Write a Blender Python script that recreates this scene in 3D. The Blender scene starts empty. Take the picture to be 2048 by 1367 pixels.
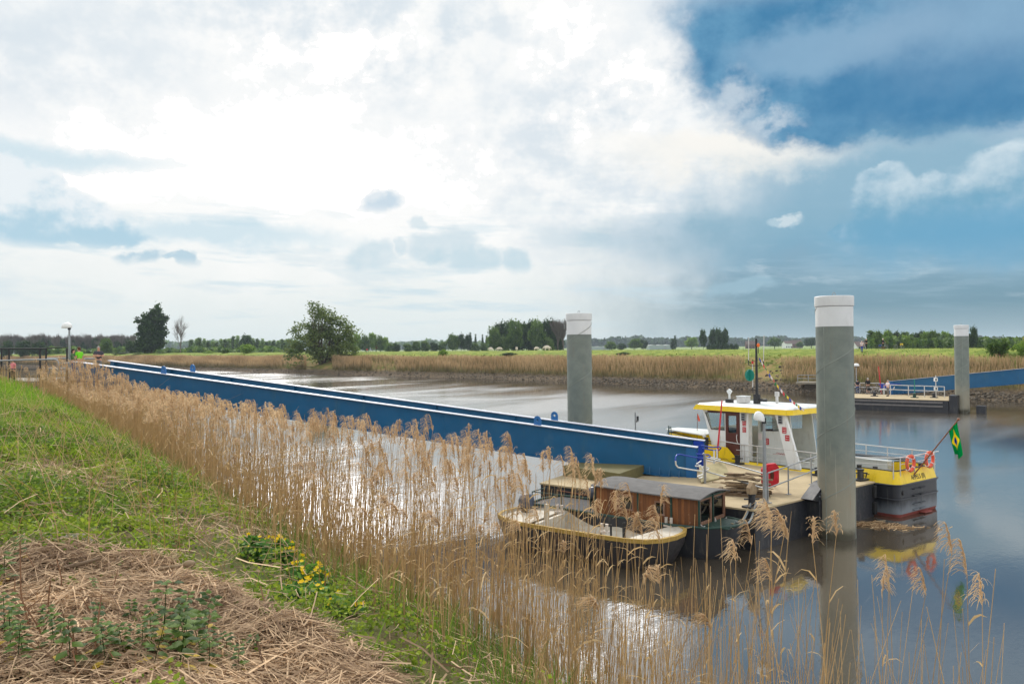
import bpy, math, random
import numpy as np
from mathutils import Vector, Matrix
random.seed(7); RNG = np.random.default_rng(11)
SC = bpy.context.scene
PI = math.pi
R = math.radians

# ------------------------------------------------------------------ camera
F = 1600.0; EYE = 7.0
PITCH = math.atan(10.5/F); ROLL = -0.011
cam = bpy.data.cameras.new('camera'); camo = bpy.data.objects.new('camera', cam)
SC.collection.objects.link(camo); SC.camera = camo
cam.sensor_width = 36; cam.lens = 36*F/2048; cam.clip_start = 0.1; cam.clip_end = 12000
CAMROT = Matrix.Rotation(PI/2+PITCH, 3, 'X') @ Matrix.Rotation(ROLL, 3, 'Z')
camo.location = (0, 0, EYE); camo.rotation_euler = CAMROT.to_euler()

# ------------------------------------------------------------------ shader helpers
def lin(r, g, b, a=1.0):
    f = lambda c: (c/255/12.92 if c/255 <= 0.04045 else ((c/255+0.055)/1.055)**2.4)
    return (f(r), f(g), f(b), a)
NT = None
def link(a, b): NT.links.new(a, b)
def setin(sock, v):
    if isinstance(v, X): link(v.o, sock)
    else: sock.default_value = v
def mth(op, *a, clamp=False):
    n = NT.nodes.new('ShaderNodeMath'); n.operation = op; n.use_clamp = clamp
    for i, v in enumerate(a): setin(n.inputs[i], v)
    return X(n.outputs[0])
class X:
    def __init__(s, o): s.o = o
    def __add__(s, b): return mth('ADD', s, b)
    def __radd__(s, b): return mth('ADD', s, b)
    def __sub__(s, b): return mth('SUBTRACT', s, b)
    def __rsub__(s, b): return mth('SUBTRACT', b, s)
    def __mul__(s, b): return mth('MULTIPLY', s, b)
    def __rmul__(s, b): return mth('MULTIPLY', s, b)
    def __truediv__(s, b): return mth('DIVIDE', s, b)
def comb(x, y, z):
    n = NT.nodes.new('ShaderNodeCombineXYZ')
    for i, v in enumerate((x, y, z)): setin(n.inputs[i], v)
    return X(n.outputs[0])
def noise(vec, scale=5.0, detail=4.0, rough=0.55, dist=0.0, out=0):
    n = NT.nodes.new('ShaderNodeTexNoise')
    if vec is not None: link(vec.o, n.inputs['Vector'])
    n.inputs['Scale'].default_value = scale; n.inputs['Detail'].default_value = detail
    n.inputs['Roughness'].default_value = rough; n.inputs['Distortion'].default_value = dist
    return X(n.outputs[out])
def sstep(x, a, b, lo=0.0, hi=1.0):
    n = NT.nodes.new('ShaderNodeMapRange'); n.interpolation_type = 'SMOOTHSTEP'
    setin(n.inputs[0], x)
    n.inputs[1].default_value = a; n.inputs[2].default_value = b
    n.inputs[3].default_value = lo; n.inputs[4].default_value = hi
    return X(n.outputs[0])
def mixc(f, a, b):
    n = NT.nodes.new('ShaderNodeMix'); n.data_type = 'RGBA'
    setin(n.inputs[0], f); setin(n.inputs[6], a); setin(n.inputs[7], b)
    return X(n.outputs[2])
def ramp(x, stops):
    n = NT.nodes.new('ShaderNodeValToRGB'); setin(n.inputs[0], x)
    e = n.color_ramp.elements
    while len(e) < len(stops): e.new(0.5)
    for k, (p, c) in zip(e, stops): k.position = p; k.color = c
    return X(n.outputs[0])

# ------------------------------------------------------------------ sun and sky
SUN_AZ, SUN_EL = R(-14), R(42)
sdir = Vector((math.sin(SUN_AZ)*math.cos(SUN_EL), math.cos(SUN_AZ)*math.cos(SUN_EL), math.sin(SUN_EL)))
sl = bpy.data.lights.new('sun', 'SUN'); sl.energy = 2.3; sl.angle = R(12); sl.color = (1.0, 0.95, 0.87)
so = bpy.data.objects.new('sun', sl); SC.collection.objects.link(so)
so.rotation_euler = (-sdir).to_track_quat('-Z', 'Y').to_euler()

W = bpy.data.worlds.new('World'); SC.world = W; W.use_nodes = True
NT = W.node_tree; NT.nodes.clear()
out = NT.nodes.new('ShaderNodeOutputWorld'); bg = NT.nodes.new('ShaderNodeBackground')
bg.inputs[1].default_value = 0.1
link(bg.outputs[0], out.inputs[0])
sky = NT.nodes.new('ShaderNodeTexSky'); sky.sky_type = 'NISHITA'; sky.sun_disc = False
sky.sun_elevation = SUN_EL; sky.sun_rotation = SUN_AZ; sky.air_density = 1.0; sky.dust_density = 1.5
SKY = X(sky.outputs[0])
tc = NT.nodes.new('ShaderNodeTexCoord'); sp = NT.nodes.new('ShaderNodeSeparateXYZ')
link(tc.outputs['Generated'], sp.inputs[0])
dx, dy, dz = (X(sp.outputs[i]) for i in range(3))
az = mth('ARCTAN2', dx, dy); el = mth('ARCSINE', dz)
u = az*1.6; v = el*1.6
def FU(px): return 1.6*math.atan((px-1024)/F)
def FV(px, py): return 1.6*math.atan((694-0.011*(px-1024)-py)/math.hypot(F, px-1024))
P3 = comb(u, v, 0.0)
n1 = noise(P3, 3.2, 7, 0.6) - 0.5
n2 = noise(comb(u+7.3, v+2.1, 3.7), 3.2, 7, 0.6) - 0.5
n3 = noise(comb(u+1.7, v*1.3, 9.1), 9.0, 7, 0.62) - 0.5
n4 = noise(comb(u+4.7, v*1.3, 5.1), 9.0, 7, 0.62) - 0.5
fine = noise(comb(u, v, 2.0), 24.0, 6, 0.62) - 0.5
pz = comb(u, v*1.15, 6.3); pz2 = comb(u-0.012, v*1.15+0.02, 6.3)
rel = noise(pz2, 11.0, 6, 0.58) - noise(pz, 11.0, 6, 0.58)
nst = noise(comb(u*2.2+v*4.0, v*17.0, 1.0), 1.7, 6, 0.6)
def cl(c, k=10.0): return (c[0]*k, c[1]*k, c[2]*k, 1)
def C3(r, g, b, k=10.0): return cl(lin(r, g, b), k)
def blob(px, py, rx, ry, soft=0.25, wa=0.1, wb=0.0):
    a = (u + n1*wa + n3*wb - FU(px))*(1000.0/rx); b = (v + n2*wa + n4*wb - FV(px, py))*(1000.0/ry)
    d = mth('SQRT', a*a + b*b)
    return sstep(d, 1-soft, 1+soft, 1.0, 0.0)
def mx(*a):
    r = a[0]
    for b in a[1:]: r = mth('MAXIMUM', r, b)
    return r
blue = ramp(v/0.7, [(0.0, C3(160, 188, 200)), (0.1, C3(100, 146, 170)), (0.25, C3(118, 161, 187)), (0.6, C3(138, 180, 208)), (1.0, C3(110, 160, 200))])
blue = mixc(0.12, blue, SKY)
cream = ramp(v/0.7, [(0.0, C3(226, 236, 236)), (0.2, C3(238, 243, 242)), (0.5, C3(250, 252, 252)), (1.0, C3(252, 253, 254))])
lr = sstep(u + n1*0.55 + n3*0.12, -0.05, 0.5)
col = mixc(lr, cream, blue)
# big white veil around the hidden sun, then the bright bands under the dark cloud
veil = mx(blob(640, 215, 830, 300, 0.35, 0.35, 0.06), blob(1180, 330, 330, 190, 0.5, 0.3, 0.1),
          blob(1500, 300, 230, 60, 0.6, 0.2, 0.12), blob(1230, 400, 190, 60, 0.6, 0.2, 0.1))
col = mixc(veil, col, C3(255, 255, 253))
# faint grey quilting high up
quilt = sstep(n1*1.3 + n3*0.5 + n2*0.3, -0.3, 0.34)*sstep(v, 0.2, 0.4)
wb = mx(blob(470, 305, 640, 105, 0.7, 0.3, 0.08), blob(1180, 165, 150, 160, 0.7, 0.25, 0.08), blob(640, 120, 200, 120, 0.8, 0.3, 0.08))
col = mixc(quilt*0.85, col, C3(229, 237, 243))
soft = sstep(n2 + n3*0.6, -0.2, 0.3)*mx(blob(1290, 250, 260, 210, 0.6, 0.2), blob(720, 70, 380, 130, 0.7, 0.2), blob(150, 170, 260, 130, 0.8, 0.2))
col = mixc(soft*0.8, col, C3(222, 232, 239))
col = mixc(wb, col, C3(255, 255, 254))
wisp = sstep(noise(comb(u*1.4+v*1.5, v*5.0, 4.0), 3.0, 7, 0.62), 0.5, 0.66)*sstep(v, 0.34, 0.2)*sstep(v, 0.02, 0.12)
col = mixc(wisp*0.55, col, C3(214, 229, 236))
# stretched streaks low down
st = sstep(nst, 0.5, 0.68)*sstep(v, 0.0, 0.1)*sstep(v, 0.3, 0.22)
col = mixc(st*(0.6 - lr*0.42), col, C3(196, 221, 233))
col = mixc(mx(blob(430, 470, 230, 22, 0.7, 0.1, 0.08), blob(70, 310, 170, 14, 0.8, 0.06, 0.06))*0.75, col, C3(198, 223, 235))
st2 = sstep(nst, 0.47, 0.6)*blob(1650, 400, 420, 130, 0.6, 0.2)
col = mixc(st2*0.3, col, C3(178, 205, 221))
col = mixc(blob(1560, 475, 330, 40, 0.7, 0.15, 0.1)*0.7, col, C3(120, 168, 192))
col = mixc(blob(1880, 262, 300, 40, 0.7, 0.15, 0.12)*0.8, col, C3(190, 207, 222))
mot = sstep(n3*1.1 + n1*0.6 - rel*0.5, -0.14, 0.2)*mx(blob(1250, 300, 300, 190, 0.6, 0.2, 0.05), blob(720, 75, 430, 105, 0.7, 0.2, 0.05), blob(120, 130, 230, 100, 0.8, 0.2)*0.7)
col = mixc(mot*0.8, col, C3(214, 226, 235))
col = mixc(blob(1500, 300, 250, 48, 0.6, 0.2, 0.14)*0.9, col, C3(250, 248, 242))
# dark rain cloud, upper right
dk = blob(1850, 20, 445, 222, 0.1, 0.14, 0.12)
dcol = mixc(sstep(n2 + n3*0.4 - rel*0.8, -0.25, 0.3), C3(70, 130, 172), C3(108, 160, 194))
dcol = mixc(blob(1660, 95, 170, 46, 0.45, 0.12, 0.1)*0.8, dcol, C3(140, 176, 204))
dcol = mixc(blob(1990, 30, 190, 90, 0.6, 0.15, 0.1)*0.6, dcol, C3(150, 182, 208))
dcol = mixc(blob(1880, 175, 210, 60, 0.7, 0.15)*0.6, dcol, C3(66, 126, 170))
col = mixc(dk*sstep(v, 0.7, 0.6), col, dcol)
edge = mx(blob(1475, 205, 50, 42, 0.6, 0.08, 0.16), blob(1560, 232, 40, 22, 0.6, 0.08, 0.16))
col = mixc(edge*0.5*sstep(n3 + fine*0.5, -0.16, 0.1), col, C3(240, 244, 246))
# cumulus heaps
def heap(cells, base, ctop, cbot, soft=0.34, warp=0.07, v1=0.08, amt=1.0, wfine=0.085):
    global col
    m = mx(*[blob(x, y, rx, ry, soft, warp, wfine) for x, y, rx, ry in cells])
    x0 = cells[0][0]; vb = FV(x0, base)
    m = m*sstep(v + n3*0.02, vb-0.012, vb+0.016)
    t = sstep(v - rel*0.3 + n3*0.05, vb+0.004, vb+v1*1.5)
    col = mixc(m*amt, col, mixc(t, cbot, ctop))
col = mixc(blob(1860, 400, 370, 105, 0.45, 0.2, 0.1)*0.85, col, C3(140, 180, 202))
heap([(1748, 374, 30, 26), (1790, 366, 34, 28), (1822, 388, 28, 26), (1768, 415, 60, 50), (1872, 394, 46, 36), (1902, 374, 30, 20), (1935, 402, 52, 42), (1985, 372, 50, 50), (2032, 335, 44, 42), (1900, 440, 165, 55), (1995, 420, 110, 80), (1696, 468, 32, 15), (1738, 468, 44, 24)], 492,
     C3(214, 229, 237), C3(118, 170, 198), v1=0.15, amt=0.92, soft=0.16, warp=0.025, wfine=0.06)
col = mixc(blob(1960, 470, 200, 40, 0.8, 0.1, 0.05)*0.8, col, C3(108, 168, 202))
heap([(8, 345, 40, 32), (75, 366, 42, 32), (40, 402, 70, 42), (122, 420, 56, 40), (164, 442, 64, 34), (216, 462, 56, 25), (16, 432, 80, 38), (70, 455, 90, 34), (175, 470, 100, 18)], 488,
     C3(236, 243, 247), C3(178, 211, 228), v1=0.075, amt=0.95, soft=0.16, warp=0.025, wfine=0.06)
heap([(766, 403, 44, 20)], 423, C3(220, 231, 239), C3(190, 212, 228), v1=0.04, amt=0.8)
heap([(280, 516, 36, 16), (360, 521, 34, 9)], 528, C3(206, 224, 233), C3(178, 208, 224), v1=0.03, amt=0.85)
heap([(750, 512, 46, 34), (810, 496, 16, 16), (846, 452, 18, 14)], 560, C3(214, 229, 236), C3(196, 219, 230), v1=0.06, amt=0.8)
heap([(915, 482, 40, 34), (950, 515, 60, 26), (870, 500, 46, 26), (1032, 520, 34, 24)], 545, C3(210, 226, 234), C3(190, 216, 228), v1=0.06, amt=0.8)
heap([(1575, 455, 26, 13)], 463, C3(222, 233, 238), C3(190, 213, 225), v1=0.02, amt=0.7)
heap([(1490, 575, 60, 22)], 600, C3(170, 203, 219), C3(170, 203, 219), amt=0.5)
# the thin cloud in front of the hidden sun is far brighter than the film can hold
sepc = NT.nodes.new('ShaderNodeSeparateColor'); link(col.o, sepc.inputs[0]); lum = X(sepc.outputs[1])*0.1
glow = blob(560, 230, 640, 250, 0.95, 0.25)
gain = sstep(lum, 0.975, 1.0)*sstep(wb, 0.5, 1.0)*5.5 + 1.0
vm = NT.nodes.new('ShaderNodeVectorMath'); vm.operation = 'SCALE'; link(col.o, vm.inputs[0]); link(gain.o, vm.inputs['Scale']); col = X(vm.outputs[0])
# overhead and behind the viewer: unseen bright cloud, added to light fronts and water
back = sstep(mth('ABSOLUTE', u), 1.1, 1.7)
ov = sstep(v + u*u*0.1, 0.672, 0.8)*sstep(mth('ABSOLUTE', u), 1.7, 1.2)
col = mixc(ov, col, mixc(sstep(n1+n3*0.4, -0.12, 0.12), (15, 15.6, 16.6, 1), (25, 24.6, 23.8, 1)))
col = mixc(mx(back, sstep(v, 1.2, 1.7)), col, mixc(sstep(n1+n3*0.4, -0.12, 0.12), (9, 9.8, 11, 1), (15, 15, 14.8, 1)))
col = mixc(sstep(v, -0.01, -0.05), col, C3(150, 160, 150))
link(col.o, bg.inputs[0])
W.cycles.sampling_method = 'MANUAL'; W.cycles.sample_map_resolution = 256
SC.view_settings.view_transform = 'Standard'; SC.view_settings.look = 'None'
SC.view_settings.exposure = 0.0; SC.view_settings.gamma = 1.0
SC.render.engine = 'CYCLES'
SC.cycles.use_denoising = True
SC.cycles.max_bounces = 8; SC.cycles.transparent_max_bounces = 12
SC.cycles.sample_clamp_indirect = 6.0

# ------------------------------------------------------------------ pixel -> place (2048 px frame), used to find where things stand
CAMM = np.array(CAMROT)
def ray(px, py): return CAMM @ np.array([(px-1024)/F, (683.5-py)/F, -1.0])
def at(px, py, z):
    d = ray(px, py); t = (z-EYE)/d[2]; return np.array([0, 0, EYE])+t*d
def atd(px, py, Y):
    d = ray(px, py); return np.array([0, 0, EYE])+d*(Y/d[1])
def zat(px, py, Y): return float(atd(px, py, Y)[2])

# ------------------------------------------------------------------ tags and mesh building
COL = SC.collection
def tag(o, label=None, cat=None, group=None, kind=None):
    if label: o['label'] = label
    if cat: o['category'] = cat
    if group: o['group'] = group
    if kind: o['kind'] = kind
    return o
def empty(name, loc, rz=0.0, label=None, cat=None, group=None):
    o = bpy.data.objects.new(name, None); COL.objects.link(o)
    o.location = loc; o.rotation_euler = (0, 0, rz); o.empty_display_size = 0.3
    return tag(o, label, cat, group)
def copy_tree(o, parent=None):
    c = o.copy(); COL.objects.link(c)
    if parent is not None: c.parent = parent
    for ch in list(o.children): copy_tree(ch, c)
    return c
class MB:
    def __init__(s): s.v = []; s.f = []; s.m = []; s.cur = 0
    def add(s, vs, fs):
        b = len(s.v); s.v += [tuple(map(float, q)) for q in vs]
        for f in fs: s.f.append(tuple(b+i for i in f)); s.m.append(s.cur)
        return s
    def box(s, c, size, rot=None):
        hx, hy, hz = (q/2 for q in size)
        P = [Vector((x, y, z)) for z in (-hz, hz) for x, y in ((-hx, -hy), (hx, -hy), (hx, hy), (-hx, hy))]
        if rot is not None:
            M = rot if isinstance(rot, Matrix) else Matrix.Rotation(rot, 3, 'Z')
            P = [M @ p for p in P]
        c = Vector(c); P = [p+c for p in P]
        return s.add(P, [(3, 2, 1, 0), (4, 5, 6, 7), (0, 1, 5, 4), (1, 2, 6, 5), (2, 3, 7, 6), (3, 0, 4, 7)])
    def beam(s, p, q, w, h, up=(0, 0, 1)):
        p, q = Vector(p), Vector(q); d = (q-p); L = d.length; d.normalize()
        a = d.cross(Vector(up))
        if a.length < 1e-4: a = d.cross(Vector((1, 0, 0)))
        a.normalize(); b = a.cross(d); M = Matrix((d, a, b)).transposed()
        return s.box((p+q)/2, (L, w, h), M)
    def tube(s, pts, r, n=8, cap=True):
        pts = [Vector(p) for p in pts]; N = len(pts); rr = r if isinstance(r, (list, tuple)) else [r]*N
        d = (pts[1]-pts[0]).normalized(); a = d.cross(Vector((0, 0, 1)))
        if a.length < 1e-3: a = d.cross(Vector((1, 0, 0)))
        a.normalize(); vs = []
        for i, p in enumerate(pts):
            d = (pts[min(i+1, N-1)]-pts[max(i-1, 0)]).normalized()
            a = (a-d*a.dot(d)).normalized(); b = d.cross(a)
            for k in range(n):
                t = 2*PI*k/n; vs.append(p+(a*math.cos(t)+b*math.sin(t))*rr[i])
        fs = [(i*n+k, i*n+(k+1) % n, (i+1)*n+(k+1) % n, (i+1)*n+k) for i in range(N-1) for k in range(n)]
        if cap: fs += [tuple(range(n-1, -1, -1)), tuple((N-1)*n+k for k in range(n))]
        return s.add(vs, fs)
    def rings(s, rings, caps=(True, True), mats=None):
        n = len(rings[0]); vs = [p for r in rings for p in r]; b = len(s.v)
        s.v += [tuple(map(float, q)) for q in vs]
        for i in range(len(rings)-1):
            for k in range(n):
                s.f.append((b+i*n+k, b+i*n+(k+1) % n, b+(i+1)*n+(k+1) % n, b+(i+1)*n+k))
                s.m.append(mats[i] if mats else s.cur)
        if caps[0]: s.f.append(tuple(b+k for k in range(n-1, -1, -1))); s.m.append(mats[0] if mats else s.cur)
        if caps[1]: s.f.append(tuple(b+(len(rings)-1)*n+k for k in range(n))); s.m.append(mats[-1] if mats else s.cur)
        return s
    def prism(s, poly, z0, z1): return s.rings([[(x, y, z0) for x, y in poly], [(x, y, z1) for x, y in poly]])
    def extr(s, poly, vec):
        vec = Vector(vec); A = [Vector(p) for p in poly]
        return s.rings([A, [p+vec for p in A]])
    def lathe(s, prof, c=(0, 0, 0), n=24):
        return s.rings([[(c[0]+r*math.cos(2*PI*k/n), c[1]+r*math.sin(2*PI*k/n), c[2]+z) for k in range(n)] for r, z in prof])
    def ball(s, c, r, n=12, m=8):
        r = r if isinstance(r, (tuple, list)) else (r, r, r)
        return s.rings([[(c[0]+r[0]*math.sin(PI*(j+0.02)/(m+0.04))*math.cos(2*PI*k/n), c[1]+r[1]*math.sin(PI*(j+0.02)/(m+0.04))*math.sin(2*PI*k/n),
                          c[2]-r[2]*math.cos(PI*(j+0.02)/(m+0.04))) for k in range(n)] for j in range(m+1)])
    def panel(s, o, i, off, mat_in=None):
        """a wall panel with an opening: outer and inner corner loops of the same length, thickness off"""
        off = Vector(off); n = len(o); O = [Vector(p) for p in o]; I = [Vector(p) for p in i]
        vs = O+I+[p+off for p in O]+[p+off for p in I]
        fs = []
        for k in range(n):
            l = (k+1) % n
            fs += [(k, l, n+l, n+k), (2*n+l, 2*n+k, 3*n+k, 3*n+l), (l, k, 2*n+k, 2*n+l), (n+k, n+l, 3*n+l, 3*n+k)]
        return s.add(vs, fs)
    def build(s, name, mats, parent=None, smooth=False, local=False, bevel=0, **kw):
        me = bpy.data.meshes.new(name); vs = s.v
        if parent is not None and not local:
            L = parent.location; vs = [(x-L.x, y-L.y, z-L.z) for x, y, z in s.v]
        me.from_pydata(vs, [], s.f)
        mats = mats if isinstance(mats, (list, tuple)) else [mats]
        for m in mats: me.materials.append(m)
        if any(s.m): me.polygons.foreach_set('material_index', s.m)
        import bmesh
        b = bmesh.new(); b.from_mesh(me); bmesh.ops.recalc_face_normals(b, faces=b.faces); b.to_mesh(me); b.free()
        if smooth:
            me.polygons.foreach_set('use_smooth', [True]*len(me.polygons))
            try: me.set_sharp_from_angle(angle=R(40))
            except Exception: pass
        o = bpy.data.objects.new(name, me); COL.objects.link(o)
        if parent is not None: o.parent = parent
        if bevel:
            md = o.modifiers.new('bevel', 'BEVEL'); md.width = bevel; md.segments = 2; md.limit_method = 'ANGLE'
        if kw: tag(o, **kw)
        return o
def npmesh(name, V, quads=None, tris=None, mat=None, attrs=None, smooth=False, fmat=None):
    me = bpy.data.meshes.new(name); V = np.asarray(V, np.float32).reshape(-1, 3)
    me.vertices.add(len(V)); me.vertices.foreach_set('co', V.ravel())
    q = np.asarray(quads, np.int32).reshape(-1, 4) if quads is not None else np.zeros((0, 4), np.int32)
    t = np.asarray(tris, np.int32).reshape(-1, 3) if tris is not None else np.zeros((0, 3), np.int32)
    me.loops.add(q.size+t.size); me.loops.foreach_set('vertex_index', np.concatenate([q.ravel(), t.ravel()]))
    me.polygons.add(len(q)+len(t))
    me.polygons.foreach_set('loop_start', np.concatenate([np.arange(len(q))*4, q.size+np.arange(len(t))*3]).astype(np.int32))
    for m in (mat if isinstance(mat, (list, tuple)) else [mat]): me.materials.append(m)
    if fmat is not None: me.polygons.foreach_set('material_index', np.asarray(fmat, np.int32))
    me.update(calc_edges=True)
    if attrs:
        for k, a in attrs.items():
            at_ = me.attributes.new(k, 'FLOAT', 'POINT'); at_.data.foreach_set('value', np.asarray(a, np.float32).ravel())
    if smooth: me.polygons.foreach_set('use_smooth', [True]*len(me.polygons))
    return me
def obj(name, me, parent=None, loc=None, **kw):
    o = bpy.data.objects.new(name, me); COL.objects.link(o)
    if parent is not None: o.parent = parent
    if loc is not None: o.location = loc
    return tag(o, **kw) if kw else o

# ------------------------------------------------------------------ materials
def newmat(name):
    global NT
    m = bpy.data.materials.new(name); m.use_nodes = True; NT = m.node_tree; NT.nodes.clear()
    o = NT.nodes.new('ShaderNodeOutputMaterial'); return m, o
def coord(kind='Object'):
    return X(NT.nodes.new('ShaderNodeTexCoord').outputs[kind])
def scalev(vec, s):
    n = NT.nodes.new('ShaderNodeMapping'); link(vec.o, n.inputs[0]); n.inputs['Scale'].default_value = s; return X(n.outputs[0])
def attr(name):
    n = NT.nodes.new('ShaderNodeAttribute'); n.attribute_name = name; return X(n.outputs['Fac'])
def bsdf(o, color, rough=0.6, metal=0.0, spec=0.5, bump=None, bstr=0.3, bdist=0.02):
    b = NT.nodes.new('ShaderNodeBsdfPrincipled'); setin(b.inputs['Base Color'], color); setin(b.inputs['Roughness'], rough)
    b.inputs['Metallic'].default_value = metal; b.inputs['Specular IOR Level'].default_value = spec
    if bump is not None:
        n = NT.nodes.new('ShaderNodeBump'); n.inputs['Strength'].default_value = bstr; n.inputs['Distance'].default_value = bdist
        link(bump.o, n.inputs['Height']); link(n.outputs[0], b.inputs['Normal'])
    link(b.outputs[0], o.inputs[0]); return b
def paint(name, c, rough=0.45, metal=0.0, spec=0.5, dirt=None, damt=0.35, dscale=3.0, bump=0.0, var=0.12):
    """painted or plain surface with uneven tone, blotches of dirt and a little waviness"""
    m, o = newmat(name); P = coord()
    n = noise(P, dscale, 5, 0.6); c2 = tuple(q*(1-var*2) for q in c[:3])+(1,)
    col = mixc(sstep(n, 0.3, 0.75), c, c2)
    if dirt: col = mixc(sstep(noise(scalev(P, (1, 1, 0.25)), dscale*1.7, 6, 0.65), 0.52, 0.75)*damt, col, dirt)
    rr = sstep(noise(P, dscale*3, 3), 0.2, 0.8, rough-0.08, min(1, rough+0.12))
    bsdf(o, col, rr, metal, spec, noise(P, 40, 3) if bump else None, bump, 0.004); return m
def leafmat(name, ca, cb, trans=0.45, attr_name='tint', rough=0.6, cz=None):
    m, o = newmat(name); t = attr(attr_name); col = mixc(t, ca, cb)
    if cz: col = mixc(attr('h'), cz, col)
    d = NT.nodes.new('ShaderNodeBsdfPrincipled'); link(col.o, d.inputs['Base Color']); d.inputs['Roughness'].default_value = rough
    d.inputs['Specular IOR Level'].default_value = 0.25
    tr = NT.nodes.new('ShaderNodeBsdfTranslucent'); link(col.o, tr.inputs[0])
    mxs = NT.nodes.new('ShaderNodeMixShader'); mxs.inputs[0].default_value = trans
    link(d.outputs[0], mxs.inputs[1]); link(tr.outputs[0], mxs.inputs[2]); link(mxs.outputs[0], o.inputs[0]); return m
MUD = lin(92, 80, 62)
M = {}
M['white'] = paint('white_paint', lin(222, 224, 222), 0.35, dirt=lin(150, 136, 112), damt=0.5, var=0.03)
M['offwhite'] = paint('offwhite_paint', lin(205, 208, 204), 0.4, dirt=lin(140, 130, 112), damt=0.3, var=0.04)
M['yellow'] = paint('yellow_paint', lin(236, 200, 0), 0.35, dirt=lin(140, 112, 30), damt=0.45, var=0.05)
M['black'] = paint('black_hull_paint', lin(34, 36, 42), 0.42, dirt=lin(96, 90, 82), damt=0.5)
M['dark'] = paint('dark_metal', lin(30, 31, 33), 0.5)
M['rubber'] = paint('rubber', lin(26, 26, 27), 0.8)
M['blue'] = paint('gangway_blue_paint', lin(10, 90, 134), 0.38, dirt=lin(60, 100, 116), damt=0.5, dscale=1.0, var=0.08)
M['blue2'] = paint('royal_blue_paint', lin(14, 58, 160), 0.35, var=0.06)
M['flange'] = paint('pale_flange', lin(214, 216, 226), 0.28, dirt=lin(150, 150, 150), damt=0.25, dscale=1.5, var=0.04)  # top flanges get a paler colour than the blue girder
M['steel'] = paint('galvanised_steel', lin(150, 154, 156), 0.42, metal=0.35, dirt=lin(110, 104, 94), damt=0.4)
M['rail'] = paint('white_grey_rail', lin(206, 204, 200), 0.35, dirt=lin(150, 120, 96), damt=0.35)
M['deck'] = paint('sand_deck_coating', lin(176, 158, 124), 0.9, dirt=lin(128, 116, 92), damt=0.55, dscale=0.9, bump=0.4)
M['red'] = paint('red_plastic', lin(206, 26, 44), 0.4, dirt=lin(150, 40, 44), damt=0.3)
M['rust'] = paint('rusty_steel', lin(120, 70, 46), 0.8, dirt=lin(70, 42, 30), damt=0.7)
M['boot'] = paint('red_antifouling', lin(150, 70, 60), 0.6, dirt=MUD, damt=0.5)
M['orange'] = paint('orange_life_ring', lin(226, 84, 52), 0.55, var=0.06)
M['brown'] = paint('brown_door_paint', lin(84, 38, 28), 0.4, var=0.08)
M['rope'] = paint('rope_fibre', lin(168, 148, 118), 0.95, dirt=lin(110, 96, 74), damt=0.5, bump=0.6)
M['greyrope'] = paint('grey_rope', lin(132, 138, 138), 0.95, bump=0.6)
M['wood'] = paint('weathered_timber', lin(150, 128, 98), 0.85, dirt=lin(92, 76, 58), damt=0.8, dscale=5, bump=0.5)
M['wood2'] = paint('dark_driftwood', lin(112, 92, 70), 0.9, dirt=lin(62, 50, 40), damt=0.8, dscale=5, bump=0.5)
M['teal'] = paint('green_day_shape', lin(20, 128, 112), 0.5, var=0.08)
M['green'] = paint('dark_green_trim', lin(20, 58, 48), 0.5)
M['tar'] = paint('roof_felt', lin(96, 94, 92), 0.85, dirt=lin(70, 68, 66), damt=0.5, dscale=1.5, bump=0.5, var=0.08)
M['concrete'] = paint('old_concrete', lin(140, 132, 116), 0.9, dirt=lin(86, 80, 68), damt=0.6, dscale=1.5, bump=0.5)
M['motor'] = paint('outboard_cowl', lin(70, 78, 94), 0.3, var=0.1)
M['skin'] = paint('skin', lin(206, 152, 124), 0.6, var=0.03)
M['lampwhite'] = paint('lamp_dome', lin(228, 228, 224), 0.35, var=0.03)
M['amber'] = paint('amber_lens', lin(240, 110, 20), 0.25)
def glassmat(name, tint, a=0.25):
    m, o = newmat(name); g = NT.nodes.new('ShaderNodeBsdfGlossy'); g.inputs['Roughness'].default_value = 0.02
    t = NT.nodes.new('ShaderNodeBsdfTransparent'); t.inputs[0].default_value = tint
    fr = NT.nodes.new('ShaderNodeLayerWeight'); fr.inputs['Blend'].default_value = 0.5
    x = NT.nodes.new('ShaderNodeMixShader'); link((mth('POWER', X(fr.outputs['Facing']), 4.0)*0.7+0.03+a*0.2).o, x.inputs[0]); link(t.outputs[0], x.inputs[1]); link(g.outputs[0], x.inputs[2])
    link(x.outputs[0], o.inputs[0]); return m
M['glass'] = glassmat('window_glass', (0.95, 0.98, 0.98, 1), 0.05)
M['darkglass'] = glassmat('dusty_glass', (0.25, 0.26, 0.26, 1), 0.25)

# ------------------------------------------------------------------ near bank: coordinates along (a) and across (c) the reed belt
B0 = np.array([1.8, 6.0]); BA = np.array([-0.567, 0.823]); BC = np.array([0.823, 0.567])
def ac(x, y): return ((x-B0[0])*BA[0]+(y-B0[1])*BA[1], (x-B0[0])*BC[0]+(y-B0[1])*BC[1])
def xy(a, c): return (B0[0]+a*BA[0]+c*BC[0], B0[1]+a*BA[1]+c*BC[1])
def gz(x, y):
    x = np.asarray(x, float); y = np.asarray(y, float); a, c = ac(x, y)
    z = np.interp(c, [-60, -14, -6, -4.2, -2.0, 0.0, 2.2, 4.0, 9.0], [5.0, 5.25, 5.3, 5.28, 4.72, 3.4, 1.5, -0.3, -2.0])
    z = z + np.clip(a, 0, 45)*0.010*np.interp(c, [-3, 3], [1, 0])
    b = 0.09*np.sin(x*1.9+y*0.7)*np.sin(y*1.3-x*0.4)+0.05*np.sin(x*4.1+1.3)*np.sin(y*3.7+0.6)+0.025*np.sin(x*9.3)*np.sin(y*8.1)
    return z+b*np.interp(c, [-1, 3], [1, 0.3])
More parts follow.
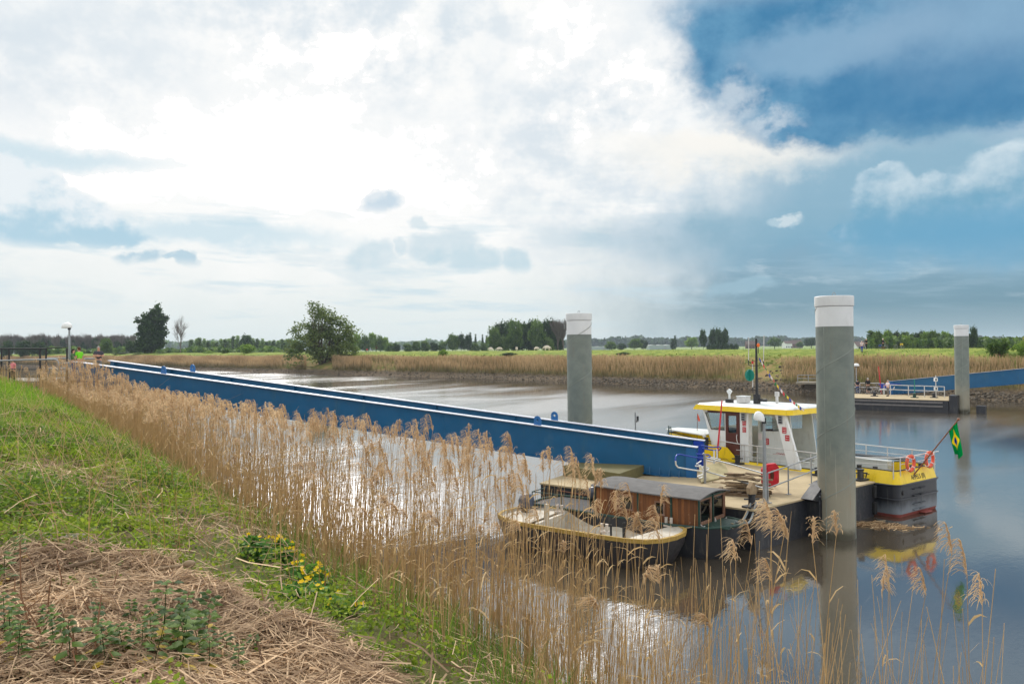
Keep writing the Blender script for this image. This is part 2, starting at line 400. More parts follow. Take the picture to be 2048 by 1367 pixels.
def gat(px, py):
    d = ray(px, py); o = np.array([0, 0, EYE]); t = 2.0
    for _ in range(6000):
        p = o+d*t
        if p[2] < gz(p[0], p[1]): break
        t += 0.02
    return o+d*t
def inpoly(x, y, poly):
    r = np.zeros(len(x), bool); n = len(poly)
    for i in range(n):
        x0, y0 = poly[i][:2]; x1, y1 = poly[(i+1) % n][:2]
        c = ((y0 > y) != (y1 > y)) & (x < (x1-x0)*(y-y0)/((y1-y0) if y1 != y0 else 1e-9)+x0); r ^= c
    return r
def grid(fx, na, nb):
    I, J = np.meshgrid(np.arange(na), np.arange(nb), indexing='ij')
    idx = (I[:-1, :-1]*nb+J[:-1, :-1]).ravel()
    return np.stack([idx, idx+nb, idx+nb+1, idx+1], 1)
aa = np.concatenate([np.linspace(-40, -6, 18)[:-1], np.linspace(-6, 18, 140)[:-1], np.linspace(18, 60, 80)[:-1], np.linspace(60, 260, 30)])
cc = np.concatenate([np.linspace(-90, -8, 16)[:-1], np.linspace(-8, 5, 90)[:-1], np.linspace(5, 9, 6)])
A_, C_ = np.meshgrid(aa, cc, indexing='ij'); GX, GY = xy(A_, C_)
m, o = newmat('bank_soil'); P = coord()
c_ = mixc(sstep(noise(P, 1.2, 6, 0.65), 0.35, 0.65), lin(104, 90, 62), lin(86, 100, 46))
c_ = mixc(sstep(noise(P, 8, 5, 0.7), 0.5, 0.72), c_, lin(138, 118, 84))
bsdf(o, c_, 0.95, 0, 0.2, noise(P, 14, 6, 0.7), 0.8, 0.06); M['soil'] = m
near = obj('river_bank', npmesh('river_bank', np.stack([GX, GY, gz(GX, GY)], -1), grid(None, len(aa), len(cc)), mat=M['soil'], smooth=True), kind='structure')

# ------------------------------------------------------------------ water
m, o = newmat('river_water'); P = coord()
Pr = NT.nodes.new('ShaderNodeMapping'); link(P.o, Pr.inputs[0]); Pr.inputs['Rotation'].default_value = (0, 0, R(-52)); Pr = X(Pr.outputs[0])
w1 = noise(scalev(Pr, (0.35, 1.0, 1)), 1.1, 3, 0.55, 0.6); w2 = noise(scalev(Pr, (0.5, 1.0, 1)), 5.0, 3, 0.6, 0.4); w3 = noise(scalev(Pr, (0.6, 1, 1)), 16.0, 2, 0.5)
calm = sstep(noise(scalev(Pr, (0.25, 1.0, 1)), 0.06, 5, 0.6, 0.8), 0.36, 0.62)
h = w1*0.45 + w2*0.24 + w3*0.08
wc_ = mixc(sstep(noise(scalev(Pr, (0.2, 1, 1)), 0.12, 5, 0.65, 1.0), 0.4, 0.65), lin(78, 69, 56), lin(94, 86, 73))
wc_ = mixc(sstep(noise(scalev(Pr, (0.12, 1, 1)), 0.5, 6, 0.7, 1.2), 0.66, 0.74)*0.35, wc_, lin(150, 142, 128))
bn = NT.nodes.new('ShaderNodeBump'); bn.inputs['Strength'].default_value = 0.26; bn.inputs['Distance'].default_value = 0.15; link((h*(calm*0.85+0.15)).o, bn.inputs['Height'])
df = NT.nodes.new('ShaderNodeBsdfDiffuse'); link(wc_.o, df.inputs[0])
gl = NT.nodes.new('ShaderNodeBsdfGlossy'); sw_ = NT.nodes.new('ShaderNodeSeparateXYZ'); link(P.o, sw_.inputs[0]); cr_ = (X(sw_.outputs[0])-1.8)*0.823 + (X(sw_.outputs[1])-6.0)*0.567 + (noise(scalev(Pr, (0.3, 1, 1)), 0.08, 4, 0.6)-0.5)*30.0; link((sstep(cr_, 8.0, 50.0)*sstep(cr_, 92.0, 66.0)*(calm*0.11+0.055) + 0.045).o, gl.inputs['Roughness']); link(bn.outputs[0], gl.inputs['Normal'])
lw = NT.nodes.new('ShaderNodeLayerWeight'); lw.inputs['Blend'].default_value = 0.5; fc = X(lw.outputs['Facing'])
fx_ = NT.nodes.new('ShaderNodeMixShader'); link((mth('POWER', fc, 3.0)*0.68 + 0.24).o, fx_.inputs[0]); link(df.outputs[0], fx_.inputs[1]); link(gl.outputs[0], fx_.inputs[2]); link(fx_.outputs[0], o.inputs[0]); M['water'] = m
mb = MB(); mb.add([(-3400, -60, 0), (3400, -60, 0), (3400, 3400, 0), (-3400, 3400, 0)], [(0, 1, 2, 3)])
mb.build('water', M['water'], kind='structure')

# ------------------------------------------------------------------ far bank and dike
bank_pts = np.array([(140, 30), (105, 56), (80, 76), (59.5, 93.5), (50, 104), (42, 115), (36, 126), (22, 144), (10.6, 160), (-2.7, 178), (-32, 204), (-60, 228), (-92, 264), (-128, 300), (-175, 345), (-230, 392), (-300, 440), (-420, 500), (-600, 560)], float)
def resample(P, step):
    d = np.r_[0, np.cumsum(np.hypot(*np.diff(P, axis=0).T))]; t = np.arange(0, d[-1], step)
    Q = np.stack([np.interp(t, d, P[:, 0]), np.interp(t, d, P[:, 1])], 1)
    k = np.ones(7)/7; Qp = np.pad(Q, ((3, 3), (0, 0)), 'edge'); return np.stack([np.convolve(Qp[:, i], k, 'valid') for i in (0, 1)], 1)
BK = resample(bank_pts, 3.0); BT = np.gradient(BK, axis=0); BT /= np.linalg.norm(BT, axis=1)[:, None]; BN = np.stack([BT[:, 1], -BT[:, 0]], 1)
if BN[len(BN)//2] @ np.array([0.6, 0.8]) < 0: BN = -BN
OFFS = np.array([-14, -5, -2, 0, 1.5, 3, 5, 8, 11, 14, 17, 20, 24, 30, 36, 46, 60], float)
ZS = np.array([-3, -1.2, -0.5, 0.0, 0.5, 1.1, 1.9, 3.2, 4.5, 5.4, 5.9, 6.05, 6.1, 6.0, 4.8, 2.7, 2.5])
def fz(off): return np.interp(off, OFFS, ZS)
offs = np.concatenate([np.linspace(-14, 0, 6)[:-1], np.linspace(0, 36, 40)[:-1], [36, 46, 60, 90]])
FX = BK[:, None, 0]+BN[:, None, 0]*offs; FY = BK[:, None, 1]+BN[:, None, 1]*offs
FZ = fz(offs)[None, :]+0.12*np.sin(FX*0.9)*np.sin(FY*0.8+offs)*np.interp(offs, [0, 3, 12, 20], [0.5, 1, 1, 0.4])
m, o = newmat('dike_grass'); P = coord(); sp = NT.nodes.new('ShaderNodeSeparateXYZ'); link(P.o, sp.inputs[0]); z = X(sp.outputs[2])
n = noise(P, 0.5, 6, 0.65)
mud = mixc(sstep(noise(P, 2.5, 5, 0.7), 0.4, 0.62), lin(104, 90, 72), lin(72, 62, 50))
gr = mixc(sstep(n, 0.38, 0.62), lin(104, 122, 46), lin(138, 146, 66)); gr = mixc(sstep(noise(P, 3, 4), 0.5, 0.8), gr, lin(88, 108, 44))
mid = mixc(sstep(n, 0.4, 0.6), lin(104, 112, 50), lin(142, 118, 78))
c_ = mixc(sstep(z + n*1.0, 1.4, 2.4), mud, mid); c_ = mixc(sstep(z + n*1.2, 5.0, 6.0), c_, gr)
bsdf(o, c_, 0.95, 0, 0.15, noise(P, 3, 6, 0.7), 0.7, 0.25); M['dike'] = m
obj('dike', npmesh('dike', np.stack([FX, FY, FZ], -1), grid(None, len(BK), len(offs)), mat=M['dike'], smooth=True), kind='structure')
m, o = newmat('polder_meadow'); P = coord()
c_ = mixc(sstep(noise(scalev(P, (0.3, 1, 1)), 0.02, 5, 0.6), 0.4, 0.6), lin(112, 138, 72), lin(140, 146, 96)); c_ = mixc(sstep(noise(P, 0.12, 5), 0.5, 0.7), c_, lin(120, 128, 70))
bsdf(o, c_, 0.95, 0, 0.15); M['polder'] = m
inner = BK+BN*70; far_ = np.stack([inner[:, 0]*0+np.linspace(3400, -3400, len(BK)), inner[:, 0]*0+3400], 1)
V = []; qs = []
for i in range(len(BK)):
    for k, t in enumerate((0, 0.004, 0.02, 0.08, 0.3, 1.0)):
        p = inner[i]*(1-t)+far_[i]*t; V.append((p[0], p[1], 2.5 - (0.06 if k == 0 else 0)))
obj('field', npmesh('field', V, grid(None, len(BK), 6), mat=M['polder']), kind='structure')
# nearest index on the bank for a point seen at a pixel and a distance
def bankpoint(px, off, z=None):
    Q = BK+BN*off; r_ = Q[:, 0]/Q[:, 1]; d = ray(px, 690); k = int(np.argmin(np.abs(r_-d[0]/d[1])+(Q[:, 1] < 5)*9)); return Q[k, 0], Q[k, 1], float(fz(off))

# ------------------------------------------------------------------ leaf cards, trees
def cards(Cn, size, rng, aspect=1.6, tint=None, flat=0.0):
    """many small randomly turned leaf faces at the points Cn"""
    n = len(Cn); a = rng.normal(size=(n, 3)); a[:, 2] *= (1-flat); a /= np.linalg.norm(a, axis=1)[:, None]
    b = rng.normal(size=(n, 3)); b -= a*(a*b).sum(1)[:, None]; b /= np.linalg.norm(b, axis=1)[:, None]
    s = (np.asarray(size)*rng.uniform(0.6, 1.35, n))[:, None]
    V = np.stack([Cn-a*s*0.5*aspect, Cn+b*s*0.45, Cn+a*s*0.5*aspect, Cn-b*s*0.45], 1)
    t = rng.uniform(0, 1, n) if tint is None else np.clip(tint+rng.normal(0, 0.18, n), 0, 1)
    return V.reshape(-1, 3), np.arange(n*4).reshape(-1, 4), np.repeat(t, 4)
def limb(mb, p, q, r0, r1, rng, bend=0.12, n=6):
    p, q = np.array(p, float), np.array(q, float); L = np.linalg.norm(q-p); k = 5
    off = rng.normal(0, bend*L, 3)*np.array([1, 1, 0.4])
    pts = [p+(q-p)*t+off*math.sin(PI*t)*0.6 for t in np.linspace(0, 1, k)]
    mb.tube(pts, [r0+(r1-r0)*t for t in np.linspace(0, 1, k)], n, cap=False); return pts
def tree_proto(kind, lobes, nclus, mleaf, leaf, crad, trunk_h, trunk_r, seed, leafm, barkm, forks=1, droop=0.0, lean=(0, 0)):
    rng = np.random.default_rng(seed); lob = np.array(lobes, float)
    w = lob[:, 3]*lob[:, 4]*lob[:, 5]; pick = rng.choice(len(lob), nclus, p=w/w.sum())
    d = rng.normal(size=(nclus, 3)); d /= np.linalg.norm(d, axis=1)[:, None]
    rad = rng.uniform(0.25, 1.0, nclus)**0.45
    Cc = lob[pick, :3]+d*rad[:, None]*lob[pick, 3:6]
    Cc = Cc[Cc[:, 2] > 0.3]
    mb = MB(); top = lob[np.argmax(lob[:, 2]), :3]
    stems = []
    for f in range(forks):
        a = 2*PI*f/forks+rng.uniform(0, 1)
        base = (0.15*trunk_r*math.cos(a)*(forks > 1), 0.15*trunk_r*math.sin(a)*(forks > 1), 0)
        end = (lean[0]+math.cos(a)*trunk_h*0.35*(forks > 1), lean[1]+math.sin(a)*trunk_h*0.35*(forks > 1), trunk_h)
        stems += limb(mb, base, end, trunk_r*(1 if forks == 1 else 0.7), trunk_r*0.45, rng, 0.05, 8)
        if forks == 1: stems += limb(mb, end, top, trunk_r*0.45, trunk_r*0.1, rng, 0.05)
    stems = np.array(stems)
    for c in Cc[rng.permutation(len(Cc))[:min(len(Cc), 70)]]:
        S = stems[stems[:, 2] < max(c[2]-0.2, 0.5)] if (stems[:, 2] < max(c[2]-0.2, 0.5)).any() else stems
        s0 = S[np.argmin(((S-c)**2).sum(1))]; limb(mb, s0, c, trunk_r*0.22, trunk_r*0.05, rng, 0.1, 5)
    P = np.repeat(Cc, mleaf, 0); P = P+rng.normal(0, 1, P.shape)*crad*np.array([1, 1, 0.75])
    if droop: P[:, 2] -= droop*rng.exponential(1, len(P))*crad
    ct = np.repeat(rng.uniform(0.1, 0.9, len(Cc)), mleaf)
    P = P[P[:, 2] > 0.1]; ct = ct[:len(P)]
    V, q, t = cards(P, leaf, rng, 1.5, ct)
    cm = npmesh(kind+'_crown', V, q, mat=leafm, attrs={'tint': t})
    tm_o = mb.build('trunk', barkm, smooth=True); tm = tm_o.data; bpy.data.objects.remove(tm_o)
    return cm, tm
M['bark'] = paint('bark', lin(78, 66, 54), 0.95, dirt=lin(46, 40, 34), damt=0.7, bump=0.6)
M['greybark'] = paint('grey_bark', lin(112, 102, 94), 0.95, dirt=lin(70, 62, 56), damt=0.6)
M['leafA'] = leafmat('leaf_mid_green', lin(56, 84, 38), lin(108, 132, 62))
M['leafB'] = leafmat('leaf_dark_green', lin(32, 52, 24), lin(64, 90, 38), 0.35)
M['leafC'] = leafmat('leaf_willow_olive', lin(72, 92, 46), lin(126, 140, 78), 0.45)
M['leafD'] = leafmat('leaf_fresh_green', lin(86, 122, 46), lin(142, 166, 74), 0.5)
M['leafE'] = leafmat('leaf_brownish_bud', lin(104, 92, 78), lin(134, 120, 98), 0.3)
lobes_round = [(0, 0, 6.5, 3.6, 3.6, 3.2), (2.3, 0.5, 5.2, 2.4, 2.4, 2.2), (-2.4, -0.3, 5.0, 2.4, 2.4, 2.4), (0.4, -1.8, 4.6, 2.4, 2, 2.2), (-0.8, 1.6, 8.4, 2, 2, 1.6)]
PROTO = {
 'round': [tree_proto('round', lobes_round, 110, 34, 0.5, 0.62, 3, 0.3, s, M['leafA'], M['bark']) for s in (1, 2)],
 'dark': [tree_proto('dark', lobes_round, 110, 34, 0.5, 0.6, 3, 0.3, s, M['leafB'], M['bark']) for s in (3, 4)],
 'fresh': [tree_proto('fresh', lobes_round, 110, 34, 0.5, 0.6, 3, 0.3, 5, M['leafD'], M['bark'])],
 'poplar': [tree_proto('poplar', [(0, 0, 5, 1.5, 1.5, 3.4), (0.2, 0, 9, 1.5, 1.5, 3.6), (0, 0.1, 12.6, 1.0, 1.0, 2.4)], 110, 30, 0.45, 0.5, 3.4, 0.26, s, lm, M['bark']) for s, lm in ((6, M['leafA']), (7, M['leafB']), (19, M['leafD']))],
 'spire': [tree_proto('spire', [(0, 0, 4, 0.7, 0.7, 3.4), (0, 0, 8.5, 0.7, 0.7, 3.4), (0, 0, 12, 0.4, 0.4, 2)], 80, 24, 0.4, 0.3, 3, 0.2, 8, M['leafB'], M['bark'])],
 'shrub': [tree_proto('shrub', [(0, 0, 1.3, 1.5, 1.5, 1.1), (1.1, 0.3, 1.0, 1.0, 1, 0.8), (-1.1, 0, 1.0, 1.1, 1.1, 0.8)], 60, 30, 0.22, 0.28, 0.8, 0.09, s, lm, M['bark'], forks=3) for s, lm in ((9, M['leafA']), (10, M['leafD']), (11, M['leafB']))],
 'bushtree': [tree_proto('bushtree', [(0, 0, 3.2, 2.6, 2.6, 1.7), (1.5, 0, 2.6, 1.6, 1.6, 1.3), (-1.6, 0.2, 2.7, 1.6, 1.6, 1.2)], 90, 36, 0.32, 0.42, 1.4, 0.2, 12, M['leafD'], M['bark'], forks=2)],
}
def bare_proto(seed, h, r, spread, levels=4, nb=6, mat=None, haze=0):
    rng = np.random.default_rng(seed); mb = MB()
    def grow(p, d, L, r, lv):
        q = p+d*L; limb(mb, p, q, r, r*0.55, rng, 0.05, 6 if lv > 2 else 3)
        if lv == 0: return
        for k in range(nb if lv > 1 else nb-1):
            t = rng.uniform(0.35, 1.0); o_ = rng.normal(0, 1, 3)*np.array([1, 1, 0.5]); nd = d*0.75+o_*spread+np.array([0, 0, 0.2]); nd /= np.linalg.norm(nd)
            grow(p+(q-p)*t, nd, L*rng.uniform(0.5, 0.75), r*0.5, lv-1)
    grow(np.zeros(3), np.array([0.05, 0, 1.0]), h*0.42, r, levels)
    o_ = mb.build('trunk', mat or M['greybark']); me = o_.data; bpy.data.objects.remove(o_); return me
BARE = bare_proto(21, 18, 0.3, 0.42, 4, 6)
BAREPOP = [bare_proto(s, 15, 0.3, 0.24, 3, 11) for s in (22, 23)]
def tree(kind, px, pytop, Y, wpx=None, label=None, group=None, pybase=None, var=0, gzv=2.5, cat='tree', name=None):
    """a tree standing at image column px at distance Y; its height follows from where its top is seen"""
    P = atd(px, pytop, Y); z0 = gzv; hgt = P[2]-z0
    cm, tm = PROTO[kind][var % len(PROTO[kind])]
    zs = max(v_.co.z for v_ in cm.vertices) if 'zmax' not in cm else cm['zmax']; cm['zmax'] = zs
    xs = cm['xw'] if 'xw' in cm else max(abs(v_.co.x) for v_ in cm.vertices); cm['xw'] = xs
    s = hgt/zs; sx = s if wpx is None else (wpx*Y/F/2)/xs
    r = empty(name or {'round': 'broadleaf_tree', 'dark': 'broadleaf_tree', 'fresh': 'broadleaf_tree', 'poplar': 'poplar_tree', 'spire': 'poplar_tree', 'shrub': 'shrub', 'bushtree': 'small_tree'}[kind],
              (P[0], P[1], z0), random.uniform(0, 6.28), label, cat, group)
    r.scale = (sx, sx, s)
    obj('crown', cm, r); obj('trunk', tm, r); return r
# --- trees close to the far waterside
x_, y_, z_ = bankpoint(644, 7)
will = tree_proto('willow', [(0, 0, 6.5, 4.5, 4.5, 4.5), (4.0, 0.5, 10.5, 3.0, 3.0, 3.6), (-4.2, 0, 9.0, 3.4, 3, 4.2), (0.5, 0.5, 13.5, 2.9, 3, 3.2), (-6.4, 0, 4.0, 2.4, 2.6, 3.6), (5.6, 0.5, 5.5, 2.6, 3, 4.0), (-1.5, -1, 16.0, 1.8, 1.8, 1.8), (7.2, 0, 9.5, 1.3, 1.4, 2.6)],
                  330, 32, 0.4, 0.66, 4.5, 0.5, 31, M['leafC'], M['bark'], forks=5, droop=0.25)
z_ = 1.6; Y = y_
r = empty('willow_tree', (x_, y_, z_), 0, 'big spreading olive-green willow leaning over the far waterline', 'tree')
hs = (zat(644, 608, Y)-z_)/17.6; r.scale = (hs*1.16, hs*1.1, hs); obj('crown', will[0], r); obj('trunk', will[1], r)
x_, y_, z_ = bankpoint(303, 22); Y = y_
dk = tree_proto('maple', [(0, 0, 6, 4.2, 4, 3.6), (-0.6, 0, 3.6, 4.4, 4, 2.6), (1.8, 0, 10, 2.9, 2.6, 3.2), (-1.8, 0.3, 9.5, 2.7, 2.6, 3), (1.0, 0, 13.4, 1.5, 1.5, 1.6), (3.2, 0.2, 7, 1.8, 2, 2.6)], 300, 40, 0.5, 0.5, 3, 0.4, 33, M['leafB'], M['bark'])
r = empty('broadleaf_tree', (x_, y_, 5.2), 0, 'tall dark-leaved tree beside the bare grey tree', 'tree')
hs = (zat(303, 607, Y)-5.2)/15.2; r.scale = (hs*0.95, hs*0.95, hs); obj('crown', dk[0], r); obj('trunk', dk[1], r)
x_, y_, z_ = bankpoint(360, 24); r = empty('bare_tree', (x_, y_, 5.2), 1.0, 'leafless grey tree right beside the dark-leaved tree', 'tree')
hs = (zat(364, 625, y_)-5.2)/max(v_.co.z for v_ in BARE.vertices); r.scale = (hs*0.62, hs*0.62, hs); obj('trunk', BARE, r)
for px, py, w, k, v, lab in ((494, 686, 44, 'bushtree', 0, 'small flat-topped green tree on the dike left of the willow'), (452, 692, 20, 'shrub', 0, 'thin scrubby sapling left of the flat-topped tree'),
                             (419, 700, 30, 'shrub', 1, 'low green bush on the dike right of the bare tree'), (250, 703, 50, 'shrub', 2, 'low dark bush on the dike just beyond the gangway top'),
                             (330, 704, 40, 'shrub', 0, 'round green bush at the foot of the dark-leaved tree'), (283, 706, 46, 'shrub', 2, 'dark bush left of the round green bush on the dike')):
    x_, y_, z_ = bankpoint(px, 18); tree(k, px, py, y_, w, lab, None, var=v, gzv=5.2, cat='shrub' if k == 'shrub' else 'tree')
for px, py, w, v, lab in ((887, 697, 24, 1, 'green bush in the reeds in front of the grazing sheep'), (1018, 704, 40, 2, 'dark low bush at the reed edge right of the sheep'),
                          (2000, 668, 60, 0, 'thin brownish bush right of the farthest pile'), (2052, 672, 70, 1, 'bushy green shrub at the right edge on the dike'), (1248, 703, 40, 2, 'dark bush at the top of the reeds right of the middle pile')):
    x_, y_, z_ = bankpoint(px, 13); tree('shrub', px, py, y_, w, lab, None, var=v, gzv=4.9, cat='shrub')
# --- groves and single trees in the polder
G1 = 'trees of the grove left of the middle pile'
for i, (px, py, w) in enumerate(((988, 646, 40), (1000, 637, 46), (1016, 633, 46), (1030, 634, 44), (1044, 635, 44), (1058, 632, 44), (1074, 631, 44), (1090, 630, 44), (1106, 632, 40), (1006, 668, 40), (1036, 672, 40), (1066, 672, 40), (1094, 670, 40), (1116, 668, 36))):
    tree('dark' if i % 3 else 'round', px, py, 430+i % 3*14, w, 'tall dark green tree in the dense grove left of the middle pile', G1, var=i)
for px in (1116, 1126):
    r = empty('bare_tree', tuple(atd(px, 690, 440)[:2])+(2.5,), px, 'leafless brownish tree at the end of the grove beside the middle pile', 'tree', 'bare trees at the grove end')
    r.scale = (1.2, 1.2, (zat(px, 632, 440)-2.5)/max(v_.co.z for v_ in BAREPOP[0].vertices)); obj('trunk', BAREPOP[px % 2], r)
G2 = 'poplars of the long row left of the willow'
for i in range(26):
    px = 384+i*8.2+random.uniform(-2, 2); tree('poplar', px, 678-3*math.sin(i*0.9)-(8 if 9 < i < 15 else 0)+random.uniform(-2, 2), 620+random.uniform(0, 30), 17, 'pale green poplar in the long row left of the willow', G2, var=(0, 2)[i % 2])
tree('dark', 492, 664, 590, 34, 'rounded darker tree rising above the poplar row', None)
G3 = 'bushy trees between the willow and the grove'
for i, (px, py, w, k) in enumerate(((700, 668, 26, 'fresh'), (715, 664, 26, 'fresh'), (730, 664, 26, 'round'), (745, 663, 26, 'fresh'), (760, 666, 26, 'round'), (770, 672, 22, 'fresh'))):
    tree(k, px, py, 560, w, 'light green tree of the clump right of the willow', 'trees of the clump right of the willow', var=i)
for i, (px, py, w, k) in enumerate(((780, 684, 26, 'round'), (793, 683, 20, 'dark'), (815, 684, 26, 'round'), (832, 679, 26, 'round'), (850, 678, 28, 'round'), (868, 681, 24, 'dark'), (885, 680, 24, 'round'), (905, 664, 34, 'round'), (922, 662, 24, 'dark'), (936, 663, 22, 'dark'), (950, 682, 26, 'round'), (968, 684, 26, 'round'))):
    tree(k, px, py, 520+i*3, w, 'bushy green tree in the low belt behind the sheep', G3, var=i)
for px, py in ((941, 664), (951, 667), (965, 668), (973, 670)): tree('spire', px, py, 560, 8, 'slender dark poplar left of the grove', 'slender poplars left of the grove')
for i, (px, py, w, k, lab) in enumerate(((1222, 680, 32, 'round', 'round bush-like tree behind the meadow nearest the middle pile'), (1243, 684, 22, 'dark', 'small dark tree beside the round one behind the meadow'), (1270, 674, 36, 'round', 'broad green tree left of the long greenhouse'), (1286, 676, 26, 'dark', 'darker tree touching the left end of the greenhouse'),
                                    (1345, 676, 14, 'spire', 'first thin dark poplar right of the greenhouse'), (1350, 670, 10, 'spire', 'tallest thin dark poplar right of the greenhouse'), (1383, 673, 36, 'fresh', 'light green tree left of the tall twin grove'),
                                    (1549, 673, 34, 'round', 'round green tree left of the white farmhouse'), (1600, 681, 20, 'round', 'small round tree right of the brick farmhouse'), (1623, 672, 40, 'dark', 'dark tree close left of the big pile'))):
    tree(k, px, py, 640+i*20, w, lab, None, var=i)
for i, (px, py, w) in enumerate(((1406, 653, 22), (1426, 651, 22), (1437, 650, 24), (1449, 651, 22))):
    tree('dark', px, py, 520+i*4, w, 'tall dark tree of the small grove right of the middle pile', 'trees of the small tall grove', var=i)
for i in range(7): tree('shrub', 1418+i*9, 685, 515, 14, 'low hedge bush under the small tall grove', 'hedge bushes under the small grove', var=2, cat='shrub')
G4 = 'trees of the wood behind the cyclists on the dike'
rg = random.Random(5)
for i in range(30):
    px = 1742+i*5.6+rg.uniform(-3, 3); py = (654 if i < 8 else 657)+rg.uniform(-2, 7)
    tree(rg.choice(('round', 'round', 'dark', 'fresh')) if i % 4 else 'poplar', px, py+(6 if i % 3 else 0), 300+rg.uniform(0, 60), rg.uniform(20, 32), 'green tree in the wood behind the two people on the dike', G4, var=i)
tree('dark', 1946, 646, 300, 24, 'dark tree seen just right of the farthest pile', None)
for i in range(12): tree('round' if i % 3 else 'dark', 1940+i*11, 676+rg.uniform(-5, 3), 380, 22, 'low tree of the hedge line right of the farthest pile', 'hedge trees right of the farthest pile', var=i)
# leafless wood far left
G5 = 'leafless poplars of the far wood on the left'
for i in range(60):
    px = 2+i*4.4+rg.uniform(-2, 2)
    if i % 5 == 3: tree('dark', px, 674+rg.uniform(-3, 4), 610, 22, 'dark green tree among the leafless poplars on the left', 'green trees in the far wood on the left', var=i); continue
    r = empty('bare_tree', tuple(atd(px, 690, 600+rg.uniform(0, 40))[:2])+(2.5,), rg.uniform(0, 6), 'leafless grey poplar in the far wood on the left', 'tree', G5)
    r.scale = (1.5, 1.5, (zat(px, 667+rg.uniform(-2, 4), 615)-2.5)/max(v_.co.z for v_ in BAREPOP[0].vertices)); obj('trunk', BAREPOP[i % 2], r)
for i, (px, py, w) in enumerate(((14, 676, 30), (48, 676, 36), (78, 678, 40), (212, 671, 34), (262, 676, 28))):
    tree('dark' if i != 3 else 'round', px, py, 420, w, ('dark tree behind the fence at the left edge', 'broad dark tree behind the fence, left of the reeds', 'broad dark tree behind the fence, nearest the lamp', 'round green tree behind the arm-folding man', 'dark tree touching the tall dark-leaved tree')[i], None, var=i)
# far belts and scrub that read as one mass
def belt(name, px0, px1, ytop, Y, n, leaf, hz, seed, mat, label, gzv=2.5, depth=60):
    rng = np.random.default_rng(seed); px = rng.uniform(px0, px1, n*1)
    top = ytop+2.2*np.sin(px*0.045+seed)+1.6*np.sin(px*0.13+seed*2)+0.8*np.sin(px*0.41)
    Yv = Y+rng.uniform(0, depth, n); X_ = (px-1024)/F*Yv; hor = 694-0.011*(px-1024)
    zt = EYE+(hor-top)/F*Yv; z = gzv+(zt-gzv)*rng.uniform(0.0, 1.0, n)**0.7
    V, q, t = cards(np.stack([X_, Yv, z], 1), leaf, rng, 1.3, 0.5+0.4*np.sin(px*0.31))
    return obj(name, npmesh(name, V, q, mat=mat, attrs={'tint': t}), label=label, cat='trees', kind='stuff')
belt('far_woods', -200, 2250, 683, 2100, 16000, 9, 0, 41, M['leafA'], 'bluish wooded horizon beyond the fields')
belt('far_wood_ridge', 1140, 2200, 676, 1900, 9000, 8, 0, 42, M['leafB'], 'higher wooded skyline behind the houses on the right')
belt('scrub', 90, 560, 697, 420, 7000, 1.7, 0, 43, M['leafA'], 'grey-green scrub at the foot of the far poplars', depth=40)
belt('undergrowth', 1735, 2060, 676, 300, 6000, 1.2, 0, 44, M['leafA'], 'dense undergrowth along the wood behind the dike', depth=30)
# ------------------------------------------------------------------ far reed belts (one growing mass), stones
def far_reeds():
    rng = np.random.default_rng(51); n = 110000
    k = rng.uniform(2, len(BK)-3, n); i = k.astype(int); fr = (k-i)[:, None]
    p = BK[i]*(1-fr)+BK[i+1]*fr; nn = BN[i]; off = 2.6+7.6*rng.uniform(0, 1, n)**0.9
    pos = p+nn*off[:, None]; pxs = 1024+F*pos[:, 0]/np.maximum(pos[:, 1], 1)
    gap = ((pxs > 1488) & (pxs < 1562)) | ((pxs > 612) & (pxs < 664)) | ((pxs > 742) & (pxs < 790) & (rng.uniform(0, 1, n) < 0.75) & (off < 9))
    thin = np.sin(pos[:, 0]*0.11)+np.sin(pos[:, 1]*0.17+1)+rng.normal(0, 0.6, n)
    keep = ~gap & (thin > -1.9) & (pxs > -150) & (pxs < 2250); pos, off = pos[keep], off[keep]; n = len(pos)
    z0 = fz(off)-0.1; hh = np.clip(5.25-z0, 1.25, 2.3)*rng.uniform(0.78, 1.12, n)*(0.95+0.12*np.sin(pos[:, 0]*0.2)*np.sin(pos[:, 1]*0.13+2)+0.1*np.sin(pos[:, 0]*0.9+pos[:, 1]*0.7))
    w = 0.012+0.00013*pos[:, 1]; ang = rng.uniform(0, PI, n); dxy = np.stack([np.cos(ang), np.sin(ang)], 1)*w[:, None]
    lean = rng.normal(0, 0.1, (n, 2))*hh[:, None]; V = np.zeros((n, 6, 3)); H = np.zeros((n, 6))
    for j, (t, ww) in enumerate(((0, 1), (0.6, 0.9), (1, 0.5))):
        c = pos+lean*t*t
        V[:, 2*j, :2] = c-dxy*ww; V[:, 2*j+1, :2] = c+dxy*ww; V[:, 2*j:2*j+2, 2] = (z0+hh*t)[:, None]; H[:, 2*j:2*j+2] = t
    b = np.arange(n)[:, None]*6; q = np.concatenate([b+np.array([0, 1, 3, 2]), b+np.array([2, 3, 5, 4])])
    t = np.clip(0.5+0.25*np.sin(pos[:, 0]*0.35)+rng.normal(0, 0.25, n), 0, 1)
    return obj('far_reeds', npmesh('far_reeds', V, q, mat=M['farreed'], attrs={'tint': np.repeat(t, 6), 'h': np.clip(H*1.25-0.2, 0, 1)}), label='belt of dry tan reeds along the far bank', cat='reeds', kind='stuff')
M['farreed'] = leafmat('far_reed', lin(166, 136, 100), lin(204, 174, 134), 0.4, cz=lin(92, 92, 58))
far_reeds()
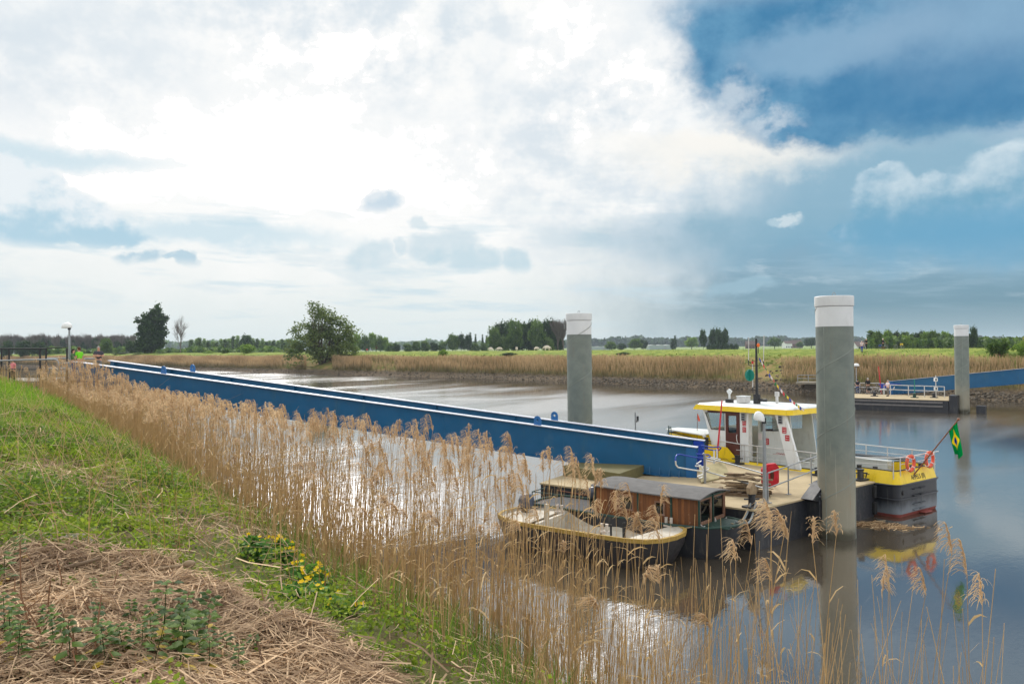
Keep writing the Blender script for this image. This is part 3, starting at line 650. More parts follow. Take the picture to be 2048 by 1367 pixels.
def stones():
    rng = np.random.default_rng(52); n = 6500
    i = rng.integers(2, len(BK)-2, n); near_ = BK[i, 1] < 190
    i = np.where(near_ | (rng.uniform(0, 1, n) < 0.4), i, rng.integers(5, 60, n))
    off = rng.uniform(-0.3, 2.0, n)+np.abs(rng.normal(0, 0.4, n)); pos = BK[i]+BN[i]*off[:, None]+BT[i]*rng.uniform(-1.5, 1.5, n)[:, None]
    pxs = 1024+F*pos[:, 0]/np.maximum(pos[:, 1], 1); up = (pxs > 1490) & (pxs < 1560) & (rng.uniform(0, 1, n) < 0.6)
    off = np.where(up, rng.uniform(0, 9, n), off); pos = np.where(up[:, None], BK[i]+BN[i]*off[:, None]+BT[i]*rng.uniform(-1.5, 1.5, n)[:, None], pos)
    ico = np.array([(0, 0, 1), (.89, 0, .45), (.28, .85, .45), (-.72, .53, .45), (-.72, -.53, .45), (.28, -.85, .45), (.72, .53, -.45), (-.28, .85, -.45), (-.89, 0, -.45), (-.28, -.85, -.45), (.72, -.53, -.45), (0, 0, -1)])
    tri = np.array([(0, 1, 2), (0, 2, 3), (0, 3, 4), (0, 4, 5), (0, 5, 1), (1, 6, 2), (2, 7, 3), (3, 8, 4), (4, 9, 5), (5, 10, 1), (2, 6, 7), (3, 7, 8), (4, 8, 9), (5, 9, 10), (1, 10, 6), (11, 7, 6), (11, 8, 7), (11, 9, 8), (11, 10, 9), (11, 6, 10)])
    s = rng.uniform(0.07, 0.27, n)[:, None, None]; V = ico[None]*s*rng.uniform(0.6, 1.3, (n, 12, 1))*rng.uniform(0.6, 1.2, (n, 1, 3))
    V[:, :, :2] += pos[:, None, :]; V[:, :, 2] += fz(off)[:, None]+0.03
    T = (np.arange(n)[:, None, None]*12+tri[None]).reshape(-1, 3)
    return obj('riprap', npmesh('riprap', V.reshape(-1, 3), tris=T, mat=M['stone'], attrs={'tint': np.repeat(rng.uniform(0, 1, n), 12)}), label='grey stones tipped along the far waterline', cat='stones', kind='stuff')
m, o = newmat('stone'); bsdf(o, mixc(attr('tint'), lin(58, 51, 42), lin(112, 102, 88)), 0.9, 0, 0.3); M['stone'] = m
stones()
# small scrub and grass tufts on the dike
M['leafH'] = leafmat('dike_herb', lin(74, 96, 40), lin(128, 138, 64), 0.35)
def tufts():
    rng = np.random.default_rng(53); n = 26000
    i = rng.integers(2, len(BK)-2, n); off = 9+rng.uniform(0, 1, n)**1.6*13; pos = BK[i]+BN[i]*off[:, None]+BT[i]*rng.uniform(-1.5, 1.5, n)[:, None]
    c = np.stack([pos[:, 0], pos[:, 1], fz(off)+rng.uniform(0, 0.3, n)], 1)
    V, q, t = cards(c, np.where(off < 13, 0.3, 0.11), rng, 1.4, 0.5+0.4*np.sin(pos[:, 0]*0.3))
    obj('dike_herbs', npmesh('dike_herbs', V, q, mat=M['leafH'], attrs={'tint': t}), label='rough green herbs along the far dike', cat='herbs', kind='stuff')
tufts()
# ------------------------------------------------------------------ houses and greenhouses far off
M['brick'] = paint('red_brick', lin(104, 78, 68), 0.9, var=0.1); M['tile'] = paint('dark_roof_tile', lin(104, 88, 84), 0.85, var=0.1); M['redtile'] = paint('red_roof_tile', lin(98, 80, 72), 0.85, var=0.1)
M['pane'] = paint('window_pane', lin(52, 60, 68), 0.1, var=0.02); M['ghglass'] = paint('greenhouse_glass', lin(150, 160, 160), 0.2, var=0.05)
def house(px, Y, w, d, h, rh, wallm, roofm, label, rz=0.2):
    p = atd(px, 690, Y); r = empty('house', (p[0], p[1], 2.4), rz, label, 'house')
    mb = MB().box((0, 0, h/2), (w, d, h)); mb.rings([[(-w/2, -d/2, h), (w/2, -d/2, h), (w/2, d/2, h), (-w/2, d/2, h)], [(-w/2, -0.05, h+rh-0.3), (w/2, -0.05, h+rh-0.3), (w/2, 0.05, h+rh-0.3), (-w/2, 0.05, h+rh-0.3)]]).build('wall', wallm, r, local=True)
    rf = MB(); 
    for s in (-1, 1): rf.extr([(-w/2-0.4, s*(d/2+0.5), h-0.3), (w/2+0.4, s*(d/2+0.5), h-0.3), (w/2+0.4, 0, h+rh), (-w/2-0.4, 0, h+rh)], (0, 0, 0.2))
    ro = rf.build('roof', roofm, r, local=True); MB().box((w*0.3, 0, h+rh), (0.8, 0.8, 1.6)).build('chimney', M['brick'], ro, local=True)
    for k in range(3): MB().box((-w/2+w*(k+0.5)/3, -d/2-0.02, 1.6), (1.3, 0.1, 1.4)).build('window', M['pane'], r, local=True)
    MB().box((w*0.42, -d/2-0.02, 1.05), (1.0, 0.1, 2.1)).build('door', M['brown'], r, local=True)
house(1574, 900, 8, 8, 5.5, 2.5, M['white'], M['tile'], 'white farmhouse between the round trees on the far field')
house(1592, 915, 12, 9, 5, 4, M['brick'], M['tile'], 'red brick farmhouse right beside the white one', 0.1)
house(1500, 900, 10, 9, 4.5, 4, M['brick'], M['redtile'], 'brick house behind the ferry mast, left of the mast', -0.2)
house(1722, 560, 10, 8, 2.8, 3.0, M['offwhite'], M['tile'], 'pale house with dark roof right beside the big pile', 0.1)
house(2026, 520, 12, 8, 3, 3.6, M['offwhite'], M['tile'], 'pale house with dark roof at the right edge behind the hedge', 0.3)
def shed(px, Y, w, h, label):
    p = atd(px, 690, Y); r = empty('greenhouse', (p[0], p[1], 2.4), 0.05, label, 'greenhouse')
    MB().box((0, 0, h/2), (w, 14, h)).build('wall', M['ghglass'], r, local=True)
    mb = MB(); nb = max(3, int(w/8))
    for k in range(nb):
        x0 = -w/2+w*k/nb; x1 = x0+w/nb; mb.rings([[(x0, -7.1, h), (x1, -7.1, h), ((x0+x1)/2, -7.1, h+0.5)], [(x0, 7.1, h), (x1, 7.1, h), ((x0+x1)/2, 7.1, h+0.5)]])
    mb.build('roof', M['offwhite'], r, local=True)
    MB().box((w*0.2, -7.05, h*0.4), (3, 0.1, h*0.7)).build('door', M['steel'], r, local=True)
shed(1318, 900, 26, 5, 'long pale greenhouse between the middle pile and the thin poplars'); shed(1196, 980, 30, 4, 'low white greenhouse just right of the middle pile')
# ------------------------------------------------------------------ sheep
def skin_obj(name, verts, edges, radii, mat, parent=None, lv=1, root=0):
    me = bpy.data.meshes.new(name); me.from_pydata(verts, edges, []); me.materials.append(mat)
    o = bpy.data.objects.new(name, me); COL.objects.link(o)
    md = o.modifiers.new('skin', 'SKIN'); md.use_smooth_shade = True
    if not me.skin_vertices: raise RuntimeError('no skin layer')
    for sv, r in zip(me.skin_vertices[0].data, radii): sv.radius = r if isinstance(r, tuple) else (r, r); sv.use_root = False
    me.skin_vertices[0].data[root].use_root = True
    sb = o.modifiers.new('sub', 'SUBSURF'); sb.levels = lv; sb.render_levels = lv
    dg = bpy.context.evaluated_depsgraph_get(); m2 = bpy.data.meshes.new_from_object(o.evaluated_get(dg)); bpy.data.objects.remove(o); bpy.data.meshes.remove(me)
    m2.name = name
    if not m2.materials: m2.materials.append(mat)
    return obj(name, m2, parent)
M['wool'] = paint('wool', lin(226, 214, 196), 0.95, dirt=lin(160, 140, 116), damt=0.4, dscale=6, bump=0.8)
sv = [(0, 0, 0.62), (0.32, 0, 0.66), (-0.38, 0, 0.66), (0.56, 0, 0.62), (0.72, 0, 0.42), (0.86, 0, 0.26),
      (0.3, 0.13, 0.4), (0.31, 0.13, 0.22), (0.29, 0.13, 0.02), (0.3, -0.13, 0.4), (0.31, -0.13, 0.22), (0.29, -0.13, 0.02),
      (-0.36, 0.13, 0.42), (-0.42, 0.13, 0.24), (-0.38, 0.13, 0.02), (-0.36, -0.13, 0.42), (-0.42, -0.13, 0.24), (-0.38, -0.13, 0.02), (-0.58, 0, 0.55), (0.7, 0.1, 0.5), (0.7, -0.1, 0.5)]
se = [(0, 1), (0, 2), (1, 3), (3, 4), (4, 5), (1, 6), (6, 7), (7, 8), (1, 9), (9, 10), (10, 11), (2, 12), (12, 13), (13, 14), (2, 15), (15, 16), (16, 17), (2, 18), (4, 19), (4, 20)]
sr = [0.27, 0.26, 0.27, 0.14, 0.1, 0.06, 0.09, 0.04, 0.04, 0.09, 0.04, 0.04, 0.11, 0.045, 0.04, 0.11, 0.045, 0.04, 0.05, 0.03, 0.03]
s0 = skin_obj('sheep', sv, se, sr, M['wool'])
for i, (px, py, rz, big) in enumerate(((986, 698.5, 3.0, 1), (993, 699, 0.2, 1), (1004, 701, 3.3, 1), (1028, 699.5, 1.6, 1), (1065, 699, 0.1, 1), (1087, 698, 2.9, 1.3), (1093, 698.5, 0.3, 1.2))):
    s_ = s0 if i == 0 else s0.copy()
    if i: COL.objects.link(s_)
    x_, y_, z_ = bankpoint(px, 22); s_.location = (x_, y_, 6.05); s_.rotation_euler = (0, 0, rz); s_.scale = (1.1*big,)*3
    tag(s_, ('cream sheep grazing at the left end of the flock', 'second cream sheep from the left, turned right', 'third sheep from the left, low in the grass', 'lone sheep standing end-on between the others', 'sheep grazing by itself nearer the middle pile', 'larger sheep nearest the middle pile, facing left', 'rightmost sheep, behind the larger one')[i], 'sheep', 'sheep grazing on the far dike')

# ------------------------------------------------------------------ mooring piles
def pilemat():
    m, o = newmat('pile_paint'); P = coord(); sp = NT.nodes.new('ShaderNodeSeparateXYZ'); link(P.o, sp.inputs[0]); z = X(sp.outputs[2])
    n = noise(P, 2.0, 6, 0.65); c = mixc(sstep(n, 0.3, 0.7), lin(118, 125, 116), lin(104, 112, 105))
    silt = sstep(z + n*1.4, 4.3, 2.0); c = mixc(silt*0.8, c, lin(146, 138, 118))
    streak = sstep(noise(scalev(P, (9, 9, 0.35)), 1.0, 5, 0.7), 0.6, 0.75); c = mixc(streak*0.5, c, lin(140, 106, 76)); c = mixc(sstep(noise(scalev(P, (14, 14, 0.2)), 1.0, 3, 0.6), 0.66, 0.7)*sstep(z, 3.8, 2.2)*0.6, c, lin(186, 182, 168))
    c = mixc(sstep(z + n*0.5, 0.8, 0.4), c, lin(70, 66, 50))
    c = mixc(sstep(noise(P, 30, 2), 0.78, 0.8)*0.5, c, lin(200, 200, 190))
    bsdf(o, c, 0.5, 0, 0.4, noise(scalev(P, (1, 1, 0.3)), 3, 4), 0.15, 0.02); return m
M['pile'] = pilemat(); M['pilewhite'] = paint('pile_white_band', lin(214, 215, 214), 0.5, dirt=lin(160, 156, 148), damt=0.3, dscale=2, var=0.04)
M['seam'] = paint('weld_seam_paint', lin(134, 140, 130), 0.5)
def helix(r, z0, z1, pitch, ph, n=10):
    t = np.linspace(0, (z1-z0)/pitch*2*PI, int((z1-z0)/pitch*40)+2); return [(r*math.cos(a+ph), r*math.sin(a+ph), z0+(z1-z0)*k/(len(t)-1)) for k, a in enumerate(t)]
def pile(loc, ph, label, vis=0):
    rr = 0.645; r = empty('mooring_pile', (loc[0], loc[1], 0), 0, label, 'mooring pile', 'steel mooring piles in the river')
    MB().lathe([(rr, -4), (rr, 7.62)], n=64).build('shaft', M['pile'], r, smooth=True, local=True)
    MB().lathe([(rr, 7.62), (rr, 8.34)], n=64).build('white_band', M['pilewhite'], r, smooth=True, local=True)
    MB().lathe([(rr+0.025, 8.355), (rr+0.03, 8.37), (rr+0.03, 8.70), (rr+0.01, 8.72), (0.02, 8.75)], n=64).build('cap', M['pilewhite'], r, smooth=True, local=True)
    mb = MB(); mb.tube(helix(rr+0.001, -1, 8.3, 2.35, ph), 0.017, 5)
    for a in (ph+2.2, ph+0.35): mb.tube([((rr+0.001)*math.cos(a), (rr+0.001)*math.sin(a), z) for z in (-1, 3, 7.6)], 0.014, 5)
    mb.build('weld_seam', M['seam'], r, local=True)
    MB().tube([(0.05, 0, 8.74), (0.05, 0, 8.82), (0.0, 0, 8.87), (-0.05, 0, 8.82), (-0.05, 0, 8.74)], 0.014, 6).build('lifting_ring', M['steel'], r, local=True)
    return r
pile((11.74, 29.12), 3.4, 'nearest and tallest grey pile with white top, before the ferry')
pile((3.5, 41.7), 0.4, 'middle grey pile with white top behind the blue gangway')
p3 = at(1925, 824, 0); pile((p3[0], p3[1]), 2.1, 'farthest grey pile with white top at the far pontoon')

# ------------------------------------------------------------------ near pontoon
PC, PB_, PE, PD = (8.18, 27.16), (14.6, 32.45), (6.75, 43.2), (1.11, 33.03)
DZ = 1.4
pont = empty('pontoon', (8, 34, 0), 0, 'black steel pontoon with sand-coloured deck that the ferry and houseboat lie against', 'pontoon')
def inset(poly, d):
    c = np.mean(poly, 0); return [tuple(np.array(p)+(c-np.array(p))/np.linalg.norm(c-np.array(p))*d) for p in poly]
poly = [PC, PB_, PE, PD]
MB().prism(poly, -0.6, DZ-0.06).build('hull', M['black'], pont, bevel=0.02)
MB().prism(inset(poly, -0.04), DZ-0.058, DZ).build('deck', M['deck'], pont)
uE = (np.array(PB_)-PC)/np.linalg.norm(np.array(PB_)-PC); nE = np.array([uE[1], -uE[0]])
for t, zc in ((0.14, 0.55), (0.14, 0.15)):
    a = np.array(PC)+uE*0.1+nE*0.03; b = np.array(PB_)-uE*0.1+nE*0.03
mb = MB()
for s in (5.9, 6.55): p = np.array(PC)+uE*s+nE*0.06; mb.tube([(p[0], p[1], -0.3), (p[0], p[1], 1.35)], 0.025, 6)
for k in range(6):
    p = np.array(PC)+uE*5.9+nE*0.06; q = np.array(PC)+uE*6.55+nE*0.06; z = -0.1+k*0.27; mb.tube([(p[0], p[1], z), (q[0], q[1], z)], 0.018, 6)
mb.build('ladder', M['dark'], pont)
for k in range(2):
    p = np.array(PB_)+nE*0.02; MB().box((p[0]-0.06, p[1]-0.02, 0.35+k*0.65), (0.22, 0.22, 0.5), math.atan2(uE[1], uE[0])).build('fender', M['rubber'], pont, bevel=0.03)
# raised landing block under the gangway and its shelf
b0, b1 = at(1126, 929, 1.95), at(1235, 950, 1.75)
mb = MB(); q = [at(1126, 951, DZ)[:2], at(1240, 968, DZ)[:2]]; d = np.array([0.52, 0.86])*3.2
mb.prism([tuple(q[0]), tuple(q[1]), tuple(q[1]+d), tuple(q[0]+d)], DZ, DZ+0.44).build('landing_block', paint('olive_coating', lin(104, 98, 60), 0.8, dirt=lin(80, 74, 46), damt=0.5), pont, bevel=0.02)
def bollard(pxy, name_parent, s=1.0, wood=False, local=None):
    x, y = pxy; mb = MB(); mb.box((x, y, DZ+0.035), (0.62*s, 0.42*s, 0.07), 0.6); o = mb.build('bollard', M['black'], name_parent, bevel=0.01)
    mb = MB(); mb.lathe([(0.13*s, DZ+0.07), (0.12*s, DZ+0.4*s), (0.15*s, DZ+0.42*s), (0.15*s, DZ+0.47*s), (0.02, DZ+0.48*s)], (x, y, 0), 16); mb.tube([(x-0.28*s, y, DZ+0.3*s), (x+0.28*s, y, DZ+0.3*s)], 0.03, 8)
    mb.v = [(a-0, b-0, c) for a, b, c in mb.v]; c_ = MB(); c_.v, c_.f, c_.m = mb.v, mb.f, mb.m
    c_.v = [(a-name_parent.location.x, b-name_parent.location.y, c-name_parent.location.z) for a, b, c in c_.v]
    c_.build('post', M['black'], o, local=True, smooth=True); return o
bA = at(1508, 1016, DZ); bollard((bA[0]-0.02, bA[1]+0.18), pont, 0.95)
bB = at(1475, 928, DZ); bollard(bB[:2], pont, 0.9)
bC = at(1721, 960, DZ); bollard(bC[:2], pont, 1.0)
bD = at(1634, 950, DZ); bollard(bD[:2], pont, 0.7)
# railing: along the shore edge to the lamp, then along the near end
def railrun(mb, P, z0, hs, r=0.027, posts=True):
    for h in hs: mb.tube([(x, y, z0+h) for x, y in P], r, 8)
    if posts:
        for x, y in P: mb.tube([(x, y, z0), (x, y, z0+max(hs))], r, 8)
ra = [at(1410, 966, DZ)[:2], at(1470, 985, DZ)[:2], at(1531, 1005, DZ)[:2]]
rb = [at(1536, 1005, DZ)[:2], at(1577, 988, DZ)[:2], at(1623, 968, DZ)[:2], at(1668, 951, DZ)[:2]]
mb = MB(); P = [(p[0], p[1]) for p in ra]; mb.tube([(*P[0], DZ+1.05), (*P[1], DZ+1.05), (*P[2], DZ+1.02)], 0.027, 8); mb.tube([(*P[0], DZ+0.5), (*P[1], DZ+0.5), (*P[2], DZ+0.5)], 0.027, 8)
mb.tube([(*P[2], DZ), (*P[2], DZ+1.05)], 0.03, 8); mb.tube([(*P[0], DZ), (*P[0], DZ+1.15), (P[0][0]-0.06, P[0][1], DZ+1.22)], 0.05, 8)
mb.build('railing', M['steel'], pont, smooth=True)
mb = MB(); railrun(mb, rb, DZ, (1.05, 0.52)); 
for x, y in rb: mb.box((x, y, DZ+0.01), (0.2, 0.12, 0.02), 0.6)
mb.build('railing', M['steel'], pont, smooth=True)
# zig-zag bent handrail end and the blue-and-white barrier loops
def pxpath(pts, Y): return [tuple(atd(x, y, Y)) for x, y in pts]
mb = MB(); mb.tube(pxpath([(1403, 921), (1393, 927), (1401, 930), (1406, 938), (1406, 948), (1395, 952), (1399, 956), (1406, 953)], 30.4), 0.026, 8)
mb.build('bent_handrail', M['white'], pont, smooth=True)
def barrier(top, low, Y, Y2, label_parent):
    mb = MB(); mb.tube([tuple(atd(x, y, Y+(Y2-Y)*k/(len(top)-1))) for k, (x, y) in enumerate(top)], 0.03, 8); a = mb.build('barrier_top', M['blue2'], label_parent, smooth=True)
    mb = MB(); mb.tube([tuple(atd(x, y, Y+(Y2-Y)*k/(len(low)-1))) for k, (x, y) in enumerate(low)], 0.03, 8); mb.build('barrier_foot', M['white'], label_parent, smooth=True)
b1_ = empty('gate_barrier', tuple(atd(1390, 965, 32.6)), 0, 'blue and white tube barrier looping out at the near gangway girder', 'barrier')
barrier([(1351, 921), (1351, 914), (1354, 909), (1360, 908), (1380, 912), (1402, 916), (1415, 915), (1421, 912), (1418, 909), (1392, 907)], [(1351, 921), (1352, 929), (1356, 934), (1362, 935), (1385, 939), (1406, 942), (1415, 939), (1418, 936), (1410, 933), (1390, 931)], 32.4, 33.2, b1_)
MB().tube([tuple(atd(1411, 917, 33.0)), tuple(atd(1411, 944, 33.0)), tuple(atd(1411, 962, 32.9))], 0.035, 8).build('post', M['white'], b1_, smooth=True)
b2_ = empty('gate_barrier', tuple(atd(1428, 935, 35.5)), 0, 'blue and white tube barrier beside the yellow ferry bow', 'barrier')
barrier([(1402, 890), (1425, 894), (1438, 893), (1442, 895), (1438, 900), (1428, 900), (1404, 896)], [(1420, 914), (1432, 916), (1440, 918), (1438, 921), (1428, 923), (1412, 920)], 35.2, 35.8, b2_)
mb = MB(); 
for x, y0, y1 in ((1428, 900, 927), (1434, 897, 918)): mb.tube([tuple(atd(x, y0, 35.5)), tuple(atd(x, y1, 35.5))], 0.035, 8)
mb.build('post', M['white'], b2_, smooth=True)
b3_ = empty('warning_pole', tuple(atd(1434, 919, 35.6)), 0, 'thin red pole standing beside the brown ferry door', 'pole')
MB().tube([tuple(atd(1434, 912, 35.6)), tuple(atd(1437, 880, 35.6)), tuple(atd(1444, 800, 35.6))], [0.045, 0.04, 0.03], 8).build('shaft', M['red'], b3_, smooth=True)
MB().tube([tuple(atd(1434, 918, 35.6)), tuple(atd(1434.6, 903, 35.6))], 0.06, 8).build('socket', M['rust'], b3_, smooth=True)
# roller guide beside the pile
gp = np.array(PC)+uE*3.2; gq = np.array(PC)+uE*4.5
g_ = empty('pile_guide', (gp[0], gp[1], 0.9), 0, 'black bracket with pale rollers clamping the pontoon to the nearest pile', 'pile guide')
mb = MB(); w = nE*0.5
mb.extr([(*(gp-nE*0.02), 1.3), (*(gp+uE*1.0-nE*0.02), 1.3), (*(gp+uE*1.0-nE*0.02), 1.98), (*(gp+uE*0.5-nE*0.02), 1.93), (*(gp-uE*0.35-nE*0.02), 1.42)], (*(w), 0)).build('bracket', M['black'], g_, bevel=0.02)
gm = MB(); gm.box((*(gp+uE*0.55+nE*0.25), 1.0), (1.0, 0.52, 0.75), math.atan2(uE[1], uE[0])); gm.build('arm', M['black'], g_, bevel=0.02)
for k, zz in ((0, 1.86), (1, 1.62)):
    c = gp+uE*(0.98+0.1*k)+nE*0.3*(1-k*0.2); a = Vector((*nE, 0))
    mb = MB(); mb.tube([Vector((*c, zz))-a*0.1, Vector((*c, zz))+a*0.16], 0.2, 20); rl = mb.build('roller', M['rail'], g_, smooth=True)
    c2 = MB(); p_ = Vector((*c, zz))-Vector(g_.location); c2.tube([p_-a*0.13, p_+a*0.19], 0.07, 10); c2.build('axle', M['dark'], rl, local=True)
mb = MB()
for k in range(9): p = gp+uE*(0.1+0.1*k)+nE*0.49; mb.ball((p[0], p[1], 1.84 if k > 3 else 1.5+k*0.09), 0.022, 8, 6)
mb.build('bolt', M['steel'], g_, smooth=True)
# lamp posts
def lamp(base, h, label, tilt, dome=0.27, Yv=None):
    r = empty('street_lamp', tuple(base), 0, label, 'street lamp')
    MB().tube([(0, 0, 0), (0, 0, 0.9), (0, 0, h)], [0.075, 0.07, 0.05], 12).build('pole', M['steel'], r, smooth=True, local=True)
    MB().box((0, 0, 0.015), (0.34, 0.34, 0.03), 0.6).build('base_plate', M['steel'], r, local=True)
    mb = MB(); mb.rings([[(tilt[0]*0.16+math.cos(t)*rr, tilt[1]*0.16+math.sin(t)*rr*0.85, h+zz+tilt[2]*math.cos(t)*rr) for t in np.linspace(0, 2*PI, 21)[:-1]] for rr, zz in ((dome*0.93, -0.05), (dome, 0.0), (dome*0.95, 0.1), (dome*0.72, 0.21), (dome*0.35, 0.27), (0.01, 0.285))])
    mb.build('lamp_shade', M['lampwhite'], r, smooth=True, local=True)
    MB().box((0, 0, h-0.05), (0.12, 0.12, 0.2)).build('bracket', M['dark'], r, local=True); return r
lb = at(1530, 1005, DZ); hl = zat(1522, 838, lb[1])-DZ; lamp(lb, hl, 'grey lamp post with white dome on the near pontoon before the ferry', (-1.0, 0.1, -0.2), 0.2)
# life-buoy case
rc = empty('life_buoy_case', tuple(at(1552, 968, DZ)), 0, 'bright red octagonal life-buoy case fixed behind the pontoon railing', 'life-buoy case')
c0 = np.array(atd(1540, 949, 30.4)); ax = Vector((0.35, -0.94, 0)); sx_ = Vector((0.94, 0.35, 0)); mb = MB()
oct_ = [(-0.30, -0.42), (0.22, -0.45), (0.36, -0.28), (0.36, 0.28), (0.22, 0.44), (-0.2, 0.42), (-0.36, 0.24), (-0.36, -0.26)]
pts = [Vector(c0)+sx_*x+Vector((0, 0, z)) for x, z in oct_]
mb.extr([p-ax*0.09 for p in pts], ax*0.18).build('case', M['red'], rc, bevel=0.03)
pts2 = [Vector(c0)+sx_*(x*0.72)+Vector((0, 0, z*0.72)) for x, z in oct_]; MB().extr([p+ax*0.09 for p in pts2], ax*0.03).build('lid', M['red'], rc, bevel=0.01)
mb = MB(); mb.rings([[Vector(c0)+ax*0.125+sx_*(math.cos(t)*a)+Vector((0, 0, math.sin(t)*b)) for t in np.linspace(0, 2*PI, 17)[:-1]] for a, b in ((0.09, 0.2), (0.07, 0.17))]); mb.build('emblem', M['rust'], rc)
MB().tube([tuple(at(1548, 972, DZ)), tuple(Vector(c0)+Vector((0.1, 0.05, 0)))], 0.03, 8).build('post', M['steel'], rc)
# driftwood heap: every plank a thing
rg = random.Random(3); wc = at(1484, 988, DZ); pal = empty('pallet', (wc[0], wc[1], DZ), -0.5, 'low wooden pallet under the driftwood heap', 'pallet')
mb = MB()
for k in range(5): mb.box((-0.9+k*0.45, 0, 0.12), (0.14, 1.1, 0.025))
mb.build('board', M['wood2'], pal, local=True)
mb = MB()
for k in (-0.45, 0, 0.45): mb.box((0, k, 0.05), (2.0, 0.1, 0.1))
mb.build('runner', M['wood2'], pal, local=True)
ex = Vector((0.91, -0.41, 0)); ey = Vector((0.41, 0.91, 0))
for k in range(34):
    lay = k//6; L = rg.uniform(0.6, 1.5)*(1-0.04*lay); w = rg.uniform(0.08, 0.17); t = rg.uniform(0.03, 0.08)
    a = rg.gauss(0, 0.25); c = Vector(wc)+ex*rg.uniform(-0.75, 0.9)*(1-0.09*lay)+ey*rg.uniform(-0.4, 0.5); z = DZ+0.18+lay*0.115+rg.uniform(0, 0.03)
    o_ = MB(); n = 5; ring = []
    for i in range(n):
        s = -L/2+L*i/(n-1); tw = 0.75+0.3*rg.random(); ring.append([(s, y*w/2*tw, zz*t/2*tw+rg.uniform(-0.008, 0.008)) for y, zz in ((-1, -1), (1, -1), (1.0, 0.7), (0.6, 1), (-0.7, 1), (-1, 0.6))])
    o_.rings(ring); p = o_.build('driftwood_plank', M['wood'] if k % 3 else M['wood2'], local=True)
    p.location = (c.x, c.y, z); p.rotation_euler = (rg.uniform(-0.2, 0.2), rg.uniform(-0.07, 0.07), math.atan2(ex.y, ex.x)+a)
    tag(p, 'weathered driftwood plank in the heap on the pontoon' if k % 3 else 'darker driftwood plank in the heap on the pontoon', 'plank', 'driftwood heaped on the pontoon')
# little wooden bird house on the corner bollard
bh = empty('bird_house', (bA[0]-0.02, bA[1]+0.18, DZ+0.46), 0.4, 'small pointed wooden block standing on the corner bollard', 'wooden block')
MB().extr([(-0.14, -0.1, 0), (0.14, -0.1, 0), (0.15, -0.1, 0.22), (0, -0.1, 0.42), (-0.15, -0.1, 0.22)], (0, 0.2, 0)).build('block', M['wood'], bh, local=True, bevel=0.008)
# ------------------------------------------------------------------ gangway
g = np.array([0.938, -0.347]); gpn = np.array([0.347, 0.938])
def gangway(NR, L, zr, zl, sep, label, lugs, nst=8, dirv=g, endplate=True, hgt=1.4, parts='blue'):
    dv = np.array([*dirv, (zr-zl)/L]); pv = np.array([-dirv[1], dirv[0]]) if dirv[0] > 0 else np.array([dirv[1], -dirv[0]])
    P = lambda s, o, dz: tuple(np.array([NR[0]-dirv[0]*s+pv[0]*o, NR[1]-dirv[1]*s+pv[1]*o, zr+(zl-zr)*s/L+dz]))
    r = empty('gangway', P(0, 0, -hgt), 0, label, 'gangway')
    for k, o in enumerate((0.0, sep)):
        web = MB().beam(P(0, o, -hgt/2), P(L, o, -hgt/2), 0.03, hgt).build('girder', M['blue'], r)
        loc = Vector(r.location)
        def sub(mb, name, mat, **kw):
            mb.v = [(a-loc.x, b-loc.y, c-loc.z) for a, b, c in mb.v]; return mb.build(name, mat, web, local=True, **kw)
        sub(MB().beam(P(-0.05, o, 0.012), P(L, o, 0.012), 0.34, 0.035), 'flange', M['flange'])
        sub(MB().beam(P(0, o, -hgt-0.012), P(L, o, -hgt-0.012), 0.34, 0.03), 'flange', M['blue'])
        mb = MB(); side = 1 if k else -1
        for i in range(nst+1):
            s = 0.5+(L-1)*i/nst
            mb.beam(P(s, o+0.09*(-1 if k else 1), -0.03), P(s, o+0.09*(-1 if k else 1), -hgt+0.02), 0.16, 0.025, up=(dirv[0], dirv[1], 0))
        sub(mb, 'stiffener', M['blue'])
        mb = MB()
        for i in range(1, 6): mb.beam(P(L*i/6, o-0.017, -0.02), P(L*i/6, o-0.017, -hgt+0.02), 0.006, 0.018, up=(dirv[0], dirv[1], 0))
        sub(mb, 'weld_seam', M['blue'])
        mb = MB()
        mb.box(P(0.22, o-0.02 if not k else o-0.09, -hgt/2), (0.44, 0.16, hgt-0.06), math.atan2(dirv[1], dirv[0]))
        sub(mb, 'end_plate', M['blue2'] if k else paint('gangway_end_blue', lin(20, 96, 152), 0.4, var=0.06))
        if not k:
            for i in range(5):
                s = 0.75+i*0.42; sub(MB().extr([P(s, -0.015, -hgt+0.02), P(s, -0.2, -hgt+0.02), P(s, -0.1, -hgt+0.2), P(s, -0.015, -hgt+0.32)], (dirv[0]*0.03, dirv[1]*0.03, 0)), 'gusset', M['blue'])
        for (kk, s) in lugs:
            if kk != k: continue
            mb = MB(); n = 14; pr = [(-0.17, 0.0), (-0.17, 0.2)]+[(0.17*math.cos(t), 0.22+0.19*math.sin(t)) for t in np.linspace(PI, 0, 9)]+[(0.17, 0.0)]
            hole = [(0.055*math.cos(t), 0.22+0.055*math.sin(t)) for t in np.linspace(PI*1.25, -PI*0.75, len(pr)+1)[:-1]]
            f3 = lambda q: Vector(P(s-q[0], o-0.06, q[1]+0.03)); mb.panel([f3(q) for q in pr], [f3(q) for q in hole], (pv[0]*0.05, pv[1]*0.05, 0)); sub(mb, 'lifting_lug', paint('lug_blue', lin(40, 104, 164), 0.4, var=0.05))
    MB().beam(P(0.3, sep/2, -hgt+0.35), P(L-0.3, sep/2, -hgt+0.35), sep-0.1, 0.06).build('walkway', M['deck'], r)
    for i in range(7):
        s = 1+(L-2)*i/6; MB().beam(P(s, 0.1, -hgt+0.22), P(s, sep-0.1, -hgt+0.22), 0.12, 0.16).build('cross_beam', M['blue'], r)
    return r
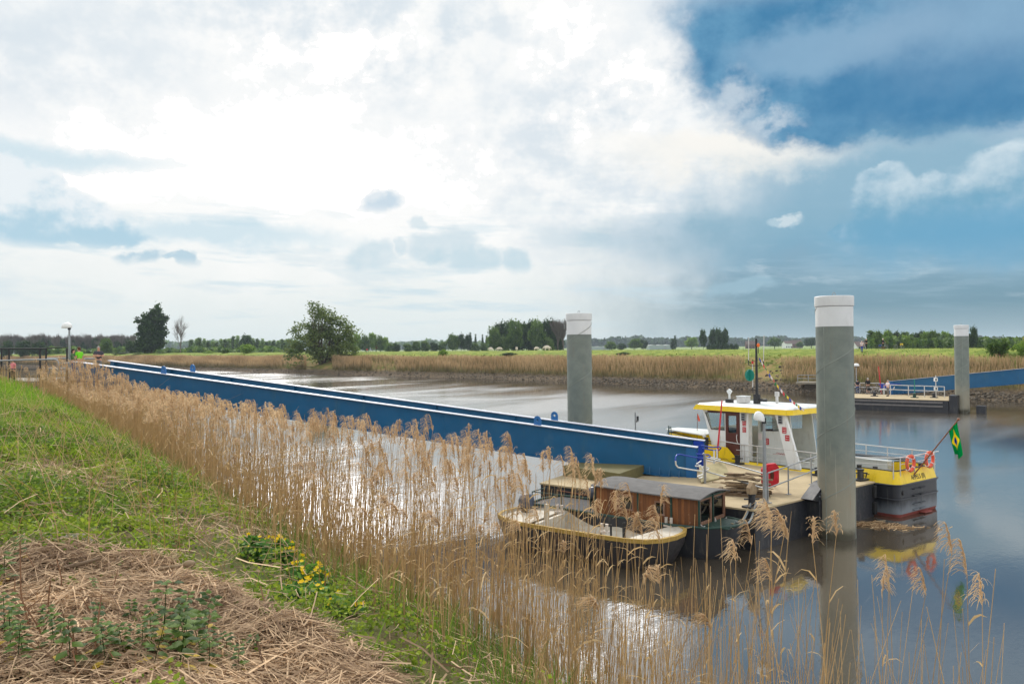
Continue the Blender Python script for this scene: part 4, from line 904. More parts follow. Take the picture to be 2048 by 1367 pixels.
def lug_s(px, o):  # place along the girder seen at column px
    d = ray(px, 700); k = d[0]/d[1]; pv = np.array([0.347, 0.938]); x0, y0 = 7.77+pv[0]*o, 33.91+pv[1]*o
    return (x0-k*y0)/(g[0]-k*g[1])
gw = gangway((7.77, 33.91), 35.2, 2.68, 6.45, 2.5, 'long blue steel gangway sloping from the left landing down to the pontoon', [(0, lug_s(328, 0)), (0, lug_s(1074, 0)), (1, lug_s(386, 2.5)), (1, lug_s(1108, 2.5))])
# flexible loading ramp and chain at the pontoon end
rm = empty('deck_ramp', (8.3, 33.2, DZ), 0, 'sand-coloured hinged ramp plates at the foot of the blue gangway', 'ramp')
q = [at(1398, 935, 1.75), at(1448, 925, 1.75), at(1460, 952, DZ+0.02), at(1402, 966, DZ+0.02)]
MB().extr([tuple(p) for p in q], (0, 0, 0.05)).build('plate', paint('ramp_plate', lin(168, 156, 116), 0.85, dirt=lin(120, 110, 80), damt=0.5), rm)
mk = empty('signal_post', tuple(atd(1272, 858, 40)), 0, 'slim grey post with a small black lamp box above the gangway', 'post')
MB().tube([tuple(atd(1270.5, 824, 40)), tuple(atd(1271, 870, 40)), tuple(atd(1271, 905, 40))], 0.035, 8).build('pole', M['steel'], mk, smooth=True)
MB().box(tuple(atd(1275.2, 836, 40)), (0.1, 0.1, 0.22)).build('lamp_box', M['dark'], mk); MB().extr([tuple(atd(1272, 844, 40)), tuple(atd(1279.5, 842, 40)), tuple(atd(1273, 841, 40))], (0, 0.08, 0)).build('bracket', M['dark'], mk)
mk = empty('boarding_ladder', tuple(atd(1339, 875, 38)), 0, 'small dark H-shaped ladder top peeping over the gangway', 'ladder')
mb = MB(); mb.tube([tuple(atd(1337.6, 851, 38)), tuple(atd(1338, 890, 38))], 0.03, 8); mb.tube([tuple(atd(1341.5, 852, 38)), tuple(atd(1342, 858, 38)), tuple(atd(1343, 890, 38))], 0.02, 8); mb.tube([tuple(atd(1337.6, 855.5, 38)), tuple(atd(1341.6, 855.5, 38))], 0.02, 6); mb.tube([tuple(atd(1337, 860, 38)), tuple(atd(1333, 870, 38))], 0.015, 6); mb.build('stile', M['green'], mk)

# ------------------------------------------------------------------ ferry: x runs astern, y away from the pontoon, z up, origin at the near stern corner
fer = empty('ferry_boat', (15.35, 31.95, 0), math.atan2(-0.8, 0.6), 'yellow white and black passenger ferry lying behind the nearest pile', 'ferry')
FO = np.array([15.35, 31.95, 0]); FU_ = np.array([0.6, -0.8, 0]); FV_ = np.array([0.8, 0.6, 0])
def fl(px, py, y=None, x=None):
    n = FV_ if x is None else FU_; off = (y if x is None else x); d = ray(px, py); o_ = np.array([0, 0, EYE]); t = ((FO+n*off-o_)@n)/(d@n); p = o_+d*t-FO
    return (float(p@FU_), float(p@FV_), float(p[2]))
BEAM = 3.4
def outline(ins=0.0):
    P = []; r = 0.3
    for t in np.linspace(-PI/2, 0, 5): P.append((-r+r*math.cos(t), r+r*math.sin(t)))
    for t in np.linspace(0, PI/2, 5): P.append((-r+r*math.cos(t), BEAM-r+r*math.sin(t)))
    for x in np.arange(-0.6, -11.01, -0.4): P.append((x, BEAM))
    for t in np.linspace(0.15, 1, 5): P.append((-11-2.4*t, BEAM-1.0*t*t))
    for t in np.linspace(1, 0.08, 8): P.append((-9.7-3.7*t, 1.25*t**0.75))
    for x in np.arange(-9.6, -0.59, 0.4): P.append((x, 0))
    if ins:
        Q = np.array(P); nx = np.roll(Q, -1, 0)-np.roll(Q, 1, 0); nx /= np.linalg.norm(nx, axis=1)[:, None]; Q = Q+np.stack([-nx[:, 1], nx[:, 0]], 1)*ins; P = [tuple(q) for q in Q]
    return P
def ztop(x):
    return float(np.interp(x, [-13.4, -10, -8.4, -8.3, -7.9, -2.3, -1.7, 0], [2.3, 2.12, 2.08, 2.05, 1.47, 1.47, 1.82, 1.82]))
O0 = outline(); ring = lambda ins, z: [(x, y, z if not callable(z) else z(x0)) for (x, y), (x0, _) in zip(outline(ins), O0)]
m, o = newmat('ferry_hull_paint'); P = coord(); sp = NT.nodes.new('ShaderNodeSeparateXYZ'); link(P.o, sp.inputs[0]); z = X(sp.outputs[2]); n = noise(scalev(P, (1, 1, 0.4)), 3.5, 5, 0.65)
c = mixc(sstep(z + n*0.5, 0.95, 0.42), lin(36, 38, 44), lin(104, 110, 116)); c = mixc(sstep(noise(scalev(P, (3, 3, 0.4)), 2, 5), 0.58, 0.75)*0.3, c, lin(120, 118, 112)); bsdf(o, c, 0.42, 0, 0.5); M['ferryhull'] = m
MB().rings([ring(0.25, -0.5), ring(0.02, 0.11), ring(0.0, 0.13), ring(0.0, 1.3)], mats=[1, 1, 0]).build('hull', [M['ferryhull'], M['boot']], fer, local=True, smooth=True)
MB().rings([ring(0.0, 1.302), ring(0.17, ztop), ring(0.23, ztop), ring(0.23, 1.36)], caps=(False, False)).build('bulwark', M['yellow'], fer, local=True, smooth=True)
mb = MB(); mb.tube([(x, y, z+0.012) for x, y, z in ring(0.2, ztop)]+[ring(0.2, ztop)[0]], 0.035, 6); mb.build('gunwale', M['dark'], fer, local=True, smooth=True)
mb = MB(); mb.add([(x, y, 1.37) for x, y in outline(0.21)], [tuple(range(len(O0)))]); mb.build('deck', M['offwhite'], fer, local=True)
for z_ in (1.29, 0.72):
    mb = MB(); P_ = [(x, y, z_) for x, y in outline(-0.03)]; mb.tube(P_+[P_[0]], 0.04 if z_ > 1 else 0.032, 6); mb.build('rubbing_strake', M['ferryhull'], fer, local=True, smooth=True)
mb = MB()
for z_ in (1.05, 0.80, 0.45, 0.22):
    for y_ in (1.2, 1.75): mb.box((0.05, y_+0.1, z_), (0.1, 0.42, 0.03))
mb.build('step', M['ferryhull'], fer, local=True)
mb = MB(); mb.tube([(-0.02, 0.32, 0.98), (0.035, 0.34, 0.98)], 0.09, 14); mb.build('outlet', M['dark'], fer, local=True)
MB().box((0.1, 2.0, 0.05), (0.25, 0.6, 0.04)).build('trim_tab', M['boot'], fer, local=True)
# stern lettering
def text(body, size, parent, loc, ax_x, ax_y, mat, name='lettering', sx=1.0, off=0.004, align='CENTER'):
    cu = bpy.data.curves.new(name, 'FONT'); cu.body = body; cu.size = size; cu.align_x = align; cu.align_y = 'CENTER'; cu.extrude = 0.004
    to = bpy.data.objects.new(name, cu); COL.objects.link(to); dg = bpy.context.evaluated_depsgraph_get()
    me = bpy.data.meshes.new_from_object(to.evaluated_get(dg)); bpy.data.objects.remove(to); me.materials.clear(); me.materials.append(mat)
    ax_x, ax_y = Vector(ax_x).normalized(), Vector(ax_y).normalized(); n_ = ax_x.cross(ax_y)
    Mx = Matrix((ax_x*sx, ax_y, n_)).transposed().to_4x4(); Mx.translation = Vector(loc)+n_*off; me.transform(Mx); me.name = name
    return obj(name, me, parent)
M['ink'] = paint('black_lettering', lin(24, 24, 26), 0.5, var=0.02)
slope = Vector((-0.17, 0, 0.52)).normalized()
text('APPELS (B)', 0.27, fer, (-0.062, 1.72, 1.495), (0, 1, 0), slope, M['ink'], sx=0.92)
# boxed ET mark on the side
sl2 = Vector((0, 0.17, 0.52)).normalized(); q0 = Vector((-1.42, 0.072, 1.52)); mb = MB(); exx = Vector((1, 0, 0))
def stroke(mb, pts, w=0.022, o=q0, a=exx, b=sl2):
    for p, q in zip(pts[:-1], pts[1:]):
        P0, P1 = o+a*p[0]+b*p[1], o+a*q[0]+b*q[1]; mb.beam(P0, P1, w, w, up=(0, -1, 0.3))
stroke(mb, [(-0.12, -0.1), (-0.09, 0.1), (0.02, 0.11)]); stroke(mb, [(-0.12, -0.1), (0.0, -0.1)]); stroke(mb, [(-0.1, 0.0), (0.0, 0.01)]); stroke(mb, [(-0.02, 0.1), (0.16, 0.09)], 0.03); stroke(mb, [(0.05, 0.09), (0.02, -0.15)], 0.03); stroke(mb, [(0.0, -0.1), (0.06, 0.0)], 0.02)
mb.build('emblem', M['ink'], fer, local=True)
# yellow shield plate on the near bow side with its cut-out foot
MB().extr([(-9.9, 0.02, 1.5), (-9.9, 0.02, 2.1), (-8.38, 0.02, 2.06), (-7.95, 0.02, 1.68), (-7.93, 0.02, 1.36), (-8.2, 0.02, 1.36), (-8.35, 0.02, 1.5)], (0, -0.04, 0)).build('shield_plate', M['yellow'], fer, local=True, bevel=0.008)
# wheelhouse
wh = MB()
def q4(y, pts): return [(x, y, z) for x, z in pts]
fw = [(-9.94, 3.8), (-8.55, 3.8), (-8.55, 1.4), (-9.2, 1.4)]; fi = [(-9.76, 3.66), (-8.63, 3.7), (-8.61, 2.86), (-9.42, 2.86)]
for y, off in ((0.12, 0.06), (2.95, 0.06)): wh.panel(q4(y, fw), q4(y, fi), (0, off, 0))
wh.panel([(-9.94, 0.181, 3.8), (-9.94, 2.949, 3.8), (-9.2, 2.949, 1.4), (-9.2, 0.181, 1.4)], [(-9.88, 0.4, 3.62), (-9.88, 2.7, 3.62), (-9.66, 2.7, 2.9), (-9.66, 0.4, 2.9)], (0.06, 0, 0))
wh.box((-7.465, 0.27, 2.6), (0.49, 0.3, 2.4)); wh.box((-7.465, 2.86, 2.6), (0.49, 0.3, 2.4))
wh.build('wheelhouse', M['white'], fer, local=True, bevel=0.01)
for y in (0.15, 2.98): MB().extr(q4(y, fi), (0, 0.012, 0)).build('window', M['glass'], fer, local=True)
MB().extr([(-9.87, 0.4, 3.62), (-9.87, 2.7, 3.62), (-9.65, 2.7, 2.9), (-9.65, 0.4, 2.9)], (0.012, 0, 0)).build('window', M['glass'], fer, local=True)
mb = MB(); mb.tube(q4(0.112, fi)+[q4(0.112, fi)[0]], 0.018, 6); mb.build('window_frame', M['dark'], fer, local=True)
MB().box((-9.1, 1.0, 2.55), (0.9, 1.4, 0.55)).build('console', M['dark'], fer, local=True)
for y, nm in ((0.1, 'door'), (2.96, 'door')):
    dpn = MB(); dpn.panel(q4(y, [(-8.53, 3.78), (-7.72, 3.78), (-7.72, 1.45), (-8.53, 1.45)]), q4(y, [(-8.38, 3.58), (-7.9, 3.6), (-7.9, 2.78), (-8.38, 2.74)]), (0, 0.06, 0)); dd = dpn.build('door', M['brown'], fer, local=True, bevel=0.008)
    MB().extr(q4(y+0.02, [(-8.38, 3.58), (-7.9, 3.6), (-7.9, 2.78), (-8.38, 2.74)]), (0, 0.012, 0)).build('pane', M['glass'], dd, local=True)
    if y < 1: MB().tube([(-7.84, 0.07, 2.72), (-7.84, 0.03, 2.6), (-7.82, 0.03, 2.45), (-7.8, 0.07, 2.3)], 0.02, 6).build('handle', M['rail'], dd, local=True)
MB().box((-8.85, 0.09, 3.74), (1.5, 0.05, 0.09)).build('door_rail', M['brown'], fer, local=True)
rw = MB(); o4 = [(-7.22, 3.8), (-5.5, 3.8), (-5.2, 1.4), (-7.22, 1.4)]; i4 = [(-7.12, 3.62), (-5.98, 3.64), (-5.98, 2.98), (-7.12, 2.86)]
rw.panel(q4(0.85, o4), q4(0.85, i4), (0, 0.06, 0)); rw.panel(q4(2.6, o4), q4(2.6, i4), (0, 0.06, 0)); rw.build('cabin_wall', M['offwhite'], fer, local=True)
for y in (0.87, 2.63): MB().extr(q4(y, i4), (0, 0.012, 0)).build('window', M['glass'], fer, local=True)
mb = MB(); mb.tube([(-6.9, 0.84, 3.62), (-6.9, 0.84, 2.87)], 0.03, 6); mb.tube([(-6.9, 0.84, 3.3), (-6.25, 0.84, 3.34)], 0.02, 6); mb.tube([(-6.9, 0.84, 3.2), (-6.25, 0.84, 3.24)], 0.02, 6); mb.build('window_bar', M['steel'], fer, local=True)
mb = MB(); mb.tube([(-5.98, 0.83, 3.62), (-5.98, 0.83, 3.0), (-6.5, 0.83, 2.95)], 0.03, 6); mb.build('window_frame', M['dark'], fer, local=True)
MB().tube([(-6.02, 0.78, 3.5), (-6.02, 0.78, 3.15)], 0.05, 10).build('extinguisher', M['red'], fer, local=True)
for y0, y1 in ((0.06, 0.2), (3.2, 3.34)):
    MB().extr([(-5.72, y0, 3.8), (-5.18, y0, 3.8), (-4.42, y0, 1.4), (-5.05, y0, 1.4)], (0, y1-y0, 0)).build('roof_leg', M['white'], fer, local=True, bevel=0.02)
MB().box((-4.1, 2.0, 1.62), (0.5, 2.0, 0.5)).build('locker', M['offwhite'], fer, local=True, bevel=0.02)
MB().box((-3.0, 2.95, 1.6), (2.2, 0.4, 0.45)).build('bench', M['offwhite'], fer, local=True, bevel=0.02)
# roof
r0 = [(-10.42, -0.06, 3.8), (-5.05, -0.06, 3.8), (-4.85, 0.2, 3.8), (-4.85, 3.2, 3.8), (-5.05, 3.46, 3.8), (-10.42, 3.46, 3.8)]; r1 = [(-10.27, 0.0, 4.03), (-5.05, 0.0, 4.03), (-4.9, 0.22, 4.03), (-4.9, 3.18, 4.03), (-5.05, 3.4, 4.03), (-10.27, 3.4, 4.03)]
MB().rings([r0, r1]).build('roof', [M['yellow']], fer, local=True)
MB().rings([[(x*0.995-0.03, 0.06+y*0.965, 4.032) for x, y, z in r1], [(x*0.97-0.2, 0.2+y*0.88, 4.11) for x, y, z in r1]]).build('roof_top', M['white'], fer, local=True, bevel=0.02)
# red notices with lines of small white writing, air vents
M['signred'] = paint('notice_red', lin(176, 24, 36), 0.5, var=0.05); M['signwhite'] = paint('notice_white', lin(226, 214, 212), 0.5, var=0.02)
def notice(x, y, z, w, h, rows):
    s = MB().box((x, y, z), (w, 0.012, h)).build('notice', M['signred'], fer, local=True); mb = MB()
    for k in range(rows):
        for q in range(3): mb.box((x+(q-1)*w*0.27+random.uniform(-0.01, 0.01), y-0.008, z+h*0.5-h*(k+0.7)/(rows+0.4)), (w*random.uniform(0.14, 0.24), 0.004, h/(rows+1)*0.32))
    mb.build('print', M['signwhite'], s, local=True)
notice(-7.45, 0.112, 3.28, 0.2, 0.26, 3); notice(-7.45, 0.112, 2.97, 0.2, 0.26, 4); notice(-6.75, 0.842, 2.42, 0.28, 0.3, 3); notice(-5.23, 0.052, 3.12, 0.22, 0.28, 3); notice(-5.08, 0.052, 2.78, 0.22, 0.26, 2); notice(-5.3, 3.19, 3.3, 0.22, 0.24, 2)
MB().box((-7.1, 0.842, 2.62), (0.2, 0.01, 0.32)).build('notice', M['signwhite'], fer, local=True)
for x in (-7.45, -5.42):
    v_ = MB().box((x, 0.05 if x < -6 else 0.04, 3.58), (0.2, 0.05, 0.36)).build('air_vent', M['steel'], fer, local=True)
    mb = MB()
    for k in range(3): mb.box((x, 0.02 if x < -6 else 0.01, 3.47+k*0.11), (0.15, 0.02, 0.06))
    mb.build('slat', M['dark'], v_, local=True)
# thin red script along the cabin foot
mb = MB(); rg2 = random.Random(9); xs = -6.2; pts = []
for k in range(26): pts.append((xs+k*0.035, 0.842, 1.92+0.035*math.sin(k*1.9)+(0.06 if k in (2, 15) else 0)))
mb.tube(pts, 0.008, 5); mb.tube([(-6.4, 0.842, 1.87), (-5.2, 0.842, 1.9)], 0.005, 5); mb.build('script', M['signred'], fer, local=True)
# rails
mb = MB(); zr = lambda x: 2.25
mb.tube([(-9.05, 0.08, 2.06), (-8.98, 0.08, 2.28), (-8.85, 0.08, 2.33), (-7.6, 0.08, 2.27), (-2.2, 0.08, 2.22), (-0.3, 0.2, 2.36), (-0.15, 0.35, 2.38)], 0.024, 8)
for z_ in (1.98, 1.72): mb.tube([(-7.9, 0.08, z_), (-2.2, 0.08, z_-0.02)], 0.014, 6)
mb.tube([(-2.2, 0.08, 2.0), (-0.3, 0.2, 2.08)], 0.014, 6)
for x in (-7.62, -7.46, -6.72, -5.1, -3.95, -3.0, -1.95, -0.25): mb.tube([(x, 0.1, 1.4), (x, 0.1, 2.24)], 0.022, 8)
mb.build('railing', M['rail'], fer, local=True, smooth=True)
mb = MB(); mb.tube([(-5.0, 3.32, 2.4), (-2.0, 3.32, 2.36), (-0.1, 3.3, 2.36)], 0.024, 8)
for z_ in (2.1, 1.85): mb.tube([(-5.0, 3.32, z_), (-0.1, 3.3, z_)], 0.014, 6)
for x in (-5.0, -4.85, -4.2, -3.2, -2.2, -1.1, -0.15): mb.tube([(x, 3.32, 1.4), (x, 3.32, 2.38)], 0.022, 8)
mb.build('railing', M['rail'], fer, local=True, smooth=True)
mb = MB(); mb.tube([(-0.15, 0.35, 2.38), (-0.12, 1.7, 2.36), (-0.12, 3.3, 2.36), (-0.12, 3.6, 2.36)], 0.024, 8); mb.tube([(-0.12, 0.35, 2.1), (-0.12, 3.3, 2.1)], 0.014, 6)
for y in (0.4, 1.55, 3.2): mb.tube([(-0.12, y, 1.5), (-0.12, y, 2.37)], 0.022, 8)
mb.build('railing', M['rail'], fer, local=True, smooth=True)
for i, (x, y) in enumerate(((-1.9, 0.45), (-1.2, 0.45), (-0.45, 2.0), (-0.45, 2.75), (-9.6, -0.02))):
    z0 = 1.37 if i < 4 else 1.9; mb = MB(); mb.lathe([(0.1, z0), (0.1, z0+0.52), (0.11, z0+0.53), (0.02, z0+0.55)], (x, y, 0), 14); mb.tube([(x-0.26, y, z0+0.36), (x+0.26, y, z0+0.36)], 0.025, 6); mb.build('bollard', M['dark'], fer, local=True, smooth=True)
MB().box((-2.2, 2.5, 2.02), (2.4, 0.5, 0.05), 0.1).build('stretcher_board', M['dark'], fer, local=True)
MB().ball((-9.75, 0.0, 2.52), (0.09, 0.09, 0.12)).build('bow_lamp', M['lampwhite'], fer, local=True, smooth=True)
MB().extr([(-13.4, 1.2, 2.45), (-10.2, 0.35, 2.45), (-10.2, 3.0, 2.45), (-13.4, 2.2, 2.45)], (0, 0, 0.05)).build('fore_deck', M['offwhite'], fer, local=True)
# mast, aerials and roof gear
x, y, z = fl(1514, 812, 1.5); xm, ym = x, y; zt = fl(1513, 677, 1.5)[2]
mb = MB(); mb.tube([(x, y, 4.05), (x, y, 4.75), (x, y, zt)], [0.085, 0.07, 0.045], 12); mb.box((x, y, 4.3), (0.3, 0.16, 0.55)); ms = mb.build('mast', M['dark'], fer, local=True, smooth=True)
def gear(name, mb, mat): return mb.build(name, mat, fer, local=True, smooth=True)
a = fl(1497, 729, 1.5); b = fl(1527, 729, 1.5); mb = MB(); mb.tube([fl(1497, 720, 1.5), a, fl(1501, 731, 1.5), fl(1514, 731, 1.5), fl(1524, 730, 1.5), b, fl(1527, 722, 1.5)], 0.022, 6); gear('spreader', mb, M['dark'])
for p0, p1 in (((1497, 726), (1497.5, 674)), ((1527, 724), (1528, 670))): mb = MB(); mb.tube([fl(*p0, 1.5), fl(*p1, 1.5)], 0.018, 6); gear('aerial', mb, M['rail'])
mb = MB(); mb.tube([fl(1516.5, 706, 1.5), fl(1516.5, 693, 1.5)], 0.018, 6); gear('beacon_stem', mb, M['dark']); mb = MB(); c = fl(1516.5, 690, 1.5); mb.ball(c, (0.075, 0.075, 0.1)); gear('beacon', mb, M['amber'])
mb = MB(); mb.tube([fl(1506, 785, 1.5), fl(1505.6, 774, 1.5)], 0.022, 6); gear('staff_foot', mb, M['dark']); mb = MB(); mb.tube([fl(1505.6, 774, 1.5), fl(1505, 728, 1.5)], 0.022, 6); gear('staff', mb, M['rail'])
mb = MB(); mb.tube([fl(1505, 727, 1.5), fl(1505, 722, 1.5)], 0.05, 8); gear('red_lamp', mb, M['red'])
c = Vector(fl(1499, 750, 1.45)); mb = MB()
for ax_ in ((1, 0), (0, 1)):
    pts = [(c.x+0.28*math.cos(t)*ax_[0], c.y+0.28*math.cos(t)*ax_[1], c.z+0.29*math.sin(t)) for t in np.linspace(0, 2*PI, 25)[:-1]]; mb.extr(pts, (0.02*ax_[1], 0.02*ax_[0], 0))
mb.build('day_shape', M['teal'], fer, local=True)
x, y, z = fl(1459, 803, 1.3); MB().box((x, y, 4.2), (0.36, 0.2, 0.17)).build('loudspeaker', M['dark'], fer, local=True)
c = Vector(fl(1457, 782, 1.3)); MB().extr([(c.x-0.15, c.y, c.z), (c.x, c.y, c.z-0.2), (c.x+0.15, c.y, c.z), (c.x, c.y, c.z+0.13)], (0, 0.14, 0)).build('searchlight', M['white'], fer, local=True, bevel=0.03)
mb = MB(); mb.tube([(c.x, c.y+0.07, 4.1), (c.x, c.y+0.07, c.z-0.15)], 0.05, 8); gear('searchlight_stem', mb, M['white'])
x, y, z = fl(1487, 806, 1.5); MB().box((x, y, 4.28), (0.5, 0.45, 0.3)).build('deck_box', M['rail'], fer, local=True, bevel=0.02)
MB().box((x, y, 4.45), (0.54, 0.49, 0.03)).build('box_lid', M['white'], fer, local=True)
x, y, z = fl(1526, 803, 1.5); mb = MB(); mb.tube([(x-0.2, y, 4.3), (x+0.2, y, 4.3)], 0.07, 10); gear('horn', mb, M['dark'])
p0 = fl(1554, 808, 2.4); mb = MB(); mb.tube([(p0[0], p0[1], 4.05), fl(1554, 792, 2.4)], 0.07, 10); mb.tube([fl(1554, 792, 2.4), fl(1554, 783, 2.4)], 0.11, 12); gear('exhaust_pipe', mb, M['rail'])
# ensign staff and flag
f0 = (-0.1, 1.47, 1.6); f1 = fl(1917, 838, y=1.47)
mb = MB(); mb.tube([f0, f1], [0.03, 0.024], 8); mb.ball(f1, 0.055); st_ = mb.build('flag_staff', paint('varnished_pole', lin(140, 86, 56), 0.4), fer, local=True, smooth=True)
def flagmat():
    m, o = newmat('ensign_cloth'); a = attr('fu'); b = attr('fv'); u_ = (a-0.5)*1.43; v_ = b-0.5
    rh = sstep(mth('ABSOLUTE', u_)/0.6+mth('ABSOLUTE', v_)/0.41, 0.99, 1.01, 1, 0); di = sstep(mth('SQRT', u_*u_+v_*v_), 0.24, 0.25, 1, 0)
    band = sstep(mth('ABSOLUTE', mth('SQRT', (u_+0.14)*(u_+0.14)+(v_+0.5)*(v_+0.5))-0.56), 0.025, 0.032, 1, 0)
    c = mixc(rh, lin(0, 130, 62), lin(240, 206, 20)); d_ = mixc(band, lin(14, 50, 130), lin(235, 240, 240)); c = mixc(di, c, d_)
    d = NT.nodes.new('ShaderNodeBsdfDiffuse'); link(c.o, d.inputs[0]); t = NT.nodes.new('ShaderNodeBsdfTranslucent'); link(c.o, t.inputs[0])
    x = NT.nodes.new('ShaderNodeMixShader'); x.inputs[0].default_value = 0.4; link(d.outputs[0], x.inputs[1]); link(t.outputs[0], x.inputs[2]); link(x.outputs[0], o.inputs[0]); return m
nu, nv = 22, 30; V = []; fu = []; fv = []; A = Vector(f1); B = Vector(f0); dr = (B-A).normalized(); hoist = 0.5
for i in range(nu):
    for j in range(nv):
        s = i/(nu-1); t = j/(nv-1)   # s along the hoist (down the staff), t along the fly (hangs down)
        p = A+dr*(0.1+hoist*s*(1-0.62*t)); w = math.sin(s*11+t*2)*0.1*(0.3+t)
        drop = 1.32*t*(1.0+0.1*math.sin(s*6)); p = p+Vector((0.12*t*(1-s), 0.08*t+w, -drop))
        V.append(p); fu.append(t); fv.append(s)
obj('ensign', npmesh('ensign', [tuple(p) for p in V], grid(None, nu, nv), mat=flagmat(), attrs={'fu': fu, 'fv': fv}, smooth=True), fer)
# orange pennant at the bow
x, y, z = fl(1394, 869, 1.7); pz = fl(1395, 826, 1.7)
mb = MB(); mb.tube([(x, y, z-0.2), pz], 0.014, 6); pn = mb.build('pennant_staff', M['rust'], fer, local=True)
MB().extr([pz, (pz[0]+0.1, pz[1], pz[2]-0.2), (pz[0]+0.14, pz[1]+0.03, pz[2]-0.37), (pz[0]+0.08, pz[1], pz[2]-0.43), (pz[0]+0.0, pz[1], pz[2]-0.28)], (0, 0.01, 0)).build('pennant', M['orange'], pn, local=True)
# life rings on the stern rail
def ring_mesh():
    mb = MB(); R0, r_ = 0.29, 0.075; n, k = 36, 10; rings = []
    for i in range(n):
        t = 2*PI*i/n; rings.append([((r_*0.8)*math.sin(q), (R0+r_*math.cos(q))*math.sin(t), (R0+r_*math.cos(q))*math.cos(t)) for q in np.linspace(0, 2*PI, k+1)[:-1]])
    b = len(mb.v); mb.v = [p for r in rings for p in r]; mb.f = [(i*k+j, i*k+(j+1) % k, ((i+1) % n)*k+(j+1) % k, ((i+1) % n)*k+j) for i in range(n) for j in range(k)]; mb.m = [0]*len(mb.f); return mb
fw_ = lambda p: FO+FU_*p[0]+FV_*p[1]+np.array([0, 0, p[2]])
for i, (y, z, lab) in enumerate(((0.86, 2.13, 'orange life ring on the ferry stern, left of the flag staff'), (2.45, 2.14, 'orange life ring on the ferry stern, behind the flag staff'))):
    lr_ = empty('life_ring', tuple(fw_((0.06, y, z))), math.atan2(-0.8, 0.6), lab, 'life ring', 'life rings on the ferry stern')
    ring_mesh().build('ring', M['orange'], lr_, local=True, smooth=True)
    for k in range(4):
        t = PI/4+k*PI/2; mb = MB(); mb.tube([((0.064)*math.sin(q), (0.29+0.08*math.cos(q))*math.sin(t), (0.29+0.08*math.cos(q))*math.cos(t)) for q in np.linspace(0, 2*PI, 11)], 0.02, 6); mb.build('band', M['signwhite'], lr_, local=True)
    mb = MB(); mb.tube([(0.03, 0.37*math.sin(t), 0.37*math.cos(t)) for t in np.linspace(0, 2*PI, 33)], 0.008, 5); mb.build('grab_line', M['rope'], lr_, local=True)
# bunting from the mast to the roof corner
bu = empty('bunting', tuple(fw_(fl(1519, 709, 1.5))), 0, 'string of small coloured flags from the ferry mast to its roof', 'bunting')
A = Vector(fw_(fl(1515, 708, 1.5))); B = Vector(fw_(fl(1611, 820, 0.4))); cols = ['blue2', 'signwhite', 'red', 'fgreen', 'yellow']; M['fgreen'] = paint('flag_green', lin(30, 120, 60), 0.8)
pt = lambda t: A+(B-A)*t+Vector((0, 0, -0.35*math.sin(PI*t)))
MB().tube([pt(t) for t in np.linspace(0, 1, 16)], 0.006, 5).build('cord', M['rope'], bu)
for k in range(22):
    t0 = 0.04+k*0.0425; a, b = pt(t0), pt(t0+0.036); dn = Vector((0.02*math.sin(k*2.1), 0.03*math.cos(k), -0.13-0.03*math.sin(k*1.7)))
    MB().extr([a, b, b+dn, a+dn*0.9], (0, 0.006, 0)).build('pennant', M[cols[k % 5]], bu)

# ------------------------------------------------------------------ houseboat: x to the bow, y away from the viewer
HB0 = np.array([5.98, 26.05]); HBX = np.array([0.77, -0.64]); HBY = np.array([0.64, 0.77])
hb = empty('houseboat', (*HB0, 0), math.atan2(-0.64, 0.77), 'small black houseboat with brown plank cabin and grey felt roof', 'houseboat')
def hullring(pts, z, ins=0.0, sh=0.0):
    c = np.mean(pts, 0); return [(x+(c[0]-x)*ins, y+(c[1]-y)*ins, z+sh*max(0, (x-0.0))) for x, y in pts]
hp = [(-7.0, 0.05), (-7.2, 1.05), (-7.0, 2.05), (-4, 2.15), (-1, 2.15), (0.3, 2.0), (0.9, 1.55), (1.05, 1.05), (0.9, 0.55), (0.3, 0.08), (-1, -0.08), (-4, -0.08)]
MB().rings([hullring(hp, -0.4, 0.25), hullring(hp, 0.25, 0.08), hullring(hp, 1.02, 0.0, 0.08)]).build('hull', M['black'], hb, local=True, smooth=True)
mb = MB(); q = hullring(hp, 1.05, 0.0, 0.08); mb.tube(q+[q[0]], 0.045, 6); mb.build('gunwale', M['green'], hb, local=True, smooth=True)
def plankmat():
    m, o = newmat('cabin_planks'); P = coord(); sp = NT.nodes.new('ShaderNodeSeparateXYZ'); link(P.o, sp.inputs[0]); s = (X(sp.outputs[0])+X(sp.outputs[1]))*9.0
    fr = mth('FRACT', s); gap = mx(sstep(fr, 0.0, 0.07, 1, 0), sstep(fr, 0.93, 1.0)); idn = noise(comb(mth('FLOOR', s), 0.0, 0.0), 3.7, 0)
    g_ = noise(scalev(P, (14, 14, 1.2)), 2.0, 6, 0.7); c = mixc(sstep(idn, 0.35, 0.65), lin(134, 84, 46), lin(98, 62, 38)); c = mixc(sstep(g_, 0.45, 0.75), c, lin(92, 56, 32)); sp2 = X(sp.outputs[2])
    c = mixc(sstep(noise(scalev(P, (4, 4, 1.5)), 2.2, 6, 0.7) - sp2*0.12, 0.42, 0.6)*0.7, c, lin(168, 150, 130)); c = mixc(gap*0.8, c, lin(50, 32, 20))
    bsdf(o, c, 0.7, 0, 0.3, g_ - gap*0.5, 0.5, 0.01); return m
M['plank'] = plankmat(); M['frame'] = paint('worn_window_wood', lin(128, 92, 70), 0.8, dirt=lin(180, 168, 156), damt=0.6, dscale=8, bump=0.5)
CL = 4.05
def hq(y, pts): return [(x, y, z) for x, z in pts]
cab = MB(); wins = [(-2.95, -2.62, 1.35, 1.8), (-1.62, -1.32, 1.3, 1.72)]
xs = [-CL, -3.5, -2.2, -1.85, -1.1, -0.02]
